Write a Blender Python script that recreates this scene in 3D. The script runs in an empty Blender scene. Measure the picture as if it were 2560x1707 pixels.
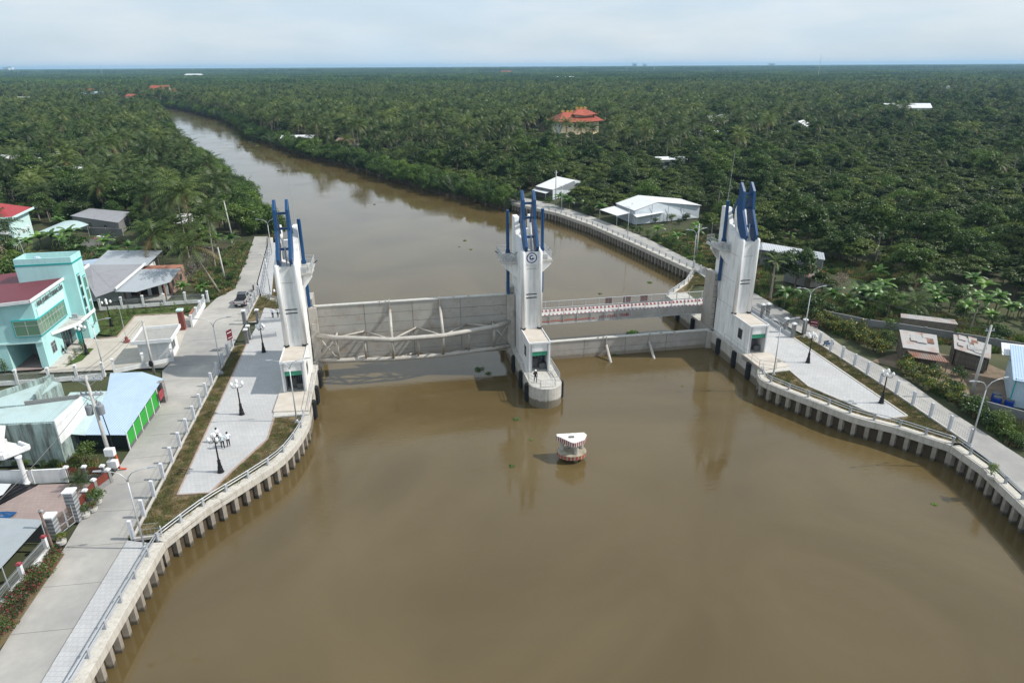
import bpy, bmesh, math, random
from mathutils import Vector, Matrix
from mathutils.geometry import delaunay_2d_cdt
R = math.radians
random.seed(11)
SC = bpy.context.scene
col = SC.collection

# ------------------------------------------------------------------ camera
FPX, CAMH, HZ, ROLL = 1690.0, 38.4, 165.0, -0.0055      # focal length (px of 2560), height, horizon row, horizon slope
PITCH = math.atan((853.5 - HZ) / FPX)
FWD = Vector((0, math.cos(PITCH), -math.sin(PITCH)))
_d0 = Vector((0, -math.sin(PITCH), -math.cos(PITCH))); _r0 = Vector((1, 0, 0))
_a = math.atan(ROLL); _c, _s = math.cos(_a), math.sin(_a)
CX = _c * _r0 - _s * _d0; CY = _s * _r0 + _c * _d0
CAM = Vector((0, 0, CAMH))
cam = bpy.data.cameras.new('camera'); camo = bpy.data.objects.new('camera', cam); col.objects.link(camo)
cam.sensor_width = 36; cam.lens = FPX / 2560 * 36; cam.clip_start = 0.5; cam.clip_end = 60000
camo.matrix_world = Matrix(((CX.x, -CY.x, -FWD.x, CAM.x), (CX.y, -CY.y, -FWD.y, CAM.y), (CX.z, -CY.z, -FWD.z, CAM.z), (0, 0, 0, 1)))
SC.camera = camo

# ------------------------------------------------------------------ sky and sun
HAZE = 9e-5
SUN_EL, SUN_AZ = 46.0, 92.0                       # azimuth measured from +Y towards +X
w = bpy.data.worlds.new('World'); SC.world = w; w.use_nodes = True
nt = w.node_tree; nt.nodes.clear()
def nn(t, **k):
    n = nt.nodes.new(t)
    for a, b in k.items(): setattr(n, a, b)
    return n
out = nn('ShaderNodeOutputWorld'); bg = nn('ShaderNodeBackground'); bg.inputs['Strength'].default_value = 0.10
sky = nn('ShaderNodeTexSky', sky_type='NISHITA'); sky.sun_disc = False
sky.sun_elevation = R(SUN_EL); sky.sun_rotation = R(SUN_AZ); sky.air_density = 1.0; sky.dust_density = 1.2; sky.ozone_density = 1.0
tc = nn('ShaderNodeTexCoord'); mp = nn('ShaderNodeMapping'); mp.inputs['Scale'].default_value = (1.2, 1.2, 4.5)
n1 = nn('ShaderNodeTexNoise'); n1.inputs['Scale'].default_value = 1.6; n1.inputs['Detail'].default_value = 9; n1.inputs['Roughness'].default_value = 0.58; n1.inputs['Distortion'].default_value = 0.35
rp = nn('ShaderNodeValToRGB'); rp.color_ramp.elements[0].position = 0.30; rp.color_ramp.elements[0].color = (0.72, 0.72, 0.72, 1); rp.color_ramp.elements[1].position = 0.62; rp.color_ramp.elements[1].color = (0.93, 0.93, 0.93, 1)
mp2 = nn('ShaderNodeMapping'); mp2.inputs['Scale'].default_value = (2.2, 2.2, 9.0); mp2.inputs['Location'].default_value = (3.1, 1.7, 0.4)
n2 = nn('ShaderNodeTexNoise'); n2.inputs['Scale'].default_value = 2.2; n2.inputs['Detail'].default_value = 7
rp2 = nn('ShaderNodeValToRGB'); rp2.color_ramp.elements[0].position = 0.38; rp2.color_ramp.elements[0].color = (6.7, 8.1, 9.3, 1); rp2.color_ramp.elements[1].position = 0.66; rp2.color_ramp.elements[1].color = (8.2, 9.0, 9.7, 1)
mx = nn('ShaderNodeMix', data_type='RGBA')
L = nt.links
L.new(tc.outputs['Generated'], mp.inputs[0]); L.new(mp.outputs[0], n1.inputs[0]); L.new(n1.outputs[0], rp.inputs[0])
L.new(tc.outputs['Generated'], mp2.inputs[0]); L.new(mp2.outputs[0], n2.inputs[0]); L.new(n2.outputs[0], rp2.inputs[0])
L.new(rp.outputs[0], mx.inputs[0]); L.new(sky.outputs[0], mx.inputs[6]); L.new(rp2.outputs[0], mx.inputs[7])
L.new(mx.outputs[2], bg.inputs[0]); L.new(bg.outputs[0], out.inputs[0])
sun = bpy.data.lights.new('sun', 'SUN'); suno = bpy.data.objects.new('sun', sun); col.objects.link(suno)
sun.energy = 4.5; sun.angle = R(0.8); sun.color = (1.0, 0.955, 0.88)
sd = Vector((math.sin(R(SUN_AZ)) * math.cos(R(SUN_EL)), math.cos(R(SUN_AZ)) * math.cos(R(SUN_EL)), math.sin(R(SUN_EL))))
suno.rotation_euler = sd.to_track_quat('Z', 'Y').to_euler(); suno.location = (60, 20, 90)
vs = SC.view_settings; vs.view_transform = 'Standard'; vs.look = 'None'; vs.exposure = 0.0; vs.gamma = 1.0; vs.use_curve_mapping = False
SC.render.engine = 'CYCLES'
SC.cycles.max_bounces = 6; SC.cycles.diffuse_bounces = 3; SC.cycles.glossy_bounces = 3; SC.cycles.transmission_bounces = 4; SC.cycles.transparent_max_bounces = 6; SC.cycles.volume_bounces = 1
SC.cycles.caustics_reflective = False; SC.cycles.caustics_refractive = False; SC.cycles.sample_clamp_indirect = 6

# ------------------------------------------------------------------ geometry helpers
TH = R(10.6); UX = Vector((math.cos(TH), math.sin(TH))); VX = Vector((-math.sin(TH), math.cos(TH))); O0 = Vector((1.556, 87.836))
def W(u, v): q = O0 + UX * u + VX * v; return (q.x, q.y)          # sluice frame -> world
def g(px, py, z=2.4):                                              # where a sight line through the photo meets the level z
    d = FWD + CX * ((px - 1280) / FPX) + CY * ((py - 853.5) / FPX)
    return CAM + d * ((z - CAMH) / d.z)
def fr(x0, y0, s): return lambda x, y, z=2.4: g(x0 + x / s, y0 + y / s, z)
ZA = fr(0, 460, 3.136); ZB = fr(0, 860, 3.136); ZC = fr(0, 1207, 3.136); ZD = fr(300, 460, 3.136); ZE = fr(350, 860, 3.136)
ZR1 = fr(1760, 780, 3.36); ZR2 = fr(2060, 760, 2.613); ZR3 = fr(1280, 380, 3.92); ZR4 = fr(1900, 500, 3.409); ZQ = fr(0, 0, 2352 / 2560)
def xy(p): return (p[0], p[1])

class MB:
    def __init__(s): s.v = []; s.f = []
    def add(s, vs, fs):
        n = len(s.v); s.v += [tuple(p) for p in vs]; s.f += [tuple(i + n for i in f) for f in fs]; return s
    def prism(s, pts, z0, z1):
        n = len(pts); a = sum(pts[i][0] * pts[(i + 1) % n][1] - pts[(i + 1) % n][0] * pts[i][1] for i in range(n))
        if a < 0: pts = pts[::-1]
        vs = [(p[0], p[1], z0) for p in pts] + [(p[0], p[1], z1) for p in pts]
        return s.add(vs, [tuple(range(n))[::-1], tuple(range(n, 2 * n))] + [(i, (i + 1) % n, n + (i + 1) % n, n + i) for i in range(n)])
    def box(s, x0, x1, y0, y1, z0, z1):
        return s.prism([(min(x0, x1), min(y0, y1)), (max(x0, x1), min(y0, y1)), (max(x0, x1), max(y0, y1)), (min(x0, x1), max(y0, y1))], min(z0, z1), max(z0, z1))
    def obox(s, c, sx, sy, sz, rz=0.0):                       # centre of the base
        co, si = math.cos(rz), math.sin(rz)
        return s.prism([(c[0] + co * a * sx / 2 - si * b * sy / 2, c[1] + si * a * sx / 2 + co * b * sy / 2) for a, b in ((-1, -1), (1, -1), (1, 1), (-1, 1))], c[2], c[2] + sz)
    def beam(s, p, q, w, h):                                   # rectangular bar between two points
        p = Vector(p); q = Vector(q); d = (q - p).normalized()
        r = d.cross(Vector((0, 0, 1)))
        r = Vector((1, 0, 0)) if r.length < 1e-4 else r.normalized()
        t = r.cross(d) ; vs = []
        for e in (p, q):
            for a, b in ((-1, -1), (1, -1), (1, 1), (-1, 1)): vs.append(e + r * (a * w / 2) + t * (b * h / 2))
        return s.add(vs, [(0, 1, 2, 3)[::-1], (4, 5, 6, 7)] + [(i, (i + 1) % 4, 4 + (i + 1) % 4, 4 + i) for i in range(4)][::1])
    def path(s, pts, r, n=6, cap=True):
        pts = [Vector(p) for p in pts]; rs = r if isinstance(r, (list, tuple)) else [r] * len(pts)
        base = len(s.v); ref = None
        for i, p in enumerate(pts):
            d = (pts[min(i + 1, len(pts) - 1)] - pts[max(i - 1, 0)]).normalized()
            if ref is None: ref = Vector((0, 0, 1)) if abs(d.z) < 0.9 else Vector((1, 0, 0))
            a = (ref - d * ref.dot(d)).normalized(); ref = a; b = d.cross(a)
            for k in range(n):
                t = 2 * math.pi * k / n; q = p + (a * math.cos(t) + b * math.sin(t)) * rs[i]; s.v.append(tuple(q))
        for i in range(len(pts) - 1):
            for k in range(n):
                s.f.append((base + i * n + k, base + i * n + (k + 1) % n, base + (i + 1) * n + (k + 1) % n, base + (i + 1) * n + k))
        if cap:
            s.f.append(tuple(base + k for k in range(n))[::-1]); s.f.append(tuple(base + (len(pts) - 1) * n + k for k in range(n)))
        return s
    def lathe(s, prof, n=16, c=(0, 0, 0)):
        base = len(s.v)
        for r, z in prof:
            for k in range(n):
                t = 2 * math.pi * k / n; s.v.append((c[0] + r * math.cos(t), c[1] + r * math.sin(t), c[2] + z))
        for i in range(len(prof) - 1):
            for k in range(n): s.f.append((base + i * n + k, base + i * n + (k + 1) % n, base + (i + 1) * n + (k + 1) % n, base + (i + 1) * n + k))
        s.f.append(tuple(base + k for k in range(n))[::-1]); s.f.append(tuple(base + (len(prof) - 1) * n + k for k in range(n)))
        return s
    def side(s, prof, x0, x1):                                  # (y,z) outline extruded along x
        n = len(prof); a = sum(prof[i][0] * prof[(i + 1) % n][1] - prof[(i + 1) % n][0] * prof[i][1] for i in range(n))
        if a < 0: prof = prof[::-1]
        vs = [(x0, p[0], p[1]) for p in prof] + [(x1, p[0], p[1]) for p in prof]
        return s.add(vs, [tuple(range(n))[::-1], tuple(range(n, 2 * n))] + [(i, (i + 1) % n, n + (i + 1) % n, n + i) for i in range(n)])
    def front(s, prof, y0, y1):                                 # (x,z) outline extruded along y
        n = len(prof); a = sum(prof[i][0] * prof[(i + 1) % n][1] - prof[(i + 1) % n][0] * prof[i][1] for i in range(n))
        if a < 0: prof = prof[::-1]
        vs = [(p[0], y1, p[1]) for p in prof] + [(p[0], y0, p[1]) for p in prof]
        return s.add(vs, [tuple(range(n))[::-1], tuple(range(n, 2 * n))] + [(i, (i + 1) % n, n + (i + 1) % n, n + i) for i in range(n)])
    def slab(s, pts, t):                                        # a tilted sheet of thickness t (downwards)
        n = len(pts); vs = [tuple(p) for p in pts] + [(p[0], p[1], p[2] - t) for p in pts]
        return s.add(vs, [tuple(range(n)), tuple(range(n, 2 * n))[::-1]] + [((i + 1) % n, i, n + i, n + (i + 1) % n) for i in range(n)])
    def sheet(s, pts): n = len(pts); return s.add(pts, [tuple(range(n))])
    def mesh(s, name, mat=None, smooth=False):
        me = bpy.data.meshes.new(name); me.from_pydata(s.v, [], s.f)
        if mat: me.materials.append(mat)
        if smooth: me.polygons.foreach_set('use_smooth', [True] * len(me.polygons))
        me.update(); return me
    def build(s, name, mat, parent=None, smooth=False, bevel=0.0, loc=None, rz=None, kind=None):
        return put(name, s.mesh(name, mat, smooth), parent, bevel, loc, rz, kind)
def put(name, me, parent=None, bevel=0.0, loc=None, rz=None, kind=None):
    o = bpy.data.objects.new(name, me); col.objects.link(o)
    if parent: o.parent = parent
    if loc is not None: o.location = loc
    if rz is not None: o.rotation_euler[2] = rz
    if bevel:
        m = o.modifiers.new('bevel', 'BEVEL'); m.width = bevel; m.segments = 2; m.limit_method = 'ANGLE'; m.angle_limit = R(40)
    if kind: o['kind'] = kind
    return o
def tag(o, label, cat, group=None, kind=None):
    o['label'] = label; o['category'] = cat
    if group: o['group'] = group
    if kind: o['kind'] = kind
    return o
def thing(name, label, cat, loc=(0, 0, 0), rz=0.0, group=None):
    o = bpy.data.objects.new(name, None); col.objects.link(o); o.empty_display_size = 0.3
    o.location = loc; o.rotation_euler[2] = rz
    return tag(o, label, cat, group)
def struct(o): o['kind'] = 'structure'; return o
def dup(o, loc=None, rz=None, label=None, parent=None, scale=None):
    c = o.copy(); col.objects.link(c); c.parent = parent
    if loc is not None: c.location = loc
    if rz is not None: c.rotation_euler[2] = rz
    if scale is not None: c.scale = (scale,) * 3 if not isinstance(scale, tuple) else scale
    if label: c['label'] = label
    for ch in o.children: dup(ch, parent=c)
    return c

# ------------------------------------------------------------------ materials
def mat(name, colr, rough=0.75, var=0.14, sc=1.2, bump=0.0, bsc=25.0, metal=0.0, spec=0.3, dirt=None, amt=0.5, dsc=0.5, streak=False, rnd=0.0, tide=None, wear=0.55):
    m = bpy.data.materials.new(name); m.use_nodes = True; t = m.node_tree; ns = t.nodes; lk = t.links
    b = ns['Principled BSDF']; b.inputs['Roughness'].default_value = rough; b.inputs['Metallic'].default_value = metal
    b.inputs['Specular IOR Level'].default_value = spec
    c = ns.new('ShaderNodeTexCoord')
    n = ns.new('ShaderNodeTexNoise'); n.inputs['Scale'].default_value = sc; n.inputs['Detail'].default_value = 7; n.inputs['Roughness'].default_value = 0.62
    lk.new(c.outputs['Object'], n.inputs[0])
    r = ns.new('ShaderNodeMapRange'); r.inputs[1].default_value = 0.3; r.inputs[2].default_value = 0.7; r.inputs[3].default_value = 1 - var; r.inputs[4].default_value = 1 + var
    lk.new(n.outputs[0], r.inputs[0])
    mm = ns.new('ShaderNodeMix'); mm.data_type = 'RGBA'; mm.blend_type = 'MULTIPLY'; mm.inputs[0].default_value = 1
    mm.inputs[6].default_value = (*colr, 1); lk.new(r.outputs[0], mm.inputs[7]); cur = mm.outputs[2]
    if rnd:
        oi = ns.new('ShaderNodeObjectInfo'); rr = ns.new('ShaderNodeMapRange'); rr.inputs[3].default_value = 1 - rnd; rr.inputs[4].default_value = 1 + rnd
        lk.new(oi.outputs['Random'], rr.inputs[0]); m2 = ns.new('ShaderNodeMix'); m2.data_type = 'RGBA'; m2.blend_type = 'MULTIPLY'; m2.inputs[0].default_value = 1
        lk.new(cur, m2.inputs[6]); lk.new(rr.outputs[0], m2.inputs[7]); cur = m2.outputs[2]
    if dirt:
        pm = ns.new('ShaderNodeMapping'); pm.inputs['Scale'].default_value = (3, 3, 0.35) if streak else (1, 1, 1); lk.new(c.outputs['Object'], pm.inputs[0])
        n2 = ns.new('ShaderNodeTexNoise'); n2.inputs['Scale'].default_value = dsc; n2.inputs['Detail'].default_value = 8; n2.inputs['Roughness'].default_value = 0.65; lk.new(pm.outputs[0], n2.inputs[0])
        r2 = ns.new('ShaderNodeMapRange'); r2.inputs[1].default_value = wear - 0.08; r2.inputs[2].default_value = wear + 0.15; r2.inputs[4].default_value = amt; lk.new(n2.outputs[0], r2.inputs[0])
        m3 = ns.new('ShaderNodeMix'); m3.data_type = 'RGBA'; lk.new(r2.outputs[0], m3.inputs[0]); lk.new(cur, m3.inputs[6]); m3.inputs[7].default_value = (*dirt, 1); cur = m3.outputs[2]
    if tide:                                                    # (level, colour): algae and silt left by the tide up to a level
        ge = ns.new('ShaderNodeNewGeometry'); sx = ns.new('ShaderNodeSeparateXYZ'); lk.new(ge.outputs['Position'], sx.inputs[0])
        n3 = ns.new('ShaderNodeTexNoise'); n3.inputs['Scale'].default_value = 1.6; n3.inputs['Detail'].default_value = 6; lk.new(ge.outputs['Position'], n3.inputs[0])
        ad = ns.new('ShaderNodeMath'); ad.operation = 'MULTIPLY_ADD'; lk.new(n3.outputs[0], ad.inputs[0]); ad.inputs[1].default_value = 0.7; lk.new(sx.outputs[2], ad.inputs[2])
        r3 = ns.new('ShaderNodeMapRange'); r3.inputs[1].default_value = tide[0] + 0.45; r3.inputs[2].default_value = tide[0] + 0.22; r3.inputs[4].default_value = 0.85; lk.new(ad.outputs[0], r3.inputs[0])
        m4 = ns.new('ShaderNodeMix'); m4.data_type = 'RGBA'; lk.new(r3.outputs[0], m4.inputs[0]); lk.new(cur, m4.inputs[6]); m4.inputs[7].default_value = (*tide[1], 1); cur = m4.outputs[2]
    lk.new(cur, b.inputs['Base Color'])
    if bump:
        n4 = ns.new('ShaderNodeTexNoise'); n4.inputs['Scale'].default_value = bsc; n4.inputs['Detail'].default_value = 4; lk.new(c.outputs['Object'], n4.inputs[0])
        bp = ns.new('ShaderNodeBump'); bp.inputs['Strength'].default_value = bump; bp.inputs['Distance'].default_value = 0.05; lk.new(n4.outputs[0], bp.inputs['Height']); lk.new(bp.outputs[0], b.inputs['Normal'])
    return m
def tilemat(name, c1, c2, mortar, w=0.4, h=0.4, ms=0.02, rough=0.8, off=0.5, bump=0.25, dirt=None, amt=0.5, vertical=None, corr=False):
    m = mat(name, c1, rough=rough, var=0.10, sc=0.5, dirt=dirt, amt=amt, dsc=0.25)
    t = m.node_tree; ns = t.nodes; lk = t.links; b = ns['Principled BSDF']
    src = b.inputs['Base Color'].links[0].from_socket
    c = ns.new('ShaderNodeTexCoord'); mp = ns.new('ShaderNodeMapping'); lk.new(c.outputs['Object'], mp.inputs[0])
    if vertical == 'x': mp.inputs['Rotation'].default_value = (R(90), 0, 0)
    if vertical == 'y': mp.inputs['Rotation'].default_value = (R(90), 0, R(90))
    br = ns.new('ShaderNodeTexBrick'); br.offset = off; br.inputs['Scale'].default_value = 1.0; br.inputs['Brick Width'].default_value = w; br.inputs['Row Height'].default_value = h; br.inputs['Mortar Size'].default_value = ms; br.inputs['Mortar Smooth'].default_value = 0.3
    br.inputs['Color1'].default_value = (1, 1, 1, 1); k = [c2[i] / max(c1[i], 1e-3) for i in range(3)]; br.inputs['Color2'].default_value = (*k, 1)
    br.inputs['Mortar'].default_value = (*[mortar[i] / max(c1[i], 1e-3) for i in range(3)], 1)
    lk.new(mp.outputs[0], br.inputs[0])
    mm = ns.new('ShaderNodeMix'); mm.data_type = 'RGBA'; mm.blend_type = 'MULTIPLY'; mm.inputs[0].default_value = 1
    lk.new(src, mm.inputs[6]); lk.new(br.outputs[0], mm.inputs[7]); lk.new(mm.outputs[2], b.inputs['Base Color'])
    bp = ns.new('ShaderNodeBump'); bp.inputs['Strength'].default_value = bump; bp.inputs['Distance'].default_value = 0.01; bp.invert = True; lk.new(br.outputs['Fac'], bp.inputs['Height']); lk.new(bp.outputs[0], b.inputs['Normal'])
    return m
def tinmat(name, colr, axis=0, pitch=0.25, rough=0.45, dirt=None, amt=0.5, metal=0.0, wear=0.55, var=0.08):
    m = mat(name, colr, rough=rough, var=var, sc=0.6, dirt=dirt, amt=amt, dsc=0.6, metal=metal, spec=0.35, wear=wear)
    t = m.node_tree; ns = t.nodes; lk = t.links; b = ns['Principled BSDF']
    c = ns.new('ShaderNodeTexCoord'); sx = ns.new('ShaderNodeSeparateXYZ'); lk.new(c.outputs['Object'], sx.inputs[0])
    mu = ns.new('ShaderNodeMath'); mu.operation = 'MULTIPLY'; mu.inputs[1].default_value = 2 * math.pi / pitch; lk.new(sx.outputs[axis], mu.inputs[0])
    si = ns.new('ShaderNodeMath'); si.operation = 'SINE'; lk.new(mu.outputs[0], si.inputs[0])
    bp = ns.new('ShaderNodeBump'); bp.inputs['Strength'].default_value = 0.6; bp.inputs['Distance'].default_value = 0.02; lk.new(si.outputs[0], bp.inputs['Height']); lk.new(bp.outputs[0], b.inputs['Normal'])
    return m
def glassmat(name, colr):
    m = bpy.data.materials.new(name); m.use_nodes = True; b = m.node_tree.nodes['Principled BSDF']
    b.inputs['Base Color'].default_value = (*colr, 1); b.inputs['Roughness'].default_value = 0.06; b.inputs['Specular IOR Level'].default_value = 0.7
    return m
M = {}
M['conc'] = mat('concrete_pale', (0.50, 0.49, 0.46), var=0.10, dirt=(0.25, 0.235, 0.21), amt=0.42, dsc=0.9, streak=True, bump=0.06)
M['wall_white'] = mat('painted_concrete', (0.83, 0.83, 0.82), rough=0.62, var=0.05, sc=0.8, dirt=(0.46, 0.45, 0.43), amt=0.65, dsc=0.6, streak=True, wear=0.54)
M['pier'] = mat('pier_concrete', (0.50, 0.48, 0.44), var=0.12, dirt=(0.22, 0.20, 0.17), amt=0.55, dsc=0.8, streak=True, bump=0.1, tide=(1.0, (0.13, 0.105, 0.07)))
M['pile'] = mat('pile_concrete', (0.32, 0.285, 0.24), var=0.2, sc=2.0, dirt=(0.10, 0.085, 0.06), amt=0.7, dsc=1.0, bump=0.15, rnd=0.12, tide=(0.35, (0.055, 0.047, 0.032)))
M['cap'] = mat('cap_beam', (0.52, 0.49, 0.44), var=0.12, sc=0.8, dirt=(0.27, 0.235, 0.185), amt=0.55, dsc=1.1, streak=True, bump=0.08)
M['gate'] = mat('gate_steel', (0.385, 0.365, 0.33), rough=0.6, var=0.10, sc=0.6, metal=0.0, dirt=(0.29, 0.18, 0.10), amt=0.6, dsc=0.9, rnd=0.05, wear=0.60)
M['gate2'] = mat('gate_steel_wet', (0.40, 0.375, 0.345), rough=0.6, var=0.12, sc=0.6, dirt=(0.25, 0.2, 0.15), amt=0.4, dsc=0.7, rnd=0.05, tide=(0.55, (0.24, 0.20, 0.15)))
M['tube'] = mat('tube_steel', (0.44, 0.415, 0.375), rough=0.5, var=0.12, sc=1.0, dirt=(0.25, 0.165, 0.10), amt=0.5, dsc=1.2, wear=0.60)
M['blue'] = mat('blue_paint', (0.003, 0.055, 0.165), rough=0.42, var=0.12, sc=1.5, spec=0.5)
M['green_door'] = mat('green_shutter', (0.05, 0.30, 0.18), rough=0.5, var=0.06)
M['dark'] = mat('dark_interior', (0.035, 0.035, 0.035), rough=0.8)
M['machine'] = mat('machine_grey', (0.12, 0.12, 0.12), rough=0.5)
M['rubber'] = mat('rubber_fender', (0.018, 0.02, 0.022), rough=0.7, bump=0.1)
M['galv'] = mat('galvanised', (0.50, 0.52, 0.54), rough=0.42, var=0.08, metal=0.35)
M['white_paint'] = mat('white_paint', (0.74, 0.75, 0.76), rough=0.5, var=0.06, dirt=(0.45, 0.43, 0.4), amt=0.3, dsc=1.5, streak=True)
M['grey_paint'] = mat('grey_paint', (0.36, 0.38, 0.41), rough=0.5, var=0.06)
M['black'] = mat('black_iron', (0.012, 0.012, 0.013), rough=0.4)
M['globe'] = mat('white_globe', (0.82, 0.82, 0.82), rough=0.25, var=0.03)
M['red'] = mat('red_paint', (0.30, 0.03, 0.045), rough=0.6, var=0.15, dirt=(0.4, 0.3, 0.28), amt=0.4, dsc=2.0)
M['orange_tape'] = mat('orange_tape', (0.55, 0.10, 0.05), rough=0.7, var=0.2)
M['sign_red'] = mat('sign_red', (0.13, 0.018, 0.025), rough=0.6, var=0.15)
M['cap_white'] = mat('worn_white', (0.70, 0.69, 0.67), rough=0.6, var=0.12, sc=2.0, dirt=(0.36, 0.32, 0.27), amt=0.6, dsc=1.4)
M['navy'] = mat('navy_print', (0.012, 0.03, 0.17), rough=0.5, var=0.03)
M['panelw'] = mat('white_panel', (0.78, 0.79, 0.80), rough=0.5, var=0.03)
M['road'] = mat('road_concrete', (0.40, 0.38, 0.35), rough=0.85, var=0.12, sc=0.3, wear=0.47, dirt=(0.245, 0.24, 0.235), amt=0.85, dsc=0.10, bump=0.15, bsc=12)
M['kerb'] = mat('kerb_stone', (0.50, 0.475, 0.44), rough=0.85, var=0.12, dirt=(0.30, 0.26, 0.22), amt=0.5, dsc=1.0)
M['curb_red'] = mat('granite_kerb', (0.33, 0.25, 0.21), rough=0.8, var=0.2, sc=3)
M['plaza'] = tilemat('plaza_tiles', (0.46, 0.455, 0.455), (0.42, 0.42, 0.42), (0.31, 0.31, 0.31), 0.4, 0.4, 0.018, dirt=(0.34, 0.32, 0.30), amt=0.45)
M['tile_path'] = tilemat('path_tiles', (0.44, 0.44, 0.445), (0.41, 0.41, 0.415), (0.31, 0.31, 0.315), 0.4, 0.4, 0.016, dirt=(0.37, 0.35, 0.32), amt=0.35)
M['yard'] = mat('yard_concrete', (0.47, 0.43, 0.375), rough=0.85, var=0.10, sc=0.4, dirt=(0.36, 0.32, 0.27), amt=0.5, dsc=0.3, bump=0.1)
M['plinth'] = mat('plinth_concrete', (0.52, 0.47, 0.41), rough=0.85, var=0.1, sc=0.8, dirt=(0.40, 0.33, 0.26), amt=0.5, dsc=0.7)
M['soil'] = mat('verge_soil', (0.15, 0.115, 0.06), rough=0.95, var=0.3, sc=1.5, dirt=(0.24, 0.19, 0.13), amt=0.7, dsc=0.8, bump=0.5, bsc=6)
M['mud'] = mat('mud_bank', (0.085, 0.065, 0.042), rough=0.9, var=0.25, bump=0.4, bsc=4)
M['ground'] = mat('ground_earth', (0.055, 0.062, 0.028), rough=0.95, var=0.35, sc=0.12, dirt=(0.13, 0.105, 0.065), amt=0.6, dsc=0.05, bump=0.4, bsc=3, wear=0.60)

# ------------------------------------------------------------------ ground, river, roads
LB = [(-27.2, -80), (-27.2, 31.5), (-28.6, 45.2), (-27.0, 49.6), (-24.7, 53.8), (-22.8, 57.8), (-22.2, 61.8), (-22.25, 65.6), W(-27.7, -16), W(-27.7, 16), (-41.6, 109.4), (-49.6, 137), (-54.5, 152), (-58, 158),
      (-66, 172), (-82, 205), (-109, 254), (-129, 290), (-163, 336), (-202, 414), (-258, 527), (-335, 645), (-440, 712), (-620, 742)]
RB = [(34, -80), (40.5, 20), (44.5, 47), (45.1, 55.4), (44.6, 59.6), (42.9, 61.3), (40.8, 63.4), (37.5, 65.8), (34.9, 69.2), (32.2, 72.7), (30.6, 75.6), W(27.7, -14.4), W(27.7, 16), (31.0, 116.4), (34.0, 123.5), (26.6, 144.3), (19.5, 162.8), (12, 177.7), (3.9, 187.8),
      (0, 193), (-9, 208), (-23, 223), (-42, 251), (-65, 287), (-92, 321), (-124, 373), (-148, 404), (-175, 468), (-222, 556), (-280, 643), (-338, 728), (-450, 775), (-620, 800)]
def inpoly(x, y, P):
    c = False; j = len(P) - 1
    for i in range(len(P)):
        if (P[i][1] > y) != (P[j][1] > y) and x < (P[j][0] - P[i][0]) * (y - P[i][1]) / (P[j][1] - P[i][1]) + P[i][0]: c = not c
        j = i
    return c
RIVER = LB + RB[::-1]
def ngon(name, pts, z, m, holes=None):
    r_ = delaunay_2d_cdt([Vector((p[0], p[1])) for p in pts], [], [list(range(len(pts)))], 1, 1e-4)
    me = bpy.data.meshes.new(name); me.from_pydata([(p.x, p.y, z) for p in r_[0]], [], [tuple(f) for f in r_[2]]); me.materials.append(m); me.update(); return put(name, me)
FAR = 15000
GZ = 2.15
struct(ngon('ground', [(-FAR, -80)] + LB + RB[::-1] + [(FAR, -80), (FAR, FAR * 1.15), (-FAR, FAR * 1.15)], GZ, M['ground']))
b = MB()
for pts in (LB, RB):
    for i in range(len(pts) - 1):
        s = -1 if pts is LB else 1
        p, q = pts[i], pts[i + 1]; d = Vector((q[0] - p[0], q[1] - p[1])).normalized(); n = Vector((d.y, -d.x)) * (1 if pts is LB else -1)
        natural = p[1] > (150 if pts is LB else 190); o = 2.2
        if not natural: continue
        b.add([(p[0], p[1], GZ), (q[0], q[1], GZ), (q[0] + n.x * o, q[1] + n.y * o, -1.5), (p[0] + n.x * o, p[1] + n.y * o, -1.5)], [(0, 1, 2, 3)])
struct(b.build('river_bank', M['mud']))
# water: silty, opaque, lightly rippled
wm = bpy.data.materials.new('river_water'); wm.use_nodes = True; t = wm.node_tree; ns = t.nodes; lk = t.links; bs = ns['Principled BSDF']
c = ns.new('ShaderNodeTexCoord')
nA = ns.new('ShaderNodeTexNoise'); nA.inputs['Scale'].default_value = 0.035; nA.inputs['Detail'].default_value = 5; nA.inputs['Distortion'].default_value = 1.6; lk.new(c.outputs['Object'], nA.inputs[0])
cr = ns.new('ShaderNodeValToRGB'); cr.color_ramp.elements[0].position = 0.34; cr.color_ramp.elements[0].color = (0.086, 0.060, 0.023, 1); cr.color_ramp.elements[1].position = 0.68; cr.color_ramp.elements[1].color = (0.122, 0.089, 0.039, 1)
lk.new(nA.outputs[0], cr.inputs[0]); lk.new(cr.outputs[0], bs.inputs['Base Color'])
bs.inputs['Roughness'].default_value = 0.07; bs.inputs['IOR'].default_value = 1.5; bs.inputs['Specular IOR Level'].default_value = 0.5
mpw = ns.new('ShaderNodeMapping'); mpw.inputs['Scale'].default_value = (0.7, 1.5, 1); mpw.inputs['Rotation'].default_value = (0, 0, R(14)); lk.new(c.outputs['Object'], mpw.inputs[0])
nB = ns.new('ShaderNodeTexNoise'); nB.inputs['Scale'].default_value = 1.9; nB.inputs['Detail'].default_value = 7; nB.inputs['Distortion'].default_value = 0.5; lk.new(mpw.outputs[0], nB.inputs[0])
nC = ns.new('ShaderNodeTexNoise'); nC.inputs['Scale'].default_value = 0.05; nC.inputs['Detail'].default_value = 4; nC.inputs['Distortion'].default_value = 2.0; lk.new(c.outputs['Object'], nC.inputs[0])
rC = ns.new('ShaderNodeMapRange'); rC.inputs[1].default_value = 0.38; rC.inputs[2].default_value = 0.68; rC.inputs[3].default_value = 0.06; rC.inputs[4].default_value = 0.55; lk.new(nC.outputs[0], rC.inputs[0])
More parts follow.
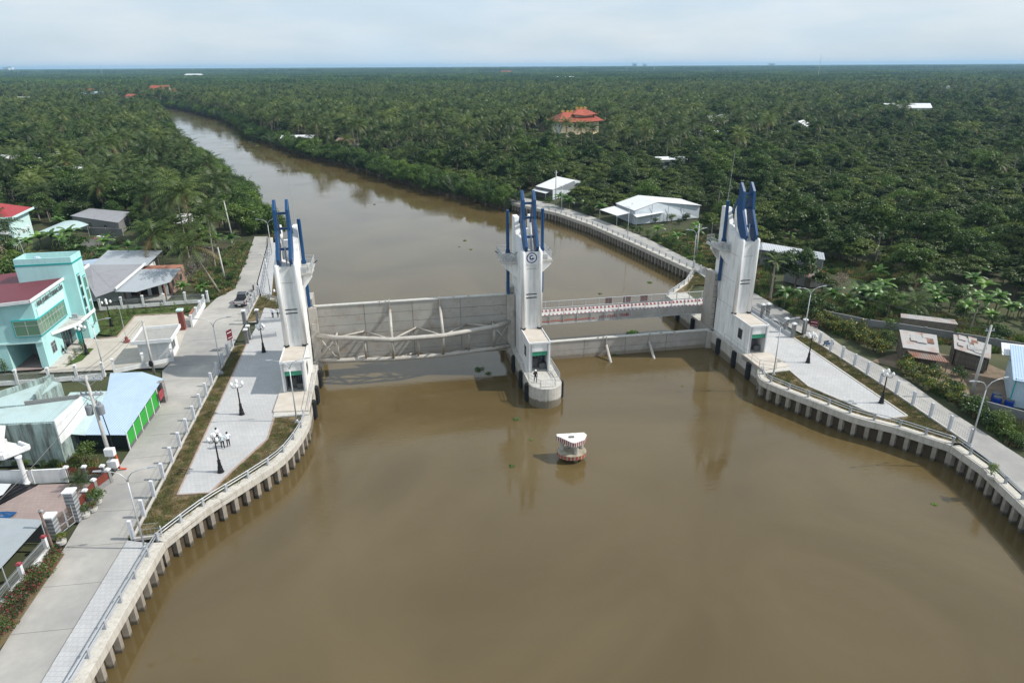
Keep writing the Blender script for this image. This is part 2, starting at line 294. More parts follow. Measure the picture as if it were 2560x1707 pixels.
bpw = ns.new('ShaderNodeBump'); bpw.inputs['Distance'].default_value = 0.05; sY = ns.new('ShaderNodeSeparateXYZ'); lk.new(c.outputs['Object'], sY.inputs[0]); mY = ns.new('ShaderNodeMapRange'); mY.inputs[1].default_value = 84; mY.inputs[2].default_value = 150; mY.inputs[3].default_value = 1.0; mY.inputs[4].default_value = .22; lk.new(sY.outputs[1], mY.inputs[0]); mS = ns.new('ShaderNodeMath'); mS.operation = 'MULTIPLY'; lk.new(mY.outputs[0], mS.inputs[0]); lk.new(rC.outputs[0], mS.inputs[1]); lk.new(mS.outputs[0], bpw.inputs['Strength']); lk.new(nB.outputs[0], bpw.inputs['Height']); lk.new(bpw.outputs[0], bs.inputs['Normal'])
rr_ = ns.new('ShaderNodeMapRange'); rr_.inputs[1].default_value = 0.35; rr_.inputs[2].default_value = 0.7; rr_.inputs[3].default_value = 0.03; rr_.inputs[4].default_value = 0.13; lk.new(nC.outputs[0], rr_.inputs[0]); lk.new(rr_.outputs[0], bs.inputs['Roughness'])
struct(MB().sheet([(-640, -79, 0), (70, -79, 0), (70, 830, 0), (-640, 830, 0)]).build('water', wm))

def offset(pts, d):                                            # polyline moved to its left by d
    o = []
    for i, p in enumerate(pts):
        n = Vector((0, 0)); ns_ = []
        for a, b_ in ((i - 1, i), (i, i + 1)):
            if a < 0 or b_ >= len(pts): continue
            e = Vector((pts[b_][0] - pts[a][0], pts[b_][1] - pts[a][1])).normalized(); ns_.append(Vector((-e.y, e.x)))
        m = sum(ns_, Vector((0, 0))).normalized(); k = d / max(0.4, m.dot(ns_[0])); o.append((p[0] + m.x * k, p[1] + m.y * k))
    return o
def strip(mb, A, B, z0, z1):
    for i in range(len(A) - 1):
        mb.prism([A[i], A[i + 1], B[i + 1], B[i]], z0, z1)
    return mb
def ribbon(mb, A, B, z):
    for i in range(len(A) - 1): mb.add([(*A[i], z), (*A[i + 1], z), (*B[i + 1], z), (*B[i], z)], [(0, 1, 2, 3)])
    return mb
def resample(pts, step):
    out_ = []; acc = 0.0
    for i in range(len(pts) - 1):
        p = Vector(pts[i]); q = Vector(pts[i + 1]); l = (q - p).length; d = (q - p) / l
        while acc <= l: out_.append((*(p + d * acc), math.atan2(d.y, d.x))); acc += step
        acc -= l
    return out_
def sheetobj(name, pts, z, m, kind='structure'): o = ngon(name, pts, z, m); o['kind'] = kind; return o

RZ, PZ = 2.40, 2.42
# left road (right edge = plaza fence line, left edge = frontages)
LRe = [(-29.9, 20), (-29.9, 31.5), (-31.75, 45.4), (-32.3, 51), (-34.5, 62.5), (-36.9, 75), (-38.0, 82), (-39.2, 88.5), (-40.6, 96.2), (-42.0, 104), (-43.3, 110), (-46.0, 117), (-50, 132), (-54, 147), (-56, 153)]
LRw = [(-33.9, 20), (-34.2, 33.5), (-36.3, 44), (-37.4, 49), (-38.3, 56), (-39.4, 62), (-40.9, 70.6), (-44.9, 79), (-45.2, 83), (-48.6, 94.5), (-49.2, 99), (-49.8, 108.5), (-48.6, 113.7), (-50.8, 121.5), (-53.9, 134), (-56.6, 144), (-59, 153)]
struct(ngon('road', LRe + LRw[::-1], RZ, M['road']))
jm = MB()
for i, (x, y, a) in enumerate(resample(LRe[1:], 4.6)):
    if i % 1 == 0 and y < 150: 
        wv = 4.2 if y < 72 else 6.4
        jm.beam((x, y, RZ + 0.002), (x - math.sin(a) * wv, y + math.cos(a) * wv, RZ + 0.002), 0.035, 0.006)
M['joint'] = mat('joint_tar', (0.16, 0.15, 0.14), rough=0.9)
struct(jm.build('road_joint', M['joint']))
# tiled footpath beside the near left sea wall
struct(ngon('footpath', [(-27.9, 20), (-27.9, 31.5), (-29.4, 45.0), (-31.75, 45.4), (-29.9, 31.5), (-29.9, 20)], PZ + 0.03, M['tile_path']))
jm = MB(); jm.beam((-29.93, 20, RZ + 0.01), (-29.93, 31.5, RZ + 0.01), 0.09, 0.02).beam((-29.93, 31.5, RZ + 0.01), (-31.78, 45.4, RZ + 0.01), 0.09, 0.02)
struct(jm.build('gutter', M['joint']))
# far left footpath upstream
struct(ngon('footpath', [(-43.0, 110.3), (-45.8, 117), (-49.8, 132), (-53.8, 147), (-52.2, 147), (-48.8, 136), (-41.0, 110.0)], PZ + 0.03, M['tile_path']))
# right road
RRi = [(42.5, 20), (45.9, 47), (46.6, 57), (46.3, 62.8), (44.7, 74), (43.0, 84.8), (41.9, 90.8), (39.3, 99), (36.2, 114.5), (35.0, 121.5), (34.8, 124.4), (27.4, 144.7), (20.3, 163.2), (12.8, 178.2), (4.6, 188.4), (-2, 196)]
RRo = [(54, 20), (51.2, 47), (50.3, 57.4), (49.7, 62.3), (48.9, 68), (48.5, 75), (47.0, 81), (45.7, 84.6), (45.2, 91.2), (43.4, 100), (38.5, 122), (35.2, 132.3), (30.2, 150), (26, 160.4), (21.2, 172.3), (12.4, 189), (0.5, 205)]
struct(ngon('road', RRi + RRo[::-1], RZ, M['road']))
# verges (soil with thin grass) and plazas
LV = [(-31.9, 45.7), (-36.9, 75), (-38.0, 82), (-38.9, 87.2), (-36.6, 87.6), W(-31.9, 16), W(-29.5, 16), W(-29.5, -16), (-23.3, 66), (-23.1, 62), (-23.6, 58), (-25.5, 53.9), (-27.8, 49.4), (-29.2, 45.5)]
struct(ngon('plaza_verge', [(-31.9, 45.7), (-36.9, 75), (-38.0, 82), (-38.9, 87.2), (-37.2, 88.3), W(-31.0, 0), W(-29.2, -15.5), (-23.4, 66), (-23.1, 62), (-23.6, 58), (-25.5, 53.9), (-27.8, 49.4), (-29.2, 45.5)], RZ + 0.01, M['soil']))
LP = [(-30.5, 51.7), (-27.65, 52.0), (-27.0, 55.6), (-25.6, 61.6), (-26.4, 66.2), W(-28, -16.2), W(-28, 8), (-34.6, 97.2), (-38.5, 96.3), (-37.3, 88.2)]
struct(ngon('plaza', LP, PZ + 0.08, M['plaza']))
jm = MB()
for a, b_ in zip(LP[:5] + [LP[0]], LP[1:5] + [LP[4], LP[-1]]):
    if a != b_: jm.beam((*a, RZ + 0.06), (*b_, RZ + 0.06), 0.16, 0.16)
struct(jm.build('kerb', M['curb_red'], bevel=0.02))
struct(ngon('plaza', [(-41.2, 96.2), (-34.9, 97.1), W(-30, 9), W(-30, 15), (-37.3, 102), (-40.0, 103.3), (-38.6, 97.2)], PZ + 0.06, M['plaza']))
struct(ngon('plaza_verge', [(-40.5, 97), (-43.0, 109.6), (-40.9, 109.7), W(-30.5, 17), W(-30.5, 13), (-37.3, 102), (-40.0, 103.3), (-38.6, 97.2)], RZ + 0.012, M['soil']))
# right plaza
struct(ngon('plaza_verge', [(30.9, 77.8), (31.4, 75.9), (33.0, 73.3), (35.6, 69.8), (38.1, 66.5), (41.3, 64.1), (43.4, 62), (45.0, 60.3), (46.6, 59.8), (45.4, 69), (43.1, 84.8), (42.0, 90.3), (39.9, 89.4), W(33, -5), W(29.5, -14)], RZ + 0.012, M['soil']))
RP = [(32.3, 78.3), (35.1, 78.8), (35.7, 73.3), (40.7, 65.2), (43.5, 65.8), (39.9, 89.2), (38.4, 97.5), (36.4, 110), W(30, 12), W(29, -13)]
struct(ngon('plaza', RP, PZ + 0.08, M['plaza']))
jm = MB()
for a, b_ in zip(RP[:5], RP[1:6]): jm.beam((*a, RZ + 0.07), (*b_, RZ + 0.07), 0.22, 0.2)
struct(jm.build('kerb', M['kerb'], bevel=0.02))
struct(ngon('plaza_verge', [W(29, 12), W(29, 16), (31.8, 116.2), (34.5, 122.6), (35.9, 114.6), (32.3, 114.4)], RZ + 0.015, M['soil']))
# compound yard of the management building
struct(ngon('yard', [(-72, 77.5), (-45.2, 80), (-45.2, 83.5), (-48.6, 94.5), (-48.9, 98), (-52.6, 101), (-59, 99.8), (-57, 90.9), (-60.2, 90.1), (-60.5, 78.5)], RZ + 0.006, M['yard']))

# ------------------------------------------------------------------ sea walls and railings
pile_me = MB().add([(-.28, 0, -3), (.28, 0, -3), (.2, .42, -3), (-.2, .42, -3), (-.28, 0, 1.72), (.28, 0, 1.72), (.2, .42, 1.72), (-.2, .42, 1.72)], [(3, 2, 1, 0), (4, 5, 6, 7), (0, 1, 5, 4), (1, 2, 6, 5), (2, 3, 7, 6), (3, 0, 4, 7)]).mesh('pile', M['pile'])
post_me = MB().box(-.11, .11, -.09, .09, 0, .78).mesh('post', M['grey_paint'])
def seawall(label, pts, rail_label, step=1.32, railstep=2.5, flip=1, z=2.44, group='concrete sea walls on piles', rail=True, ends=(0, 0)):
    c0 = pts[0]; s = flip
    t = thing('sea_wall', label, 'sea wall', (c0[0], c0[1], 0), 0, group)
    loc = [(p[0] - c0[0], p[1] - c0[1]) for p in pts]
    strip(MB(), offset(loc, 0.0), offset(loc, s * 0.95), 1.66, z).build('cap_beam', M['cap'], t, bevel=0.03)
    strip(MB(), offset(loc, s * 0.55), offset(loc, s * 0.8), -3, 1.66).build('backing_wall', M['mud'], t)
    for x, y, a in resample(offset(loc, s * 0.50), step): put('pile', pile_me, t, loc=(x, y, random.uniform(-.05, .03)), rz=a + (math.pi if s > 0 else 0))
    if rail:
        r = thing('railing', rail_label, 'railing', (c0[0], c0[1], 0), 0, 'pipe railings along the sea walls')
        rl = offset(loc, s * 0.62)
        for x, y, a in resample(rl, railstep): put('post', post_me, r, loc=(x, y, z - .02), rz=a)
        for h in (0.48, 0.76): MB().path([(p[0], p[1], z + h) for p in rl], 0.05, 6).build('rail', M['galv'], r, smooth=True)
    return t
seawall('long straight sea wall on concrete piles beside the tiled footpath and frontage road', [(-27.2, 6), (-27.2, 31.5), (-28.6, 45.2)], 'two-pipe railing on sea wall beside the tiled footpath')
def smooth_poly(pts, n=3):
    o = []
    P = [pts[0]] + list(pts) + [pts[-1]]
    for i in range(1, len(P) - 2):
        for k in range(n):
            t_ = k / n; a, b_, c_, d_ = P[i - 1], P[i], P[i + 1], P[i + 2]
            o.append(tuple(0.5 * ((2 * b_[j]) + (-a[j] + c_[j]) * t_ + (2 * a[j] - 5 * b_[j] + 4 * c_[j] - d_[j]) * t_ * t_ + (-a[j] + 3 * b_[j] - 3 * c_[j] + d_[j]) * t_ ** 3) for j in (0, 1)))
    o.append(tuple(pts[-1])); return o
seawall('curved sea wall on concrete piles around the plaza where people stand talking', smooth_poly([(-28.6, 45.2), (-27.0, 49.6), (-24.7, 53.8), (-22.8, 57.8), (-22.2, 61.8), (-22.25, 65.6), W(-27.7, -16)]), 'curved two-pipe railing round the plaza where people stand talking')
seawall('sea wall flaring out behind the gate tower towards the parked pickup road', [W(-27.7, 16), (-41.6, 109.4), (-49.6, 137), (-54.5, 152)], 'two-pipe railing along the path beyond the parked pickup')
seawall('straight sea wall on piles below the footpath with the potted bonsai', [(38, 6), (44.5, 47), (45.1, 55.4), (44.6, 59.6)], 'two-pipe railing beside the potted bonsai', flip=-1)
seawall('curved sea wall on piles around the empty tiled plaza', smooth_poly([(44.6, 59.6), (42.9, 61.3), (40.8, 63.4), (37.5, 65.8), (34.9, 69.2), (32.2, 72.7), (30.6, 75.6), W(27.7, -14.4)]), 'curved two-pipe railing round the empty tiled plaza', flip=-1)
seawall('short flared sea wall beyond the lift bridge by the grass triangle', [W(27.7, 16), (31.0, 116.4), (34.0, 123.5)], 'railing beside the grass triangle beyond the lift bridge', flip=-1)
seawall('long sea wall on piles carrying the road past the white sheds', [(34.0, 123.5), (26.6, 144.3), (19.5, 162.8), (12, 177.7), (3.9, 187.8), (0, 193)], 'long two-pipe railing along the road past the white sheds', flip=-1)

# ------------------------------------------------------------------ sluice towers
def rail_run(name, parent, pts, h=1.0, step=1.2, bars=0.0, m='galv', r=0.03):
    b_ = MB()
    for z in (h, h * 0.5): b_.path([(p[0], p[1], p[2] + z) for p in pts], r, 5)
    for i in range(len(pts) - 1):
        p = Vector(pts[i]); q = Vector(pts[i + 1]); n = max(1, int((q - p).length / step))
        for k in range(n + 1): e = p.lerp(q, k / n); b_.path([e, e + Vector((0, 0, h))], r, 5)
        if bars:
            n = int((q - p).length / bars)
            for k in range(n): e = p.lerp(q, (k + .5) / n); b_.path([e + Vector((0, 0, .08)), e + Vector((0, 0, h))], 0.011, 4)
    return b_.build(name, M[m], parent)
PROF = [(-5.35, 2.55), (0.9, 2.55), (0.9, 20.25), (0.7, 20.35), (-0.75, 20.35), (-1.2, 19.3), (-1.7, 18.45), (-2.4, 17.7), (-3.4, 17.2), (-4.4, 16.95), (-5.35, 16.85)]
def arc(cx, cy, r, a0, a1, n): return [(cx + r * math.cos(R(a0 + (a1 - a0) * k / n)), cy + r * math.sin(R(a0 + (a1 - a0) * k / n))) for k in range(n + 1)]
def tower(u0, sides, label, centre=False, logo=False):
    x, y = W(u0, 0); t = thing('gate_tower', label, 'gate tower', (x, y, 0), TH, 'white sluice gate towers')
    if centre:
        out_ = arc(0, -13.35, 2.02, 180, 360, 16) + arc(0, 13.0, 2.02, 0, 180, 16)
        MB().prism(out_, -5, 2.6).build('pier', M['pier'], t, bevel=0.04)
    else:
        s = sides[0]
        MB().prism([(2.0 * s, -16.2), (2.0 * s, 16.2), (-1.9 * s, 16.2), (-1.9 * s, -16.0)], -5, 2.6).build('pier', M['pier'], t, bevel=0.04)
    # body: side walls rising in a curve, with the arm slot between them
    MB().box(-1.33, 1.33, -5.3, 0.88, 2.6, 16.6).build('shaft', M['wall_white'], t)
    for s in (-1, 1): MB().side(PROF, s * 1.35, s * 0.70).build('side_wall', M['wall_white'], t, bevel=0.03)
    for s in (-1, 1):
        b_ = MB(); b_.path([(s * 1.1, -5.36, 6.72), (s * 1.1, -5.36, 16.75), (s * 1.1, -5.3, 16.88), (s * 1.1, -5.2, 16.93)], [0.27, 0.27, 0.24, 0.15], 20); b_.build('pillar', M['wall_white'], t, smooth=True)
        MB().lathe([(0.38, 0), (0.35, .1), (0.28, .12)], 12, (s * 1.1, -5.36, 6.62)).build('pillar_seal', M['black'], t)
    MB().box(-.84, .84, -5.33, -5.26, 10.75, 10.87).build('vent_slot', M['black'], t); MB().box(-.84, .84, -5.33, -5.26, 11.22, 11.34).build('vent_slot', M['black'], t)
    MB().box(-.7, .7, -5.315, -5.28, 14.62, 14.65).build('joint', M['joint'], t)
    for z_ in (7.4, 11.0, 14.6):
        for s in (-1, 1): MB().box(s * 1.34, s * 1.353, -5.2, .85, z_, z_ + .03).build('joint', M['joint'], t)
    # machine room in front of the shaft
    b_ = MB(); b_.box(-1.35, -1.12, -10.35, -5.35, 2.6, 6.45).box(1.12, 1.35, -10.35, -5.35, 2.6, 6.45).box(-1.12, 1.12, -10.3, -10.1, 5.35, 6.45)
    b_.build('hut_wall', M['wall_white'], t, bevel=0.02)
    MB().box(-1.3, 1.3, -10.28, -5.3, 6.45, 6.52).build('hut_roof', M['plinth'], t)
    b_ = MB(); b_.box(-1.4, 1.4, -10.42, -10.28, 6.4, 6.66).box(-1.4, -1.3, -10.28, -5.3, 6.4, 6.66).box(1.3, 1.4, -10.28, -5.3, 6.4, 6.66); b_.build('roof_kerb', M['white_paint'], t, bevel=0.015)
    MB().box(-1.1, 1.1, -10.22, -10.14, 4.78, 5.4).build('shutter', M['green_door'], t)
    for s in (-1, 1): MB().box(s * 1.12, s * 0.98, -10.42, -10.3, 2.6, 6.4).build('shutter_rail', M['grey_paint'], t)
    MB().box(-1.1, 1.1, -6.2, -6.1, 2.62, 6.4).build('back_wall', M['grey_paint'], t)
    b_ = MB(); b_.box(-.75, .05, -9.0, -7.8, 2.62, 3.9).box(0.15, .95, -9.6, -9.0, 2.62, 3.35)
    for k in range(7): b_.path([(-.7 + .2 * k, -9.05, 3.2 + .1 * (k % 3)), (-.6 + .2 * k, -9.05, 4.3 - .12 * (k % 2)), (-.2 + .1 * k, -8.2, 4.6)], 0.05, 5)
    b_.build('pump_set', M['machine'], t); MB().path([(.55, -8.7, 3.5), (.55, -8.7, 4.5)], .22, 10).build('motor', M['blue'], t)
    for s in (-1, 1):
        wn = MB().box(s * 1.352, s * 1.375, -8.6, -7.5, 4.0, 5.4).build('window', M['machine'], t)
        MB().box(s * 1.378, s * 1.385, -8.5, -7.6, 4.08, 5.32).build('pane', M['glass_dark'], wn)
    # blue lifting arms
    AP = [(-5.2, 16.6), (-5.66, 17.5), (-3.85, 20.55), (-3.6, 22.95), (-2.65, 24.0), (-2.45, 24.0), (-2.5, 22.1), (-2.3, 20.4), (-3.1, 18.2), (-4.5, 16.6)]
    for s in (-1, 1):
        MB().side(AP, s * .90, s * .54).build('lifting_arm', M['blue'], t, bevel=0.03)
        MB().beam((s * .70, -2.5, 22.2), (s * .70, -1.0, 19.7), .2, .3).build('arm_strut', M['blue'], t)
    for v, z in ((-3.1, 22.5), (-3.2, 20.7), (-4.3, 18.5)): MB().beam((-.46, v, z), (.46, v, z), .26, .26).build('cross_bar', M['blue'], t)
    MB().box(-.3, .3, -2.0, -1.4, 16.6, 19.0).build('slot_box', M['white_paint'], t)
    MB().path([(.1, -4.6, 16.6), (.1, -4.4, 18.8)], .09, 8).build('ram', M['galv'], t)
    for s in sides:
        ci = 2.3 if centre else 1.65
        ot = ci + 1.0
        b_ = MB(); b_.box(s * 1.3, s * ot, -3.0, 1.9, 14.75, 15.05); b_.build('platform', M['conc'], t, bevel=0.02)
        MB().front([(s * 1.33, 14.75), (s * (ot - .1), 14.75), (s * (ot - .1), 14.35), (s * 1.33, 12.7)], -2.6, -2.1).build('bracket', M['wall_white'], t)
        MB().front([(s * 1.33, 14.75), (s * (ot - .1), 14.75), (s * (ot - .1), 14.35), (s * 1.33, 12.7)], 0.2, 0.7).build('bracket', M['wall_white'], t)
        rail_run('platform_railing', t, [(s * 1.5, -2.95, 15.05), (s * (ot - .05), -2.95, 15.05), (s * (ot - .05), 1.85, 15.05), (s * 1.5, 1.85, 15.05)], 1.0, 1.0, 0.16)
        cy = MB(); cy.path([(s * ci, -1.2, 10.15), (s * ci, -1.2, 21.35)], .22, 12).path([(s * ci, -1.2, 15.4), (s * ci, -1.2, 16.2)], .30, 12)
        cy.build('hydraulic_cylinder', M['blue'], t, smooth=False)
        b_ = MB(); b_.box(s * (ci - .45), s * (ci + .45), -1.65, -.75, 15.05, 15.45).path([(s * ci, -1.2, 15.2), (s * ci, -1.2, 15.8)], .4, 10); b_.build('cylinder_seat', M['cap'], t)
        MB().box(s * (ci - .3), s * (ci + .35), -2.7, -2.0, 15.05, 15.7).build('valve_box', M['galv'], t)
        MB().path([(s * (ci - .2), -1.2, 15.9), (s * (ci - .7), -2.2, 15.75), (s * 1.1, -3.4, 16.7), (s * .8, -4.2, 16.9)], .05, 5).build('hose', M['black'], t)
        lo = 7.6 if s * u0 < 0 or (centre and s < 0) else 0.3
        MB().path([(s * ci, -1.2, lo), (s * ci, -1.2, 10.15)], .09, 8).build('piston_rod', M['galv'], t, smooth=True)
        MB().path([(s * (ot), .6, 15.3), (s * (ot + .45), .3, 15.7)], .06, 5).build('floodlight', M['black'], t)
        # gate guide column
        b_ = MB(); b_.box(s * 1.3, s * 2.0, -0.55, 2.35, 2.6, 10.9); b_.build('guide_column', M['gate'], t, bevel=0.02)
        for k in range(9): MB().box(s * 1.5, s * 1.95, -.575, -.553, 3.2 + k * .85, 3.24 + k * .85).build('guide_rung', M['black'], t)
        MB().box(s * 1.32, s * 1.42, -.66, -.553, 2.7, 9.6).build('guide_seal', M['black'], t)
    # rubber fenders on the water side
    for s in ([-1, 1] if centre else sides):
        for v in ((-12.9, -9.2, -4.2, 4.5, 10.5) if centre else (-12.5, -8.6, -4.0, 4.5, 10)):
            MB().box(s * 2.0, s * 2.3, v - .42, v + .42, 0.15, 2.35).prism([(s * 2.3, v - .3), (s * 2.45, v - .2), (s * 2.45, v + .2), (s * 2.3, v + .3)], 0.2, 2.3).build('fender', M['rubber'], t, bevel=0.03)
    if logo:
        MB().box(-.82, .82, -5.36, -5.32, 15.25, 16.85).build('sign_panel', M['panelw'], t)
        n = 40; c_ = (0, 16.07)
        def flat(name, P, y0, m): MB().front(P, y0, y0 + .012).build(name, m, t)
        for r0, r1, nm in ((0.68, 0.56, 'emblem_ring'),):
            b_ = MB(); vsx = []
            for k in range(n):
                a = 2 * math.pi * k / n; vsx += [(c_[0] + r0 * math.cos(a), -5.375, c_[1] + r0 * math.sin(a)), (c_[0] + r1 * math.cos(a), -5.375, c_[1] + r1 * math.sin(a))]
            b_.add(vsx, [(2 * k, 2 * k + 1, (2 * k + 3) % (2 * n), (2 * k + 2) % (2 * n)) for k in range(n)]); b_.build(nm, M['navy'], t)
        # breaking wave: outer crescent, curl and base swell
        cres = [(.32 * math.cos(R(a)), 16.12 + .30 * math.sin(R(a))) for a in range(40, 215, 12)] + [(.05 + .20 * math.cos(R(a)), 16.10 + .20 * math.sin(R(a))) for a in range(210, 45, -12)]
        flat('emblem_wave', cres, -5.377, M['navy'])
        flat('emblem_wave', [(-.30, 15.98), (-.12, 16.06), (-.02, 15.95), (.06, 16.10), (.20, 16.13), (.28, 16.05), (.16, 16.04), (.14, 15.98), (.26, 15.99), (.36, 16.06), (.28, 15.90), (.1, 15.84), (-.1, 15.84), (-.24, 15.88)], -5.379, M['navy'])
        flat('emblem_text_line', [(-.22, 15.72), (.22, 15.72), (.22, 15.755), (-.22, 15.755)], -5.377, M['navy'])
    return t
M['glass_dark'] = glassmat('dark_glass', (0.02, 0.025, 0.028))
tl = tower(-29.7, (1,), 'white gate tower beside the plaza with people, blue lifting arms on top')
tcn = tower(0, (-1, 1), 'white mid-river gate tower with round blue wave emblem and worker on its pier', True, True)
tr = tower(29.7, (-1,), 'white gate tower at the far end of the lift bridge, beside the grey block building')
MB().path([(1.0, 0.5, 20.3), (.9, 0.5, 26.6)], [.04, .02], 5).build('antenna', M['galv'], tl); MB().path([(-.9, 0.4, 20.3), (-.6, .4, 27.5)], [.04, .02], 5).build('antenna', M['galv'], tr)
# pier deck railings
rail_run('pier_railing', tcn, [(-1.85, -9.0, 2.6), (-1.9, -12.8, 2.6), (-.9, -14.9, 2.6), (.9, -14.9, 2.6)], 1.0, 1.8, .2); rail_run('pier_railing', tcn, [(1.85, -8.5, 2.6), (1.9, -12.2, 2.6), (1.85, -13.4, 2.6)], 1.0, 1.8, .2)
rail_run('pier_railing', tr, [(-1.9, -5.0, 2.6), (-1.9, -14.5, 2.6), (-.2, -15.6, 2.6)], 1.0, 1.8); rail_run('pier_railing', tl, [(1.9, -5.0, 2.6), (1.9, -15.5, 2.6)], 1.0, 1.8)
# plinths in front of the machine rooms on the banks
for u0, s in ((-29.7, 1), (29.7, -1)):
    x, y = W(u0, 0); o = MB().prism([(2.0 * s, -10.4), (2.0 * s, -15.6), (-2.0 * s, -15.0), (-1.9 * s, -10.4)], 2.0, 2.72).build('pier_apron', M['plinth'], loc=(x, y, 0), rz=TH, bevel=0.03); struct(o)
MB().path([(1.0, -9.4, 2.74), (1.3, -12.5, 2.74)], .03, 5).build('cable', M['black'], tcn)

# ------------------------------------------------------------------ the two gates
def gate(u0, u1, zb, zt, label, m, raised):
    x, y = W(u0, 0); L_ = u1 - u0; t = thing('sluice_gate', label, 'sluice gate', (x, y, 0), TH, 'flat steel sluice gates')
    vp = -1.2; cols = [0.02, .25, .49, .735, .98]; rows = 6 if raised else 6; h = (zt - zb) / rows
    MB().box(.3, L_ - .3, vp + .02, vp + .35, zb, zt - .02).build('backing', M['joint'], t)
    for i in range(4):
        for j in range(rows):
            jit = random.uniform(-.006, .006)
            MB().box(cols[i] * L_ + .03, cols[i + 1] * L_ - .03, vp - .035 + jit, vp + .018, zb + j * h + .022, zb + (j + 1) * h - .022).build('panel', m, t)
    MB().box(.2, L_ - .2, vp - .12, vp + .5, zt, zt + .16).build('top_beam', M['conc'], t, bevel=0.02)
    for xx in (-.5, L_ - .55): MB().box(xx, xx + 1.05, vp - .35, vp + .5, zb - .3, zt + .0).build('end_column', M['tube'], t, bevel=0.03)
    ks = [.105, .377, .63, .9]; vu = [-1.9, -4.6, -4.55, -1.95]; vu = [-2.85, -5.0, -4.9, -2.95]; vl = [-2.1, -3.0, -3.0, -2.05]
    zu, zl = zb + 4.3, zb + .8
    E0, E1 = 0.25, L_ - .25
    U = [(E0, vp - .3, zu)] + [(k * L_, v, zu) for k, v in zip(ks, vu)] + [(E1, vp - .3, zu)]
    D = [(E0, vp - .3, zl)] + [(k * L_, v, zl) for k, v in zip(ks, vl)] + [(E1, vp - .3, zl)]
    if raised:
        MB().path(U, .31, 14).build('chord', M['tube'], t, smooth=True); MB().path(D, .29, 14).build('chord', M['tube'], t, smooth=True)
        mid = lambda a, b_: tuple((a[i] + b_[i]) / 2 for i in range(3))
        for k in range(1, 5): MB().path([U[k], D[k]], .2 if k in (2, 3) else .17, 10).build('post', M['tube'], t, smooth=True)
        for k in range(1, 4):
            a, b_ = mid(U[k], U[k + 1]), mid(D[k], D[k + 1]); MB().path([a, b_], .14, 8).build('post', M['tube'], t, smooth=True)
            for Z, ch in ((zu, U), (zl, D)):
                pm = (a[0], vp - .05, Z); MB().path([ch[k], pm], .12, 8).build('brace', M['tube'], t, smooth=True); MB().path([pm, ch[k + 1]], .12, 8).build('brace', M['tube'], t, smooth=True)
        for a, b_ in ((U[0], D[1]), (D[0], U[1]), (U[5], D[4]), (D[5], U[4])): MB().path([a, b_], .1, 8).build('brace', M['tube'], t, smooth=True)
        for k in (1, 4): MB().path([U[k], (U[k][0], vp, zu)], .17, 8).build('strut', M['tube'], t, smooth=True)
    for k in (2, 3):
        top = (U[k][0], vp - .12, zt - .95)
        MB().path([top, (U[k][0], U[k][1], U[k][2])], .2, 10).build('strut', M['tube'], t, smooth=True)
        MB().side([(vp - .04, zt - 1.6), (vp - .32, zt - 1.1), (vp - .2, zt + .3), (vp - .04, zt + .5)], U[k][0] - .06, U[k][0] + .06).build('rib_plate', M['gate'], t)
    for xx in (0.0, L_):
        MB().box(xx - .22, xx + .22, vp - .55, vp - .35, zb + 5.0, zb + 5.9).build('rod_lug', M['tube'], t)
    for f in (.33, .36, .70, .78): MB().box(f * L_ - .07, f * L_ + .07, vp - .1, vp + .1, zt + .16, zt + .34).build('lifting_eye', M['gate'], t)
gate(-27.75, -1.95, 2.0, 10.0, 'raised sluice gate of rusty grey steel panels with bowed pipe truss', M['gate'], True)
gate(2.2, 27.6, -5.4, 2.6, 'lowered sluice gate standing in the water below the lift bridge', M['gate2'], False)

# ------------------------------------------------------------------ lift bridge
def stripes(name, c1, c2, period, axis=0, slant=0.0):
    m = mat(name, c1, rough=0.6, var=0.08); t_ = m.node_tree; ns_ = t_.nodes; lk_ = t_.links; b_ = ns_['Principled BSDF']
    c_ = ns_.new('ShaderNodeTexCoord'); sx = ns_.new('ShaderNodeSeparateXYZ'); lk_.new(c_.outputs['Object'], sx.inputs[0])
    ma = ns_.new('ShaderNodeMath'); ma.operation = 'MULTIPLY_ADD'; lk_.new(sx.outputs[2], ma.inputs[0]); ma.inputs[1].default_value = slant; lk_.new(sx.outputs[axis], ma.inputs[2])
    fr_ = ns_.new('ShaderNodeMath'); fr_.operation = 'PINGPONG'; fr_.inputs[1].default_value = period / 2; lk_.new(ma.outputs[0], fr_.inputs[0])
    gt = ns_.new('ShaderNodeMath'); gt.operation = 'GREATER_THAN'; gt.inputs[1].default_value = period / 4; lk_.new(fr_.outputs[0], gt.inputs[0])
    mx_ = ns_.new('ShaderNodeMix'); mx_.data_type = 'RGBA'; lk_.new(gt.outputs[0], mx_.inputs[0]); mx_.inputs[6].default_value = (*c1, 1); mx_.inputs[7].default_value = (*c2, 1); lk_.new(mx_.outputs[2], b_.inputs['Base Color'])
    return m
M['kerb_stripe'] = stripes('red_white_kerb', (0.35, 0.03, 0.05), (0.75, 0.75, 0.75), 0.6)
def text_mesh(s, size, m, ext=0.02):
    cu = bpy.data.curves.new('txt', 'FONT'); cu.body = s; cu.size = size; cu.extrude = ext; cu.align_x = 'CENTER'; cu.align_y = 'CENTER'; cu.resolution_u = 2
    o = bpy.data.objects.new('txt', cu); col.objects.link(o); dg = bpy.context.evaluated_depsgraph_get(); me = bpy.data.meshes.new_from_object(o.evaluated_get(dg)); bpy.data.objects.remove(o); bpy.data.curves.remove(cu)
    me.materials.clear(); me.materials.append(m); return me
x, y = W(2.0, 0); br = thing('lift_bridge', 'narrow steel lift bridge with red and white kerbs between two gate towers', 'bridge', (x, y, 0), TH)
LBR = 27.6
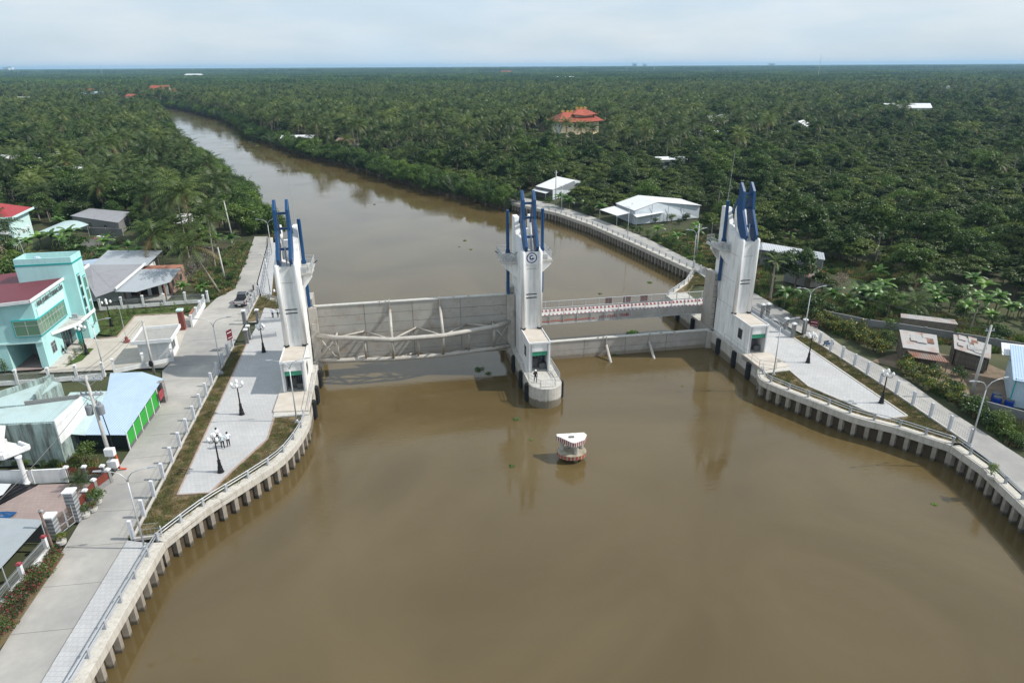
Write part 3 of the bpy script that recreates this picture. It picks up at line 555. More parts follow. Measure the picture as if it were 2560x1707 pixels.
MB().box(0, LBR, 2.6, 5.2, 4.85, 5.0).build('deck', M['conc'], br)
for v in (2.55, 5.15): MB().box(0, LBR, v - .06, v + .06, 4.02, 5.22).build('girder', M['gate2'], br); MB().box(0, LBR, v - .22, v + .22, 3.94, 4.02).build('flange', M['galv'], br)
for v in (2.95, 4.85): MB().box(0, LBR, v - .12, v + .12, 5.0, 5.25).build('kerb', M['kerb_stripe'], br)
for k in range(14): MB().box(.4 + k * 2.05, .5 + k * 2.05, 2.62, 5.08, 4.1, 4.85).build('cross_beam', M['gate2'], br)
infill = MB()
for k in range(11): infill.path([(k * .17 + .17, 0, .12), (k * .17 + .17, 0, 1.14)], .012, 4)
infill.path([(0, 0, .12), (2.0, 0, .12)], .02, 4); infm = infill.mesh('railing_infill', M['galv'])
for v in (2.45, 5.25):
    MB().path([(0, v, 6.42), (LBR, v, 6.42)], .05, 6).build('handrail', M['galv'], br)
    for k in range(14):
        MB().box(.3 + k * 2.05, .4 + k * 2.05, v - .05, v + .05, 4.1, 6.4).build('rail_post', M['galv'], br)
        if k < 13: q = put('railing_infill', infm, br, loc=(.38 + k * 2.05, v, 5.25)); q['kind'] = 'stuff'
for xx in (11.6, 14.4, 17.1):
    q = MB()
    for k in range(9): q.box(xx + k * .13, xx + k * .13 + .09, 5.3, 5.34, 5.35, 6.35)
    q.build('red_slat_panel', M['sign_red'], br)
tp = MB(); pts = [(0.2 + k * .5, 2.47, 4.34 + .05 * math.sin(k * 1.3)) for k in range(54)]
for a, b_ in zip(pts[:-1], pts[1:]):
    if a[0] < 9.0: tp.add([(a[0], a[1], a[2]), (b_[0], b_[1], b_[2]), (b_[0], b_[1], b_[2] + .13), (a[0], a[1], a[2] + .13)], [(0, 1, 2, 3)])
tp.build('warning_tape', M['orange_tape'], br)
q = put('lettering', text_mesh('OO CHÂU THỚI', .62, M['red']), br, loc=(12.1, 2.47, 4.52)); q.rotation_euler = (R(90), 0, 0)

# ------------------------------------------------------------------ striped guard platform in the river
gx, gy = 6.2, 61.6
t = thing('guide_marker', 'small red and white striped guard platform on legs in the river', 'marker', (gx, gy, 0), R(6))
top = [(-1.5, .75), (1.45, .75), (1.62, .2), (1.2, -.75), (.1, -1.3), (-.2, -1.22), (-1.55, .35)]
MB().prism(top, 2.0, 2.55).build('cap', M['cap_white'], t, bevel=0.02)
ring = [(1.55 * math.cos(R(a)), 1.25 * math.sin(R(a)) - .15) for a in range(0, 360, 15)]
MB().prism(ring, .5, .95).build('lower_collar', mat('collar', (0.36, 0.32, 0.25), dirt=(.14, .11, .07), amt=.8, dsc=1.5), t)
def stripe_band(name, poly, z0, z1, step, m, pr=.012):
    q = MB(); n = len(poly); per = 0.0
    for i in range(n):
        p = Vector(poly[i]); e = Vector(poly[(i + 1) % n]); l = (e - p).length; d = (e - p) / l; nrm = Vector((d.y, -d.x))
        ar = sum(poly[j][0] * poly[(j + 1) % n][1] - poly[(j + 1) % n][0] * poly[j][1] for j in range(n))
        if ar < 0: nrm = -nrm
        s_ = -per % (2 * step)
        s_ -= 2 * step
        while s_ < l:
            a, b_ = max(0, s_), min(l, s_ + step)
            if b_ > a + .01: P0 = p + d * a + nrm * pr; P1 = p + d * b_ + nrm * pr; sh = -.1; q.add([(*(P0), z1), (*(P1), z1), (*(P1 + d * 0), z0), (*(P0 + d * 0), z0)], [(0, 1, 2, 3)])
            s_ += 2 * step
        per += l
    return q.build(name, m, t)
stripe_band('stripe_band', top, 2.03, 2.53, .135, M['red']); stripe_band('stripe_band', ring, .52, .94, .2, mat('red_faded', (.42, .06, .04), dirt=(.3, .2, .15), amt=.5, dsc=3), .02)
for x_, y_ in ((-1.0, .2), (.35, -.75), (1.1, .3), (-.2, .6)): MB().lathe([(.24, -3), (.24, 2.02)], 12, (x_, y_, 0)).build('leg', M['pier'], t)
MB().box(-.35, .2, -.25, .05, 2.55, 2.62).build('bracket', M['machine'], t)

# ------------------------------------------------------------------ fences
bar_cache = {}
def bars_mesh(L_, h, step, r, m, wires=()):
    k = (round(L_, 2), h, step, m)
    if k not in bar_cache:
        b_ = MB(); n = max(1, int(L_ / step))
        for i in range(n): x = (i + .5) * L_ / n; b_.add([(x - r, -r, 0), (x + r, -r, 0), (x, r, 0), (x - r, -r, h), (x + r, -r, h), (x, r, h + .06)], [(0, 1, 4, 3), (1, 2, 5, 4), (2, 0, 3, 5)])
        for z in wires: b_.box(0, L_, -r, r, z - r, z + r)
        bar_cache[k] = b_.mesh('bars', M[m])
    return bar_cache[k]
cap_me = {}
def fence(label, pts, step=2.8, ph=1.8, pw=.26, bh=.25, h=1.3, bstep=.14, br_=.012, pm='white_paint', bm_='kerb', rm='galv', cat='fence', group=None, cap=False, wires=(.15, .7, 1.2), name='fence', z=RZ, pcap='white_paint'):
    c0 = pts[0]; t = thing(name, label, cat, (c0[0], c0[1], z), 0, group); loc = [(p[0] - c0[0], p[1] - c0[1]) for p in pts]
    key = (pw, ph, pm)
    if key not in cap_me: cap_me[key] = MB().add([(-pw/2, -pw/2, 0), (pw/2, -pw/2, 0), (pw/2, pw/2, 0), (-pw/2, pw/2, 0), (-pw/2, -pw/2, ph - .06), (pw/2, -pw/2, ph - .06), (pw/2, pw/2, ph), (-pw/2, pw/2, ph)], [(3, 2, 1, 0), (4, 5, 6, 7), (0, 1, 5, 4), (1, 2, 6, 5), (2, 3, 7, 6), (3, 0, 4, 7)]).mesh('post', M[pm])
    ck = ('cap', pw, ph, pcap)
    if cap and ck not in cap_me: cap_me[ck] = MB().box(-pw*.68, pw*.68, -pw*.68, pw*.68, ph, ph + .1).box(-pw*.5, pw*.5, -pw*.5, pw*.5, ph + .1, ph + .18).mesh('post_cap', M[pcap])
    for i in range(len(loc) - 1):
        p = Vector(loc[i]); q = Vector(loc[i + 1]); L_ = (q - p).length; a = math.atan2(q.y - p.y, q.x - p.x); n = max(1, round(L_ / step)); bay = L_ / n
        if bh: MB().box(0, L_, -.1, .1, -.05, bh).build('base_wall', M[bm_], t, loc=(p.x, p.y, 0), rz=a)
        for k in range(n + (1 if i == len(loc) - 2 else 0)):
            e = p.lerp(q, k / n); po = put('post', cap_me[key], t, loc=(e.x, e.y, 0), rz=a)
            if cap: put('post_cap', cap_me[ck], po)
        for k in range(n):
            e = p.lerp(q, k / n); o = put('bars', bars_mesh(bay, h, bstep, br_, rm, wires), t, loc=(e.x, e.y, bh), rz=a); o['kind'] = 'stuff'
    return t
M['fpost'] = mat('fence_post_paint', (0.56, 0.58, 0.62), rough=0.6, var=0.06, dirt=(.4, .4, .4), amt=.3, dsc=2)
pf = dict(ph=1.85, pw=.27, bh=.22, h=1.35, bstep=.30, br_=.008, pm='fpost', bm_='kerb', group='mesh fences around the plazas')
fence('mesh fence with pale square posts between the frontage road and plaza', [(-31.35, 45.6), (-36.6, 74.4), (-38.7, 86.6)], **pf)
fence('mesh fence with pale posts beside the parked pickup', [(-40.8, 97.4), (-43.0, 109.4)], **pf)
fence('short mesh fence closing the lawn corner by the footpath', [(-31.2, 45.5), (-29.1, 45.9)], **{**pf, 'ph': 1.1, 'pw': .07, 'h': .9})
fence('mesh fence with pale posts along the road past the tin shacks', [(46.55, 59.8), (44.7, 74), (42.6, 86.6)], **pf)
fence('mesh fence with pale posts beyond the lift bridge by the grass triangle', [(35.9, 114.4), (34.5, 123.9)], **pf)
# stone gate piers of the plazas
M['stone_dark'] = tilemat('dark_stone_cladding', (0.15, 0.15, 0.155), (0.22, 0.22, 0.22), (0.09, 0.09, 0.09), .3, .12, .012, vertical='x', rough=.7)
pier_me = MB().box(-.22, .22, -.22, .22, 0, 2.1).mesh('shaft', M['stone_dark']); pcap_me = MB().box(-.29, .29, -.29, .29, 2.1, 2.22).box(-.2, .2, -.2, .2, 2.22, 2.3).mesh('cap', M['white_paint'])
def gpier(x, y, label): t = thing('gate_pier', label, 'gate pier', (x, y, RZ), TH, 'stone gate piers'); put('shaft', pier_me, t); put('cap', pcap_me, t)
for x, y, l in ((-40.4, 95.8, 'dark stone gate pier with white cap, roadside one behind the pickup'), (-38.5, 96.2, 'dark stone gate pier with white cap beside the two workers'), (-37.4, 89.4, 'dark stone gate pier with white cap, inner one of the plaza entrance'), (-37.2, 88.0, 'dark stone gate pier with white cap at the lawn strip corner'),
                (38.35, 97.4, 'dark stone gate pier with white cap nearest the bridge-end tower'), (39.25, 97.6, 'dark stone gate pier with white cap on the road side of its pair'), (39.6, 91.2, 'dark stone gate pier with white cap halfway along the low wall'), (39.85, 89.1, 'dark stone gate pier with white cap at the head of the lawn strip'), (42.1, 90.7, 'dark stone gate pier with white cap beside the red sign')): gpier(x, y, l)
lw = dict(ph=.9, pw=.12, bh=.55, h=.5, bstep=.16, br_=.012, pm='galv', bm_='grey_paint', rm='galv', group='low walls with rails at plaza entrances', cat='wall', name='low_wall')
fence('low grey wall with rail ending at the inner stone pier of the plaza', [(-37.0, 89.6), (-34.0, 90.7)], **lw)
fence('low grey wall with rail in front of the two workers', [(-38.3, 96.0), (-35.2, 96.8)], **lw)
fence('low grey wall with rail between the stone piers opposite the flower hedge', [(39.75, 89.4), (38.4, 97.2), (36.5, 106)], **lw)
def signboard(x, y, rz, label, w=1.1, h=1.0, z0=1.0):
    t = thing('sign_board', label, 'sign', (x, y, RZ), rz); MB().box(-w/2, w/2, -.03, .03, z0, z0 + h).build('panel', M['sign_red'], t)
    for s in (-1, 1): MB().box(s * w * .42 - .03, s * w * .42 + .03, .03, .08, 0, z0 + h).build('post', M['fpost'], t)
    MB().box(-w*.4, w*.4, -.036, -.031, z0 + h*.2, z0 + h*.24).box(-w*.4, w*.4, -.036, -.031, z0 + h*.7, z0 + h*.76).build('line', M['panelw'], t)
signboard(-38.5, 85.7, R(72), 'dark red notice board standing in the plaza fence', 1.0, 1.4, 1.6); signboard(43.9, 91.8, R(-30), 'small dark red sign on the roadside by the flower hedge', 1.1, .9, .7)

# ------------------------------------------------------------------ lamps
def street_lamp(x, y, label, rz=0.0, h=6.4, proto=[None]):
    if proto[0] is None:
        t = thing('street_lamp', label, 'street lamp', (x, y, RZ), rz, 'tall two-armed street lamps')
        MB().box(-.22, .22, -.22, .22, 0, .08).lathe([(.16, .08), (.14, .3), (.1, .35)], 10).build('base', M['galv'], t)
        MB().path([(0, 0, 0), (0, 0, 6.4)], [.085, .05], 8).build('pole', M['galv'], t, smooth=True)
        for s in (-1, 1):
            a = MB().path([(0, 0, 6.3), (s * .12, 0, 6.75), (s * .45, 0, 7.15), (s * .95, 0, 7.35), (s * 1.75, 0, 7.5)], [.045, .042, .04, .036, .032], 6).build('arm', M['galv'], t, smooth=True)
            MB().add([(s * 1.7, -.09, 7.46), (s * 2.3, -.07, 7.52), (s * 2.3, .07, 7.52), (s * 1.7, .09, 7.46), (s * 1.7, -.07, 7.56), (s * 2.25, -.05, 7.58), (s * 2.25, .05, 7.58), (s * 1.7, .07, 7.56)], [(0, 1, 2, 3), (4, 5, 6, 7), (0, 1, 5, 4), (1, 2, 6, 5), (2, 3, 7, 6), (3, 0, 4, 7)]).build('lamp_head', M['grey_paint'], a)
        proto[0] = t; return t
    return dup(proto[0], (x, y, RZ), rz, label)
for x, y, l, a in ((-29.8, 44.4, 'two-armed street lamp at the end of the tiled footpath', 8), (-36.9, 78.1, 'two-armed street lamp in the lawn strip opposite the guard house', 8), (-41.3, 110.3, 'two-armed street lamp near the parked pickup', 10), (-49.6, 136.5, 'two-armed street lamp at the wooded end of the frontage road', 10), (-23.6, 65.3, 'two-armed street lamp in the lawn in front of the machine room', 8), (32.75, 76.9, 'two-armed street lamp at the lawn tip beside the machine room apron', 4),
                   (46.45, 59.5, 'two-armed street lamp at the end of the mesh fence near the bonsai', 12), (41.5, 89.3, 'two-armed street lamp behind the red sign', 12), (26.0, 149, 'slim street lamp on the sea wall near the big white shed', 60), (34.8, 125.4, 'two-armed street lamp where the two sea walls meet', 20), (-51.7, 78.0, 'two-armed street lamp inside the compound fence', 5), (13.2, 177.3, 'slim street lamp on the sea wall by the small white shed', 60)): street_lamp(x, y, l, R(a))
def globe_lamp(x, y, label, proto=[None]):
    if proto[0] is None:
        t = thing('globe_lamp', label, 'globe lamp', (x, y, PZ + .06), 0, 'black cast-iron globe lamps')
        MB().lathe([(.34, 0), (.34, .06), (.26, .1), (.26, .35), (.2, .45), (.24, .55), (.17, .75), (.14, 1.2), (.17, 1.28), (.1, 1.4)], 12).build('base', M['black'], t, smooth=False)
        MB().path([(0, 0, 1.35), (0, 0, 3.75)], [.085, .055], 8).build('pole', M['black'], t, smooth=True)
        for k in range(4):
            a = R(45 + 90 * k); c_, s_ = math.cos(a), math.sin(a)
            ar = MB().path([(0, 0, 3.45), (c_ * .25, s_ * .25, 3.28), (c_ * .5, s_ * .5, 3.35), (c_ * .55, s_ * .55, 3.55)], .035, 6).build('arm', M['black'], t)
            MB().lathe([(.03, 3.55), (.13, 3.6), (.17, 3.72), (.16, 3.86), (.1, 3.98), (.03, 4.03)], 10, (c_ * .55, s_ * .55, 0)).build('globe', M['globe'], ar, smooth=True)
        MB().lathe([(.03, 3.75), (.14, 3.82), (.19, 3.97), (.18, 4.14), (.11, 4.28), (.03, 4.34)], 10).build('globe', M['globe'], t, smooth=True)
        proto[0] = t; return t
    return dup(proto[0], (x, y, PZ + .06), random.uniform(0, 1.5), label)
for x, y, l in ((-28.0, 55.4, 'black globe lamp beside the group of three people'), (-30.25, 67.0, 'black globe lamp in mid plaza facing the machine room'), (-33.8, 84.8, 'black globe lamp on the plaza by the stone gate piers'), (-36.4, 100.5, 'black globe lamp beside the two workers'), (38.45, 80.3, 'black globe lamp on the empty plaza next to parked motorbike'), (42.2, 68.9, 'black globe lamp at the tapering end of the empty plaza'), (-60.2, 95.2, 'black globe lamp on the compound lawn'), (-57.8, 84.6, 'black globe lamp in front of the teal office entrance'), (36.2, 113.5, 'black globe lamp beyond the bridge-end tower')): globe_lamp(x, y, l)

# ------------------------------------------------------------------ buildings
M['teal_wall'] = mat('turquoise_wall', (0.43, 0.71, 0.70), rough=.7, var=.05, sc=.5, dirt=(.24, .46, .46), amt=.3, dsc=.5, streak=True)
M['teal_dark'] = mat('teal_trim', (0.02, 0.34, 0.33), rough=.5, var=.05)
M['mint'] = mat('mint_panel', (0.58, 0.78, 0.76), rough=.6, var=.04)
M['white_wall'] = mat('white_wall', (0.74, 0.75, 0.74), rough=.7, var=.05, dirt=(.46, .44, .41), amt=.35, dsc=.6, streak=True)
M['maroon'] = tinmat('maroon_roof_sheet', (0.15, 0.028, 0.04), 0, .3, .5)
M['glass_green'] = glassmat('green_glass', (0.13, 0.24, 0.16)); M['glass'] = glassmat('window_glass', (0.04, 0.055, 0.06))
M['alu'] = mat('aluminium', (0.55, 0.57, 0.58), rough=.4, metal=.4, var=.04)
M['roof_grey'] = tinmat('grey_tin_roof', (0.29, 0.29, 0.31), 0, .3, .5, dirt=(.16, .15, .15), amt=.55)
M['roof_grey2'] = tinmat('bluegrey_tin_roof', (0.36, 0.39, 0.42), 0, .3, .45, dirt=(.2, .2, .2), amt=.35)
M['roof_white'] = tinmat('white_tin_roof', (0.68, 0.69, 0.70), 0, .35, .45, dirt=(.45, .45, .45), amt=.25)
M['roof_blue'] = tinmat('pale_blue_tin_roof', (0.38, 0.49, 0.62), 0, .25, .45, dirt=(.34, .42, .5), amt=.3)
M['roof_teal'] = tinmat('pale_teal_roof', (0.43, 0.55, 0.55), 0, .25, .55, dirt=(.26, .3, .28), amt=.5)
M['roof_rust'] = tinmat('rusty_tin_roof', (0.23, 0.18, 0.155), 0, .25, .6, dirt=(.22, .07, .03), amt=.85, wear=.5)
M['roof_tin'] = tinmat('patched_tin_roof', (0.42, 0.41, 0.40), 0, .2, .5, dirt=(.26, .11, .05), amt=.8, wear=.53, var=.25)
M['roof_tile'] = tilemat('orange_roof_tiles', (0.42, 0.10, 0.06), (0.36, 0.085, 0.05), (0.2, .05, .035), .5, .35, .04, rough=.65)
M['brick'] = tilemat('red_brick', (0.36, 0.16, 0.10), (0.30, 0.13, 0.085), (0.3, 0.24, 0.2), .22, .08, .01, vertical='x')
M['block'] = tilemat('grey_block', (0.26, 0.26, 0.255), (0.23, 0.23, 0.225), (0.18, 0.18, 0.18), .4, .2, .012, vertical='x', dirt=(.12, .12, .11), amt=.6)
M['cream'] = mat('cream_wall', (0.68, 0.58, 0.40), rough=.7, var=.06)
M['stain_wall'] = mat('stained_wall', (0.33, 0.42, 0.40), rough=.85, var=.2, sc=.8, dirt=(.07, .07, .06), amt=.85, dsc=.8, streak=True, wear=.5)
M['wood_old'] = mat('old_boards', (0.17, 0.145, 0.115), rough=.9, var=.35, sc=4, dirt=(.08, .06, .045), amt=.6, dsc=2, rnd=.15)
M['green_tarp'] = mat('green_tarpaulin', (0.03, 0.33, 0.04), rough=.55, var=.12)
M['net'] = mat('dark_net', (0.022, 0.03, 0.028), rough=.9)
M['tile_red'] = tilemat('red_yard_tiles', (0.32, 0.25, 0.23), (0.29, 0.225, 0.21), (.22, .18, .17), .4, .4, .015)
def window(t, x0, x1, y0, y1, z0, z1, n=2, m=1, frame='alu', glass='glass', d=.05):
    """a window on a wall plane: either x0==x1 (faces +/-x by sign of d) or y0==y1"""
    if x0 == x1:
        w_ = MB()
        w_.box(x0, x0 + d, y0, y1, z0, z0 + .08).box(x0, x0 + d, y0, y1, z1 - .08, z1)
        for k in range(n + 1): yy = y0 + (y1 - y0) * k / n; w_.box(x0, x0 + d, max(y0, yy - .04), min(y1, yy + .04), z0 + .08, z1 - .08)
        if m > 1:
            zz = z0 + (z1 - z0) * .68
            for k in range(n): a = y0 + (y1 - y0) * k / n + .04; e = y0 + (y1 - y0) * (k + 1) / n - .04; w_.box(x0, x0 + d, a, e, zz - .03, zz + .03)
        o = w_.build('window', M[frame], t)
        for k in range(n): a = y0 + (y1 - y0) * k / n + .03; e = y0 + (y1 - y0) * (k + 1) / n - .03; MB().box(x0 + d * .1, x0 + d * .45, a, e, z0 + .06, z1 - .06).build('pane', M[glass], o)
    else:
        w_ = MB(); w_.box(x0, x1, y0, y0 + d, z0, z0 + .08).box(x0, x1, y0, y0 + d, z1 - .08, z1)
        for k in range(n + 1): xx = x0 + (x1 - x0) * k / n; w_.box(max(x0, xx - .04), min(x1, xx + .04), y0, y0 + d, z0 + .08, z1 - .08)
        if m > 1:
            zz = z0 + (z1 - z0) * .68
            for k in range(n): a = x0 + (x1 - x0) * k / n + .04; e = x0 + (x1 - x0) * (k + 1) / n - .04; w_.box(a, e, y0, y0 + d, zz - .03, zz + .03)
        o = w_.build('window', M[frame], t)
        for k in range(n): a = x0 + (x1 - x0) * k / n + .03; e = x0 + (x1 - x0) * (k + 1) / n - .03; MB().box(a, e, y0 + d * .1, y0 + d * .45, z0 + .06, z1 - .06).build('pane', M[glass], o)
    return o
# --- turquoise management building; local z from the road level
t = thing('management_building', 'turquoise two-storey office with maroon roof and raised name lettering', 'building', (-60.1, 80.2, RZ), TH)
wl = M['teal_wall']
MB().box(-12, -4.2, .0, 12.5, 0, 3.62).box(-.85, 0, 0, 5.2, 0, 3.62).box(-4.2, -.85, 5.2, 12.5, 0, 3.62).box(-.85, -.02, 9.3, 12.5, 0, 3.62).build('ground_floor_wall', wl, t)
MB().box(-12, -.6, 5.2, 5.3, .05, 3.6).build('garage_back_wall', M['white_wall'], t); MB().box(-4.25, -.8, -.3, 5.2, .0, .06).build('garage_floor', M['tile_red'], t)
MB().front([(-12, 3.62), (0, 3.62), (0, 9.27), (-12, 8.42)], 0.004, 12.5).build('upper_floor_wall', wl, t)
MB().box(-.02, .14, .6, 8.6, 6.75, 7.9).build('name_band', M['mint'], t); MB().box(-12, .1, -.12, 0, 3.55, 3.75).build('ledge', M['mint'], t)
# band window round the corner
for z0, z1 in ((4.5, 4.62), (6.63, 6.75)): MB().box(-2.6, .3, -.28, 0, z0, z1).box(.0, .3, 0, 7.6, z0, z1).build('window_surround', M['teal_dark'], t)
MB().box(-2.72, -2.6, -.28, 0, 4.5, 6.75).build('window_surround', M['teal_dark'], t); MB().box(0, .3, 7.6, 7.72, 4.5, 6.75).build('window_surround', M['teal_dark'], t)
window(t, -2.6, .2, -.24, -.24, 4.62, 6.63, 2, 2, 'alu', 'glass_green', -.03)
window(t, .2, .2, -.2, 7.6, 4.62, 6.63, 9, 2, 'alu', 'glass_green', .05)
# roof of the front wing: shallow maroon sheet with white fascia
MB().slab([(.12, -.45, 9.35), (.12, 9.6, 9.35), (-12, 9.6, 8.5), (-12, -.45, 8.5)], .05).build('roof', M['maroon'], t)
MB().slab([(-5.4, 9.6, 8.96), (-5.4, 16, 8.96), (-12, 16, 8.5), (-12, 9.6, 8.5)], .05).build('roof', M['maroon'], t); MB().slab([(1.0, 12.9, 9.4), (1.0, 16.0, 9.4), (-5.4, 16.0, 8.96), (-5.4, 12.9, 8.96)], .05).build('roof', M['maroon'], t)
MB().box(.12, .25, -.6, 9.6, 9.05, 9.42).build('fascia', M['white_paint'], t); MB().add([(.25, -.6, 9.02), (-12, -.6, 8.2), (-12, -.6, 8.58), (.25, -.6, 9.42), (.25, -.46, 9.02), (-12, -.46, 8.2), (-12, -.46, 8.58), (.25, -.46, 9.42)], [(0, 1, 2, 3), (4, 5, 6, 7), (3, 2, 6, 7), (0, 1, 5, 4)]).build('fascia', M['white_paint'], t)
MB().box(1.0, 1.15, 12.8, 16.1, 9.1, 9.5).build('fascia', M['white_paint'], t)
# stair tower with open parapet box
MB().box(-5.35, 1.7, 9.4, 12.8, 0, 11.4).build('stair_tower', wl, t)
b_ = MB(); b_.box(-5.35, 1.7, 9.4, 9.55, 11.4, 12.2).box(-5.35, 1.7, 12.65, 12.8, 11.4, 12.2).box(-5.35, -5.2, 9.55, 12.65, 11.4, 12.2).box(1.55, 1.7, 9.55, 12.65, 11.4, 12.2); b_.build('parapet', wl, t)
MB().box(-5.4, 1.75, 9.36, 9.4, 11.2, 11.42).box(1.7, 1.75, 9.4, 12.84, 11.2, 11.42).build('trim_band', M['teal_dark'], t)
MB().box(-5.2, 1.55, 9.55, 12.65, 11.4, 11.43).build('tower_floor', M['conc'], t); MB().lathe([(.45, 0), (.5, .3), (.35, .6), (.02, .7)], 10, (-3.2, 11.2, 11.43)).build('tank_cover', M['roof_blue'], t)
MB().path([(-4.6, 11.4, 11.4), (-5.0, 11.3, 16.0)], [.04, .02], 5).build('mast', M['galv'], t)
for y0, z0, z1 in ((10.0, 2.9, 9.6), (11.65, 1.6, 8.9)):
    MB().box(1.7, 1.76, y0 - .12, y0, z0, z1).build('window_surround', M['teal_dark'], t); MB().box(1.7, 1.76, y0, y0 + .8, z1 - .12, z1).build('window_surround', M['teal_dark'], t)
    n = 4
    for k in range(n): window(t, 1.7, 1.7, y0 + .02, y0 + .8, z0 + k * (z1 - z0 - .2) / n + .12, z0 + (k + 1) * (z1 - z0 - .2) / n - .06, 1, 1, 'alu', 'glass_green' if y0 > 11 else 'glass', .04)
MB().prism([(0, 2.7), (2.0, 6.0), (2.0, 9.4), (0, 9.4)], 3.55, 3.75).build('canopy', M['conc'], t)
MB().beam((.0, 2.65, 3.72), (2.05, 5.98, 3.72), .14, .42).beam((2.05, 5.98, 3.72), (2.05, 12.0, 3.72), .14, .42).build('canopy_fascia', M['white_paint'], t)
MB().box(1.3, 1.75, 6.6, 7.1, 0, 3.55).build('entrance_column', M['teal_dark'], t); MB().box(-.6, -.5, 5.6, 9.2, .1, 3.4).build('entrance_door', M['glass'], t)
for k in range(5): MB().box(-.5, -.45, 5.6 + k * .85, 5.68 + k * .85, .1, 3.4).build('door_frame', M['alu'], t)
for k in range(3): MB().box(.0, 2.4 - k * .35, 5.0 + k * .3, 9.3, 0, .14 + k * .13).build('step', M['kerb'], t)
MB().box(.0, 1.0, -.2, 5.0, 0, .14).build('step', M['kerb'], t)
window(t, 0, 0, 1.8, 3.1, 1.2, 2.75, 2, 2, 'alu', 'glass', .05)
MB().box(.45, 1.15, 8.35, 8.75, 3.75, 4.35).lathe([(.2, 0), (.2, .02)], 12, (.8, 8.5, 4.35)).build('air_conditioner', M['grey_paint'], t)
q = put('lettering', text_mesh('NHÀ QUẢN LÝ TRUNG TÂM', .95, M['machine'], .04), t, loc=(.3, 4.5, 8.42)); q.rotation_euler = (R(90), 0, R(90)); q.scale = (.62, .95, 1)
struct(ngon('lawn', [(-61.5, 92.5), (-57.1, 91), (-59.1, 99.7), (-52.8, 100.8), (-49.9, 104), (-65, 102.8), (-65, 95)], RZ + .02, mat('lawn_grass', (.055, .10, .02), rough=.95, var=.35, sc=2.5, bump=.6, bsc=30)))
struct(ngon('lawn', [(-58.3, 80.4), (-57.2, 82.4), (-58.0, 86.6), (-59.0, 86.8)], RZ + .02, bpy.data.materials['lawn_grass']))
for k, (a, c_) in enumerate(((ZA(1060, 1035), ZA(920, 1200)), (ZA(920, 1200), ZA(775, 1215)), (ZA(1060, 1035), ZA(1400, 1015)))): struct(MB().beam((a.x, a.y, RZ + .06), (c_.x, c_.y, RZ + .06), .15, .16).build('kerb', M['curb_red']))
# --- guard house
t = thing('guard_house', 'small white guard house with flat stained parapet roof by the compound gate', 'building', (-47.6, 84.2, RZ), R(13))
MB().box(-1.9, 1.9, -2.1, 2.1, 0, 2.75).build('wall', M['white_wall'], t, bevel=.02)
MB().box(-2.5, 2.5, -2.8, 2.8, 2.75, 2.9).build('roof_slab', M['white_paint'], t, bevel=.02)
b_ = MB(); b_.box(-2.5, 2.5, -2.8, -2.65, 2.9, 3.25).box(-2.5, 2.5, 2.65, 2.8, 2.9, 3.25).box(-2.5, -2.35, -2.65, 2.65, 2.9, 3.25).box(2.35, 2.5, -2.65, 2.65, 2.9, 3.25); b_.build('parapet', M['white_paint'], t)
MB().box(-2.3, 2.3, -2.6, 2.6, 2.9, 2.94).build('roof_screed', mat('stained_screed', (.36, .35, .33), var=.3, sc=1.2, dirt=(.14, .14, .13), amt=.7, dsc=1.2), t)
window(t, 1.9, 1.9, -1.2, .6, .95, 2.3, 2, 1, 'alu', 'glass', .05); window(t, -1.0, .8, 2.1, 2.1, .95, 2.2, 2, 1, 'alu', 'glass', .05)
# --- compound fences
cf = dict(step=3.3, ph=1.8, pw=.28, bh=.5, h=1.05, bstep=.13, br_=.016, pm='white_paint', bm_='white_wall', rm='galv', cap=True, wires=(.12, .9), group='white compound fences', cat='fence')
fence('white bar fence with capped posts in front of the guard house', [(-50.7, 78.5), (-45.0, 82.2)], **cf)
fence('white bar fence below the office garage behind the green-screened house', [(-64.5, 74.8), (-57.3, 75.9), (-51.4, 77.4)], **cf)
fence('white bar fence along the lawn in front of the brick house', [(-66, 102.6), (-53.75, 105.8), (-50.3, 106.4)], **cf)
fence('white fence with red plaque panel beside the compound entrance', [(-50.0, 104.2), (-48.65, 98.2), (-47.9, 94.8)], **{**cf, 'bh': .75, 'h': .8})
MB().box(-.06, .06, -1.2, 1.2, .5, 1.9).build('plaque_panel', M['brick'], bpy.data.objects['fence'] if False else [o for o in col.objects if o.get('label', '').startswith('white fence with red plaque')][0], loc=(1.45, -7.6, 0), rz=R(10))
t = thing('gate_post', 'tall red-brown square gate post with pale cap at the compound entrance', 'gate post', (-48.8, 93.8, RZ), R(8)); MB().box(-.35, .35, -.35, .35, 0, 2.95).build('shaft', mat('redbrown_tile', (.20, .055, .045), rough=.5, var=.1), t); MB().box(-.42, .42, -.42, .42, 2.95, 3.2).build('cap', M['mint'], t)
t = thing('flagpole', 'slim flagpole on a dark red base in the compound yard', 'flagpole', (-54.6, 88.9, RZ)); MB().lathe([(.45, 0), (.45, .25), (.25, .3), (.2, .8)], 8).build('base', bpy.data.materials['redbrown_tile'], t); MB().path([(0, 0, .7), (0, 0, 5.2)], [.05, .03], 6).build('pole', M['galv'], t)
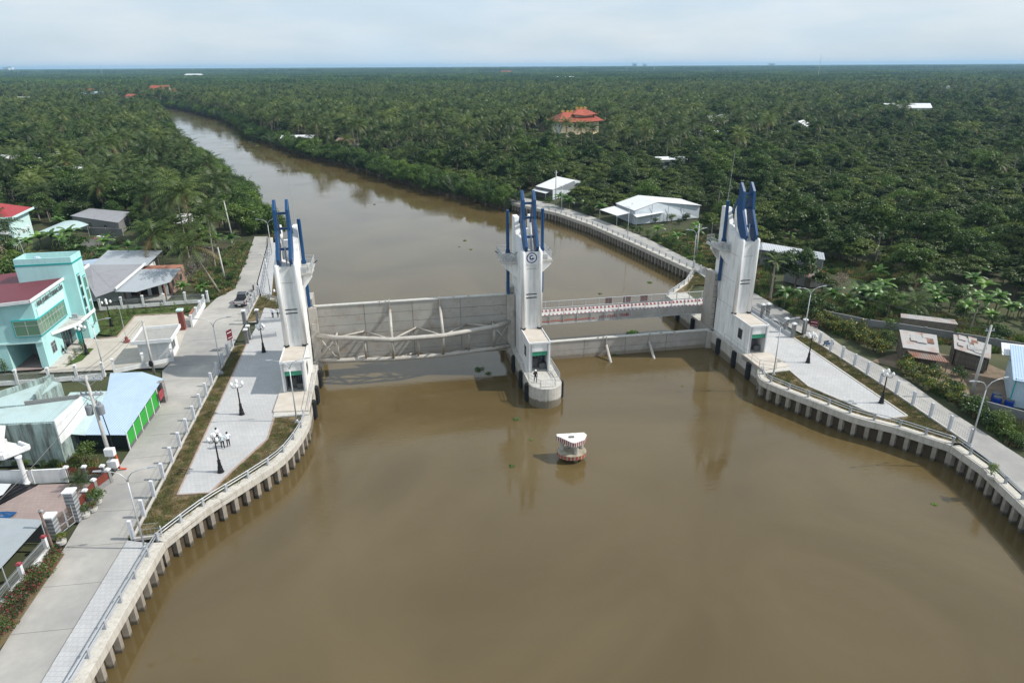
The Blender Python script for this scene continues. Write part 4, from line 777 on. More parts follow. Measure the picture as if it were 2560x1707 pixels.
# --- brick house with long grey roofs
t = thing('brick_house', 'red brick house with long grey tin roofs behind the compound lawn', 'house', (-58.0, 109.8, RZ), R(6))
MB().side([(.2, 0), (.2, 2.75), (4.4, 3.35), (8, 3.3), (8, 0)], -6.5, 0).build('wall', M['brick'], t); MB().box(-16, -6.5, -1.5, 12, 0, 3.0).build('wall', M['white_wall'], t)
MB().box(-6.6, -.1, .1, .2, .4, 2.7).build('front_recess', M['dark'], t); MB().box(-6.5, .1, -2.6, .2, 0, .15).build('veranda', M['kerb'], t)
for x_ in (-6.3, -3.9, .1): MB().box(x_ - .1, x_ + .1, -2.6, -2.4, .15, 2.6).build('veranda_post', M['brick'], t)
for x_ in (-5.2, -3.4, -1.6, -.6): MB().box(x_ - .3, x_ + .25, .0, .12, .2, 2.4).build('door_leaf', M['white_paint'] if x_ > -4 else M['wood_old'], t)
MB().slab([(-6.8, -4.6, 2.5), (-3.4, -5.0, 2.45), (.6, -1.0, 2.75), (.6, 4.6, 3.5), (-6.8, 4.6, 3.6)], .06).build('roof', M['roof_grey2'], t)
MB().slab([(-8.6, -7.2, 2.5), (-6.8, -4.6, 2.7), (-6.3, 6, 4.1), (-14.8, 6, 4.3), (-15.6, 4, 3.8)], .06).build('roof', M['roof_grey'], t)
MB().slab([(-14.9, 6.0, 4.1), (-5.4, 5.6, 3.9), (-5.6, 14, 4.5), (-15.6, 15, 4.6)], .06).build('roof', M['roof_grey2'], t); MB().beam((-6.6, -4.6, 2.95), (-5.7, 6, 4.2), .18, .35).build('gable_trim', M['white_paint'], t)
window(t, 0, 0, 1.2, 2.2, 1.2, 2.3, 2, 1, 'wood_old', 'glass', .05); window(t, 0, 0, 5.0, 6.0, 1.2, 2.3, 2, 1, 'wood_old', 'glass', .05)
# --- two-storey house at the picture's edge, sheds behind
t = thing('two_storey_house', 'pale turquoise two-storey house with red hipped roof among bananas', 'house', (-109.3, 148.5, RZ), R(14))
MB().box(-14, 0, -3, 7, 0, 6.4).build('wall', M['mint'], t)
MB().add([(.9, -3.9, 6.3), (.9, 7.9, 6.3), (-15, 7.9, 6.3), (-15, -3.9, 6.3), (-4.2, 2, 8.8), (-11, 2, 8.8)], [(0, 1, 4), (1, 2, 5, 4), (2, 3, 5), (3, 0, 4, 5), (3, 2, 1, 0)]).build('roof', mat('red_roof', (.30, .04, .045), rough=.6, var=.12), t)
MB().box(-15, 1.0, -4.0, -3.8, 6.0, 6.45).box(.9, 1.05, -4.0, 8, 6.0, 6.45).build('eave', M['mint'], t); MB().box(-8, -.6, -4.6, -3, 2.9, 3.15).box(-8, -.6, -4.6, -4.5, 3.15, 4.0).build('balcony', M['white_paint'], t)
for x_ in (-12, -8.6, -5.2, -1.8): window(t, x_, x_ + 1.4, -3.0, -3.0, 3.6, 5.4, 2, 1, 'alu', 'glass', -.05); window(t, x_, x_ + 1.4, -3.0, -3.0, .8, 2.4, 2, 1, 'alu', 'glass', -.05)
for y_ in (-1.0, 1.6, 4.2): MB().box(0, .5, y_, y_ + .8, 2.2, 2.75).build('air_conditioner', M['white_paint'], t)
t = thing('canopy_shed', 'curved pale teal canopy on posts beside the two-storey house', 'canopy', (-101, 150, RZ))
cv = MB(); A_ = [(-3.2, -4.2), (3.3, -6.7), (3.6, 4.6), (-4.4, 8.3)]
for k in range(8):
    f0, f1 = k / 8, (k + 1) / 8; hz = lambda f: 2.2 + 1.0 * math.sin(math.pi * (.15 + .7 * f))
    lerp = lambda a, c_, f: (a[0] + (c_[0] - a[0]) * f, a[1] + (c_[1] - a[1]) * f)
    p0, p1, p2, p3 = lerp(A_[0], A_[1], f0), lerp(A_[0], A_[1], f1), lerp(A_[3], A_[2], f1), lerp(A_[3], A_[2], f0)
    cv.slab([(*p0, hz(f0)), (*p1, hz(f1)), (*p2, hz(f1)), (*p3, hz(f0))], .05)
cv.build('canopy_sheet', M['roof_teal'], t)
for p in A_: MB().path([(p[0] * .93, p[1] * .93, 0), (p[0] * .93, p[1] * .93, 2.7)], .05, 6).build('post', M['galv'], t)
def lean(label, roofpts, m='roof_grey', wallm='block', name='shed', cat='shed', inset=.4, wall=True):
    c0 = (sum(p[0] for p in roofpts) / len(roofpts), sum(p[1] for p in roofpts) / len(roofpts)); t = thing(name, label, cat, (*c0, RZ))
    lp = [(p[0] - c0[0], p[1] - c0[1], p[2] - RZ) for p in roofpts]; MB().slab(lp, .07).build('roof', M[m], t)
    zs = min(p[2] for p in lp) - .1
    if wall:
        w_ = [(p[0] * (1 - inset / max(2, math.hypot(p[0], p[1]))), p[1] * (1 - inset / max(2, math.hypot(p[0], p[1])))) for p in lp]
        n = len(w_); q = MB()
        for i in range(n):
            a, c_ = w_[i], w_[(i + 1) % n]; za, zc = lp[i][2] - .1, lp[(i + 1) % n][2] - .1
            q.add([(*a, 0), (*c_, 0), (*c_, zc), (*a, za)], [(0, 1, 2, 3)])
        q.build('wall', M[wallm], t)
        i = min(range(n), key=lambda k: w_[k][1] + w_[(k + 1) % n][1]); a, c_ = Vector(w_[i]), Vector(w_[(i + 1) % n]); d = (c_ - a).normalized(); ang = math.atan2(d.y, d.x)
        L_ = (c_ - a).length; e = a + d * L_ * .35
        MB().box(0, .9, -.03, .03, 0, min(2.0, zs - .1)).build('door', M['wood_old'], t, loc=(e.x, e.y, 0), rz=ang)
        e = a + d * L_ * .68; MB().box(0, .9, -.03, .03, .9, min(1.8, zs - .05)).build('window', M['glass'], t, loc=(e.x, e.y, 0), rz=ang)
    return t
lean('long shed with dull grey tin roof behind the teal canopy', [(-106.3, 162.5, 5.5), (-91, 155.6, 5.2), (-93, 164.8, 5.9), (-105, 168.6, 6.1)])
lean('small shed with blue tin roof behind the stair tower', [(-80.5, 119.5, 4.4), (-76.0, 121.5, 4.7), (-76.5, 126, 5.0), (-81, 124, 4.8)], 'roof_blue', 'wood_old')
lean('house with white tin roof half hidden by palms', [(-77.5, 150.5, 6.3), (-70.2, 150, 5.8), (-70.5, 158.5, 6.2), (-78, 159.5, 6.6)], 'roof_white', 'brick', 'house', 'house')
lean('small grey gabled hut among palms near the river bend', [(-79.5, 168, 5.6), (-75.5, 168.5, 5.4), (-75.6, 173.5, 6.4), (-79.6, 173, 6.6)], 'roof_grey', 'block', 'hut', 'hut')
def wallrun(label, pts, h, m='block', th=.18, z=GZ, name='boundary_wall'):
    t = thing(name, label, 'wall', (*pts[0], z)); lp = [(p[0] - pts[0][0], p[1] - pts[0][1]) for p in pts]
    for a, c_ in zip(lp[:-1], lp[1:]):
        d = Vector((c_[0] - a[0], c_[1] - a[1])); ang = math.atan2(d.y, d.x); L_ = d.length; MB().box(0, L_, -th / 2, th / 2, -.1, h).build('wall_face', M[m], t, loc=(*a, 0), rz=ang)
        n = max(1, int(L_ / 3.5))
        for k in range(n + 1): MB().box(-.14, .14, -.14, .14, -.1, h + .08).build('pillar', M[m], t, loc=(a[0] + d.x * k / n, a[1] + d.y * k / n, 0), rz=ang)
    return t
wallrun('stained concrete wall behind bananas near the teal canopy', [(-95.5, 141.2), (-93, 142.4), (-87.7, 146.8)], 1.9); wallrun('grey block wall behind the yard with the red tub', [(-99, 157), (-90.5, 155.4)], 1.7)
t = thing('tub', 'red and white plastic tub lying in the block-walled yard', 'tub', (-92.8, 150.3, RZ)); MB().lathe([(1.2, 0), (1.35, .35), (1.3, .6), (.9, .75)], 16).build('shell', M['red'], t); MB().lathe([(.85, .75), (.8, .95), (.2, 1.0)], 14).build('lining', M['panelw'], t)

# --- house with blue canopy and green screens by the frontage road
t = thing('shop_house', 'stained flat-roofed house with pale blue canopy and green roadside screens', 'house', (-44.0, 57.2, RZ), 0)
MB().prism([(-9, -.7), (0, 0), (-.45, 5.1), (-5.1, 3.6), (-9, 2.6)], 0, 4.5).build('wall', M['stain_wall'], t)
MB().prism([(-8.9, -.55), (-.15, .12), (-.6, 4.9), (-5.1, 3.4), (-8.9, 2.4)], 4.5, 4.62).build('roof', M['roof_teal'], t)
MB().prism([(0, 0), (.12, 0), (-.33, 5.2), (-.45, 5.1)], 2.2, 4.75).build('side_parapet', M['white_wall'], t); MB().beam((-.45, 5.1, 4.75), (-5.1, 3.6, 4.75), .2, .5).build('parapet', M['block'], t)
MB().prism([(-9.2, 5.6), (-6.2, 9.9), (-5.0, 9.2), (-5.2, 3.8), (-9, 3.2)], 0, 4.4).build('wall', M['stain_wall'], t); MB().prism([(-9.1, 5.4), (-6.3, 9.6), (-5.15, 9.0), (-5.3, 3.9), (-9, 3.3)], 4.4, 4.5).build('roof', M['roof_teal'], t); MB().beam((-9.2, 5.6, 4.75), (-6.2, 9.9, 4.75), .2, .7).beam((-6.2, 9.9, 4.75), (-5.0, 5.0, 4.75), .2, .7).build('parapet', M['stain_wall'], t)
MB().slab([(-1.6, 2.0, 2.3), (1.4, 1.8, 2.15), (-.5, 10.2, 2.9), (-4.5, 9.5, 3.1), (-3.5, 4.5, 2.9), (-.5, 5.2, 2.75)], .06).build('canopy_sheet', M['roof_teal'], t)
MB().slab([(1.4, 1.8, 2.2), (5.1, 2.2, 1.92), (3.4, 14.0, 2.6), (.5, 15.2, 2.9), (-3.0, 14.7, 3.0), (-.6, 9.6, 2.95)], .06).build('canopy_sheet', M['roof_blue'], t)
MB().box(-.2, 4.7, 3.0, 3.05, 0, 1.9).build('shade_net', M['net'], t); MB().box(.4, .5, 3.0, 13, 0, 1.85).build('shade_net', M['net'], t)
dg_ = Vector((-1.75, 11.4)); 
for k in range(6):
    f0 = .02 + k * .163; p = Vector((5.0, 2.4)) + dg_ * f0; q2 = Vector((5.0, 2.4)) + dg_ * (f0 + .155)
    MB().box(-.05, .05, -.05, .05, 0, 2.05 + .08 * k).build('screen_post', M['white_paint'], t, loc=(p.x, p.y, 0))
    if k < 5: 
        L_ = (q2 - p).length; an = math.atan2(q2.y - p.y, q2.x - p.x)
        MB().box(.06, L_ - .02, -.02, .02, .35, 1.75 + .08 * k).build('green_screen', M['green_tarp'], t, loc=(p.x, p.y, 0), rz=an); MB().box(.06, L_, .022, .04, 1.2, 1.24).build('screen_rail', M['white_paint'], t, loc=(p.x, p.y, 0), rz=an)
        MB().box(.06, L_, -.06, .06, 0, .32).build('kick_wall', M['machine'], t, loc=(p.x, p.y, 0), rz=an)
MB().box(-.3, .3, -.3, .3, 0, 2.6).build('stone_pillar', tilemat('rubble_stone', (.33, .32, .30), (.22, .21, .2), (.12, .12, .12), .25, .18, .03, vertical='x'), t, loc=(3.5, 13.2, 0)); MB().box(-.7, .7, -.03, .03, .9, 1.9).build('shop_banner', M['red'], t, loc=(3.8, 12.3, 0), rz=R(98))
MB().box(-5.6, -4.2, -.5, -.42, 1.0, 2.4).build('window', M['glass'], t, rz=R(4)); MB().box(-5.4, -4.5, -1.3, -.6, 2.6, 3.2).build('air_conditioner', M['white_paint'], t)
# --- utility pole with transformers
t = thing('utility_pole', 'concrete utility pole carrying three grey transformers and meter boxes', 'utility pole', (-38.5, 55.9, RZ), R(4))
MB().path([(0, 0, 0), (-.35, 0, 10.1)], [.2, .12], 10).build('pole', M['conc'], t, smooth=True)
for z_, l_ in ((9.6, 1.3), (8.1, 1.0)):
    ca = MB().box(-l_ - .3, l_ - .3, -.06, .06, z_, z_ + .12).box(-l_ - .3, l_ - .3, .18, .3, z_, z_ + .12).build('cross_arm', M['galv'], t)
    for k in range(5): x_ = -l_ - .2 + k * (2 * l_ - .2) / 4; MB().lathe([(.05, z_ + .12), (.09, z_ + .2), (.06, z_ + .26), (.09, z_ + .32), (.04, z_ + .42)], 8, (x_, .1, 0)).build('insulator', M['grey_paint'], ca)
    for s in (-1, 1): MB().beam((-.3 + s * .8, 0, z_), (-.3, 0, z_ - .6), .05, .05).build('brace', M['galv'], t)
for x_, y_ in ((-.75, -.1), (.28, -.1), (-.25, .5)): MB().lathe([(.02, 6.15), (.3, 6.2), (.32, 7.0), (.3, 7.1), (.1, 7.15), (.05, 7.4)], 12, (x_, y_, 0)).build('transformer', mat('transformer_grey', (.22, .24, .26), rough=.5), t)
MB().path([(.1, .15, 6.8), (.35, .1, 4), (.45, 0, .2)], .05, 6).build('cable_duct', M['black'], t); MB().path([(.5, -.1, 2.2), (.65, -.15, 1.0), (.55, 0, .2), (1.1, .1, .1)], .09, 8).build('orange_conduit', M['orange_tape'], t)
for z_ in (.7, 2.0): MB().box(-.1, .75, -.75, -.25, z_, z_ + .75).build('meter_box', M['white_paint'], t, bevel=.02)
def cable(label, a, c_, sag, r=.025):
    a, c_ = Vector(a), Vector(c_); pts_ = [a.lerp(c_, k / 12) - Vector((0, 0, sag * 4 * (k / 12) * (1 - k / 12))) for k in range(13)]
    o = MB().path([p - a for p in pts_], r, 4).build('power_cable', M['machine'], loc=a); return tag(o, label, 'cable', 'overhead cables')
for k, (dx, z_) in enumerate(((-1.2, 12.4), (-.3, 12.5), (.7, 12.4))): cable(['power cable over the blue canopy, hung from the cross-arm end near the shop roof', 'power cable over the blue canopy, hung from the pole top', 'power cable over the blue canopy, hung from the road-side cross-arm end'][k], (-38.7 + dx, 55.9, z_), (-45.4 + dx * .3, 78.0, 9.6), .5); 
cable('long service cable from the transformer pole towards the walled yard', (-38.8, 55.8, 10.6), (-42.6, 44.0, 5.2), .6, .03)
t = thing('concrete_pole', 'pale concrete pole beside the guard house fence', 'utility pole', (-45.4, 78.0, RZ)); MB().path([(0, 0, 0), (0, 0, 7.3)], [.17, .12], 8).build('shaft', M['conc'], t, smooth=True); MB().lathe([(.22, 1.2), (.3, 1.5), (.2, 1.9)], 8, (-.1, -.1, 0)).build('cable_coil', M['black'], t)
# --- walled house with white column porch, gate and red picket fence
wallrun('pale grey garden wall behind the black-stepped terrace', [(-50, 53.9), (-45, 53.95), (-42.0, 54.2)], 1.35, 'white_wall', z=RZ)
M['picket'] = mat('red_pickets', (.23, .055, .035), rough=.6, var=.15)
pk = dict(step=2.2, ph=1.35, pw=.3, bh=.5, h=.8, bstep=.12, br_=.04, pm='block', bm_='block', rm='picket', wires=(.15, .65), cap=True, cat='fence', group='red picket fences')
fence('red picket fence on block wall beside the frontage road', [(-37.75, 48.9), (-38.1, 52.2), (-37.75, 53.9)], **pk); fence('red picket fence across the shop house front yard', [(-41.9, 54.3), (-38.6, 54.5)], **pk)
M['pillar_band'] = stripes('banded_stone', (.17, .18, .19), (.34, .35, .36), .36, axis=2)
for x, y, h_, l in ((-37.5, 48.2, 2.9, 'tall banded grey gate pillar with white cap and pot'), (-37.95, 45.9, 2.1, 'shorter banded grey gate pillar next to the rusty pole')):
    t = thing('gate_pillar', l, 'gate pillar', (x, y, RZ), R(5)); MB().box(-.36, .36, -.36, .36, 0, h_).build('shaft', M['pillar_band'], t); MB().box(-.44, .44, -.44, .44, h_, h_ + .14).build('cap', M['white_paint'], t)
t = thing('garden_gate', 'ornate grey metal double gate between banded pillars', 'gate', (-37.75, 46.35, RZ), R(79))
for s in (0, .78):
    l_ = MB().box(s, s + .05, -.02, .02, .05, 1.8).box(s + .7, s + .75, -.02, .02, .05, 1.8).box(s, s + .75, -.02, .02, .05, .12).box(s, s + .75, -.02, .02, .7, .75).build('gate_leaf', M['grey_paint'], t)
    q = MB()
    for k in range(7): q.box(s + .08 + k * .095, s + .11 + k * .095, -.015, .015, .12, 1.9 - .04 * abs(k - 3))
    q.build('gate_bars', mat('bronze', (.16, .12, .09), rough=.5), l_)
t = thing('rusty_pole', 'thin rusty steel pole beside the metal garden gate', 'pole', (-37.1, 44.3, RZ)); MB().path([(0, 0, 0), (-.15, 0, 3.9)], .09, 8).build('shaft', M['roof_rust'], t); MB().box(-.3, .1, -.1, .1, 3.75, 3.85).build('bracket', M['galv'], t)
t = thing('porch', 'white porch roof carried on a round white column', 'porch', (-46.0, 53.6, RZ))
MB().prism([(-6, -.9), (-.3, -.6), (.9, 1.2), (-.5, 1.9), (-6, 3.6)], 3.0, 3.25).build('roof_slab', M['white_wall'], t, bevel=.03); MB().beam((-.3, -.6, 3.35), (.9, 1.2, 3.35), .2, .45).beam((.9, 1.2, 3.35), (-.5, 1.9, 3.35), .2, .4).beam((-6, -.9, 3.35), (-.3, -.6, 3.35), .2, .45).build('cornice', M['white_paint'], t)
MB().slab([(-6, .4, 3.35), (-1.0, .4, 3.35), (-2.2, 3.0, 4.6), (-6, 3.2, 4.8)], .08).build('pitched_roof', M['white_wall'], t)
MB().lathe([(.34, 0), (.34, .15), (.25, .25), (.22, .4), (.21, 2.7), (.28, 2.85), (.3, 3.0)], 16, (.5, .1, 0)).build('column', M['white_paint'], t, smooth=True)
struct(ngon('terrace', [(-52, 53.6), (-46.6, 53.3), (-46.2, 51.6), (-50, 46), (-54, 46)], RZ + .30, mat('terrace_white', (.62, .64, .66), rough=.3, var=.05)))
b_ = MB()
for k in range(4): b_.prism([(-46.6 + .55 * k, 53.4), (-46.0 + .55 * k, 53.4), (-49.6 + .55 * k, 46), (-50.2 + .55 * k, 46)], RZ, RZ + .26 - .06 * k)
struct(b_.build('black_steps', mat('black_granite', (.012, .012, .014), rough=.25)))
struct(ngon('tiled_yard', [(-44.3, 53.6), (-38.4, 53.8), (-37.9, 46.2), (-38.5, 45.6), (-47.8, 45.6)], RZ + .012, M['tile_red']))
t = thing('tarpaulin', 'crumpled blue plastic sheet on the tiled yard', 'tarpaulin', (-44.1, 48.6, RZ)); 
b_ = MB(); n = 7
b_.add([((i - 3) * .26, (j - 3) * .2, .12 + .45 * math.exp(-((i - 3) ** 2 + (j - 3) ** 2) / 6) * random.uniform(.5, 1.2)) for i in range(n) for j in range(n)], [(i * n + j, (i + 1) * n + j, (i + 1) * n + j + 1, i * n + j + 1) for i in range(n - 1) for j in range(n - 1)]); b_.build('sheet', M['blue'], t)
# --- grey-roofed carport with white fence and flower bed
t = thing('carport', 'open carport with large grey sheet roof behind white bar fence', 'carport', (-38.2, 42.5, RZ))
MB().slab([(-9, 3.3, 2.35), (.2, 2.9, 2.15), (.55, -2.7, 2.1), (-2.5, -8.0, 2.2), (-9, -8, 2.4)], .06).build('roof', mat('sheet_roof', (.30, .33, .35), rough=.5, var=.06, dirt=(.24, .26, .27), amt=.4, dsc=.4), t)
for p in ((.1, 2.6), (.35, -2.4), (-1.5, 2.8), (-3.5, -2.0)): MB().path([(*p, 0), (*p, 2.1)], .05, 6).build('post', M['galv'], t)
MB().box(-9, .1, 2.75, 2.85, 0, 2.1).build('back_wall', M['machine'], t); MB().lathe([(.3, 0), (.35, .4), (.3, .7)], 10, (-1.2, -1.6, 0)).build('water_jar', mat('jar', (.05, .09, .08), rough=.5), t)
fence('white bar fence with red-capped posts beside the flower bed', [(-37.35, 44.0), (-36.95, 37.6), (-36.6, 30)], step=2.9, ph=1.5, pw=.26, bh=.4, h=1.0, bstep=.12, br_=.014, pm='white_paint', bm_='white_wall', rm='galv', cap=True, pcap='red', wires=(.12, .85))
struct(ngon('flower_bed_soil', [(-37.0, 44.1), (-35.9, 43.8), (-34.5, 35), (-34.1, 31), (-36.4, 31), (-36.8, 37.5)], RZ + .03, M['soil']))

# ------------------------------------------------------------------ east bank: sheds, shacks, temple
def P3(v): return (v.x, v.y, v.z)
t = thing('warehouse', 'long low white warehouse with gabled tin roof and white canopies by the road', 'warehouse', (38, 168, RZ))
rel = lambda v, o=(38, 168): (v[0] - o[0], v[1] - o[1], v[2] - RZ)
eL, pk_, eR = ZR3(1200, 575, 5.9), ZR3(1430, 490, 7.3), ZR3(1860, 525, 5.6); dp = Vector((-3.2, 9.5, 0))
eL, pk_, eR = [Vector(rel(P3(q))) for q in (eL, pk_, eR)]; eR = pk_ + (eR - pk_) * 1.0
MB().slab([eL, pk_, pk_ + dp, eL + dp], .08).build('roof', M['roof_white'], t); MB().slab([pk_, eR, eR + dp, pk_ + dp], .08).build('roof', M['roof_white'], t)
ww = mat('white_cladding', (.56, .61, .66), rough=.6, var=.05, dirt=(.42, .44, .46), amt=.3, dsc=.5)
n_ = Vector((.3, .35, 0)); a, p_, c_ = eL + n_, pk_ + n_ * .4, eR + Vector((-.4, .35, 0))
MB().add([(a.x, a.y, 0), (c_.x, c_.y, 0), (c_.x, c_.y, c_.z - .1), (p_.x, p_.y, p_.z - .1), (a.x, a.y, a.z - .1), (a.x + dp.x, a.y + dp.y, 0), (c_.x + dp.x, c_.y + dp.y, 0), (c_.x + dp.x, c_.y + dp.y, c_.z - .1), (p_.x + dp.x, p_.y + dp.y, p_.z - .1), (a.x + dp.x, a.y + dp.y, a.z - .1)], [(0, 1, 2, 3, 4), (5, 6, 7, 8, 9), (0, 5, 9, 4), (1, 6, 7, 2)]).build('wall', ww, t)
for f in (.25, .5, .75): q = a.lerp(c_, f); MB().box(-.06, .06, -.1, -.02, 0, 3.2 + (1.2 if f < .5 else .6)).build('wall_rib', M['grey_paint'], t, loc=(q.x, q.y, 0), rz=R(24))
for pts_ in ([(860, 565, 4.9), (1005, 530, 5.3), (1165, 595, 5.2), (1030, 625, 4.8)], [(1165, 598, 5.0), (1430, 555, 5.2), (1490, 592, 4.8), (1222, 640, 4.6)]):
    q = [rel(P3(ZR3(*p))) for p in pts_]; MB().slab(q, .06).build('canopy_sheet', M['roof_white'], t)
    for e in q: MB().path([(e[0], e[1], 0), (e[0], e[1], e[2] - .05)], .05, 6).build('canopy_post', M['galv'], t)
q = [rel(P3(ZR3(*p))) for p in ((1030, 518, 5.6), (1200, 578, 5.6), (1430, 548, 5.4))]; MB().path([(e[0], e[1] - .3, e[2]) for e in q], .16, 6).build('eave_gutter', M['grey_paint'], t)
t = thing('small_shed', 'white-roofed shed with dark eave beside the concrete road pole', 'shed', (13, 206, RZ)); rel2 = lambda v: rel(v, (13, 206))
q = [Vector(rel2(P3(ZR3(*p)))) for p in ((230, 335, 5.4), (400, 370, 5.4), (610, 282, 6.4), (445, 240, 6.4))]; MB().slab(q, .07).build('roof', M['roof_white'], t)
q2 = [Vector(rel2(P3(ZR3(*p)))) for p in ((670, 285, 5.2),)][0]; MB().slab([q[2], q[3], q[3] + Vector((4, 1, -1)), q2], .07).build('roof', M['roof_white'], t)
MB().add([(q[1].x, q[1].y, 0), (q2.x, q2.y, 0), (q2.x, q2.y, q2.z - .1), (q[2].x, q[2].y, q[2].z - .1), (q[1].x, q[1].y, q[1].z - .1)], [(0, 1, 2, 3, 4)]).build('wall', ww, t); MB().add([(q[0].x, q[0].y, 0), (q[1].x, q[1].y, 0), (q[1].x, q[1].y, q[1].z - .1), (q[0].x, q[0].y, q[0].z - .1)], [(0, 1, 2, 3)]).build('wall', M['machine'], t)
q = [Vector(rel2(P3(ZR3(*p)))) for p in ((195, 375, 4.4), (330, 407, 4.4), (400, 380, 4.7), (235, 350, 4.7))]; MB().slab(q, .06).build('canopy_sheet', M['roof_white'], t)
for e in q[:2]: MB().path([(e.x, e.y, 0), (e.x, e.y, e.z)], .05, 6).build('canopy_post', M['galv'], t)
# grey block building with white roof, rusty hipped roof
t = thing('block_building', 'long grey block building with bright white tin roof behind the gate tower', 'building', (52, 124, RZ)); r3 = lambda v: Vector(rel(P3(v), (52, 124)))
e0, e1 = r3(ZR4(20, 424, 5.6)), r3(ZR4(555, 510, 5.6)); r0_, r1_ = r3(ZR4(20, 362, 6.6)), r3(ZR4(545, 450, 6.6)); bk = (r0_ - e0)
MB().slab([e0, e1, r1_, r0_], .08).build('roof', M['roof_white'], t); MB().slab([r0_, r1_, r1_ + Vector((bk.x, bk.y, -1)), r0_ + Vector((bk.x, bk.y, -1))], .08).build('roof', M['roof_white'], t)
MB().slab([e0 + Vector((-1.6, 1.2, -.3)), e0, r0_, r0_ + Vector((-1.6, 1.2, -.6))], .06).build('roof', M['roof_grey2'], t)
ins = Vector((.2, .3, 0)); w0, w1 = e0 + ins, e1 + ins + Vector((-.4, 0, 0)); w2 = w1 + Vector((bk.x * 2, bk.y * 2, 0)); w3 = w0 + Vector((bk.x * 2, bk.y * 2, 0))
dv = (w1 - w0).normalized(); ang = math.atan2(dv.y, dv.x)
MB().box(0, (w1 - w0).length, 0, .2, 0, 3.12).build('wall', mat('bare_render', (.20, .20, .205), rough=.9, var=.18, sc=.5, dirt=(.12, .12, .12), amt=.6, dsc=.4), t, loc=(w0.x, w0.y, 0), rz=ang)
MB().add([(w1.x, w1.y, 0), (w2.x, w2.y, 0), (w2.x, w2.y, 3.1), ((w1.x + w2.x) / 2, (w1.y + w2.y) / 2, 4.05), (w1.x, w1.y, 3.1)], [(0, 1, 2, 3, 4)]).build('gable_wall', bpy.data.materials['bare_render'], t); MB().add([(w0.x, w0.y, 0), (w3.x, w3.y, 0), (w3.x, w3.y, 3.1), ((w0.x + w3.x) / 2, (w0.y + w3.y) / 2, 4.05), (w0.x, w0.y, 3.1)], [(0, 1, 2, 3, 4)]).build('gable_wall', bpy.data.materials['bare_render'], t)
for f in (.2, .45): q = w0.lerp(w1, f); MB().box(-.4, .4, -.05, .05, 1.5, 2.1).build('window', M['glass'], t, loc=(q.x, q.y, 0), rz=ang)
t = thing('hipped_house', 'small house with weathered brown hipped roof and rust red ridge', 'house', (52, 114, RZ)); r4 = lambda v: Vector(rel(P3(v), (52, 114)))
a, b_, c_, d_ = r4(ZR4(190, 595, 4.4)), r4(ZR4(430, 548, 5.7)), r4(ZR4(610, 650, 4.3)), r4(ZR4(410, 665, 4.2)); e_ = a + (c_ - d_) * .8
MB().add([a, d_, c_, e_, b_], [(0, 1, 4), (1, 2, 4), (2, 3, 4), (3, 0, 4)]).build('roof', tinmat('asbestos_roof', (.20, .165, .145), 0, .3, .8, dirt=(.11, .09, .08), amt=.6), t); MB().path([b_, c_ + Vector((0, 0, .05))], .1, 5).path([b_, d_ + Vector((0, 0, .05))], .1, 5).build('ridge_cap', mat('rust_ridge', (.26, .07, .045), rough=.8), t)
MB().prism([(p.x * .9, p.y * .9) for p in (a, d_, c_, e_)], 0, 2.0).build('wall', M['block'], t); MB().box(-.5, .5, -.05, .05, 0, 1.9).build('door', M['wood_old'], t, loc=(d_.x * .85, d_.y * .92, 0), rz=R(-35))
wallrun('long grey block wall behind the flower hedge and tin shacks', [(47.6, 97.0), (52.4, 92.9), (55.8, 91.4), (61.9, 87.7), (70, 82.6)], 1.55); wallrun('low grey block wall below the roadside pole', [(51.2, 68.4), (55.4, 64.4), (60, 60)], 1.5)
struct(ngon('dirt_yard', [(47.3, 81.3), (50, 83), (56, 85.5), (62, 80), (64, 73), (57, 68), (54.0, 71.5), (52, 75), (49, 79.5)], GZ + .06, mat('dirt', (.20, .15, .105), rough=.95, var=.3, sc=.8, dirt=(.11, .085, .06), amt=.7, dsc=.5)))
M['rustpatch'] = mat('rust_sheet', (.17, .075, .045), rough=.7, var=.35, sc=2.5, dirt=(.36, .3, .26), amt=.5, dsc=2)
def shack(label, roofpts, front=None):
    t = lean(label, roofpts, 'roof_tin', 'wood_old', 'tin_shack', 'shack', .35)
    c0 = t.location; lp = [Vector((p[0] - c0.x, p[1] - c0.y, p[2] - RZ)) for p in roofpts]
    for k in range(9):                                              # loose sheets laid over the roof
        f, h_ = random.uniform(.1, .7), random.uniform(.1, .75); base = lp[0].lerp(lp[1], f).lerp(lp[3].lerp(lp[2], f), h_) + Vector((0, 0, .05 + .012 * k))
        u_ = (lp[1] - lp[0]).normalized() * random.uniform(.7, 1.2); v_ = (lp[3] - lp[0]).normalized() * random.uniform(.8, 1.6)
        MB().slab([base, base + u_, base + u_ + v_, base + v_], .015).build('patch_sheet', M['rustpatch'] if k % 4 == 1 else M['roof_tin'], t)
    n = len(lp); i = 0
    for i in range(n):                                              # upright wall boards
        a, c_ = lp[i] * .93, lp[(i + 1) % n] * .93; L_ = (c_ - a).length; m_ = int(L_ / .3); an = math.atan2(c_.y - a.y, c_.x - a.x)
        for k in range(m_):
            if random.random() < .1: continue
            q = a.lerp(c_, k / m_); MB().box(0, .26, -.05 + random.uniform(-.02, .02), -.02, 0, max(.6, q.z / .93 - .25 - random.uniform(0, .15))).build('board', M['wood_old'], t, loc=(q.x, q.y, 0), rz=an)
    return t
t = shack('tin shack with patched rusty roof and collapsed lean-to in front', [(50.2, 80.0, 4.7), (53.9, 78.3, 4.6), (56.3, 83.2, 5.1), (52.3, 85.0, 5.2)])
MB().slab([(-2.2, -3.0, 1.5), (1.4, -4.6, 1.45), (.9, -3.2, 2.05), (-2.6, -1.6, 2.1)], .04).build('lean_to_roof', M['roof_rust'], t)
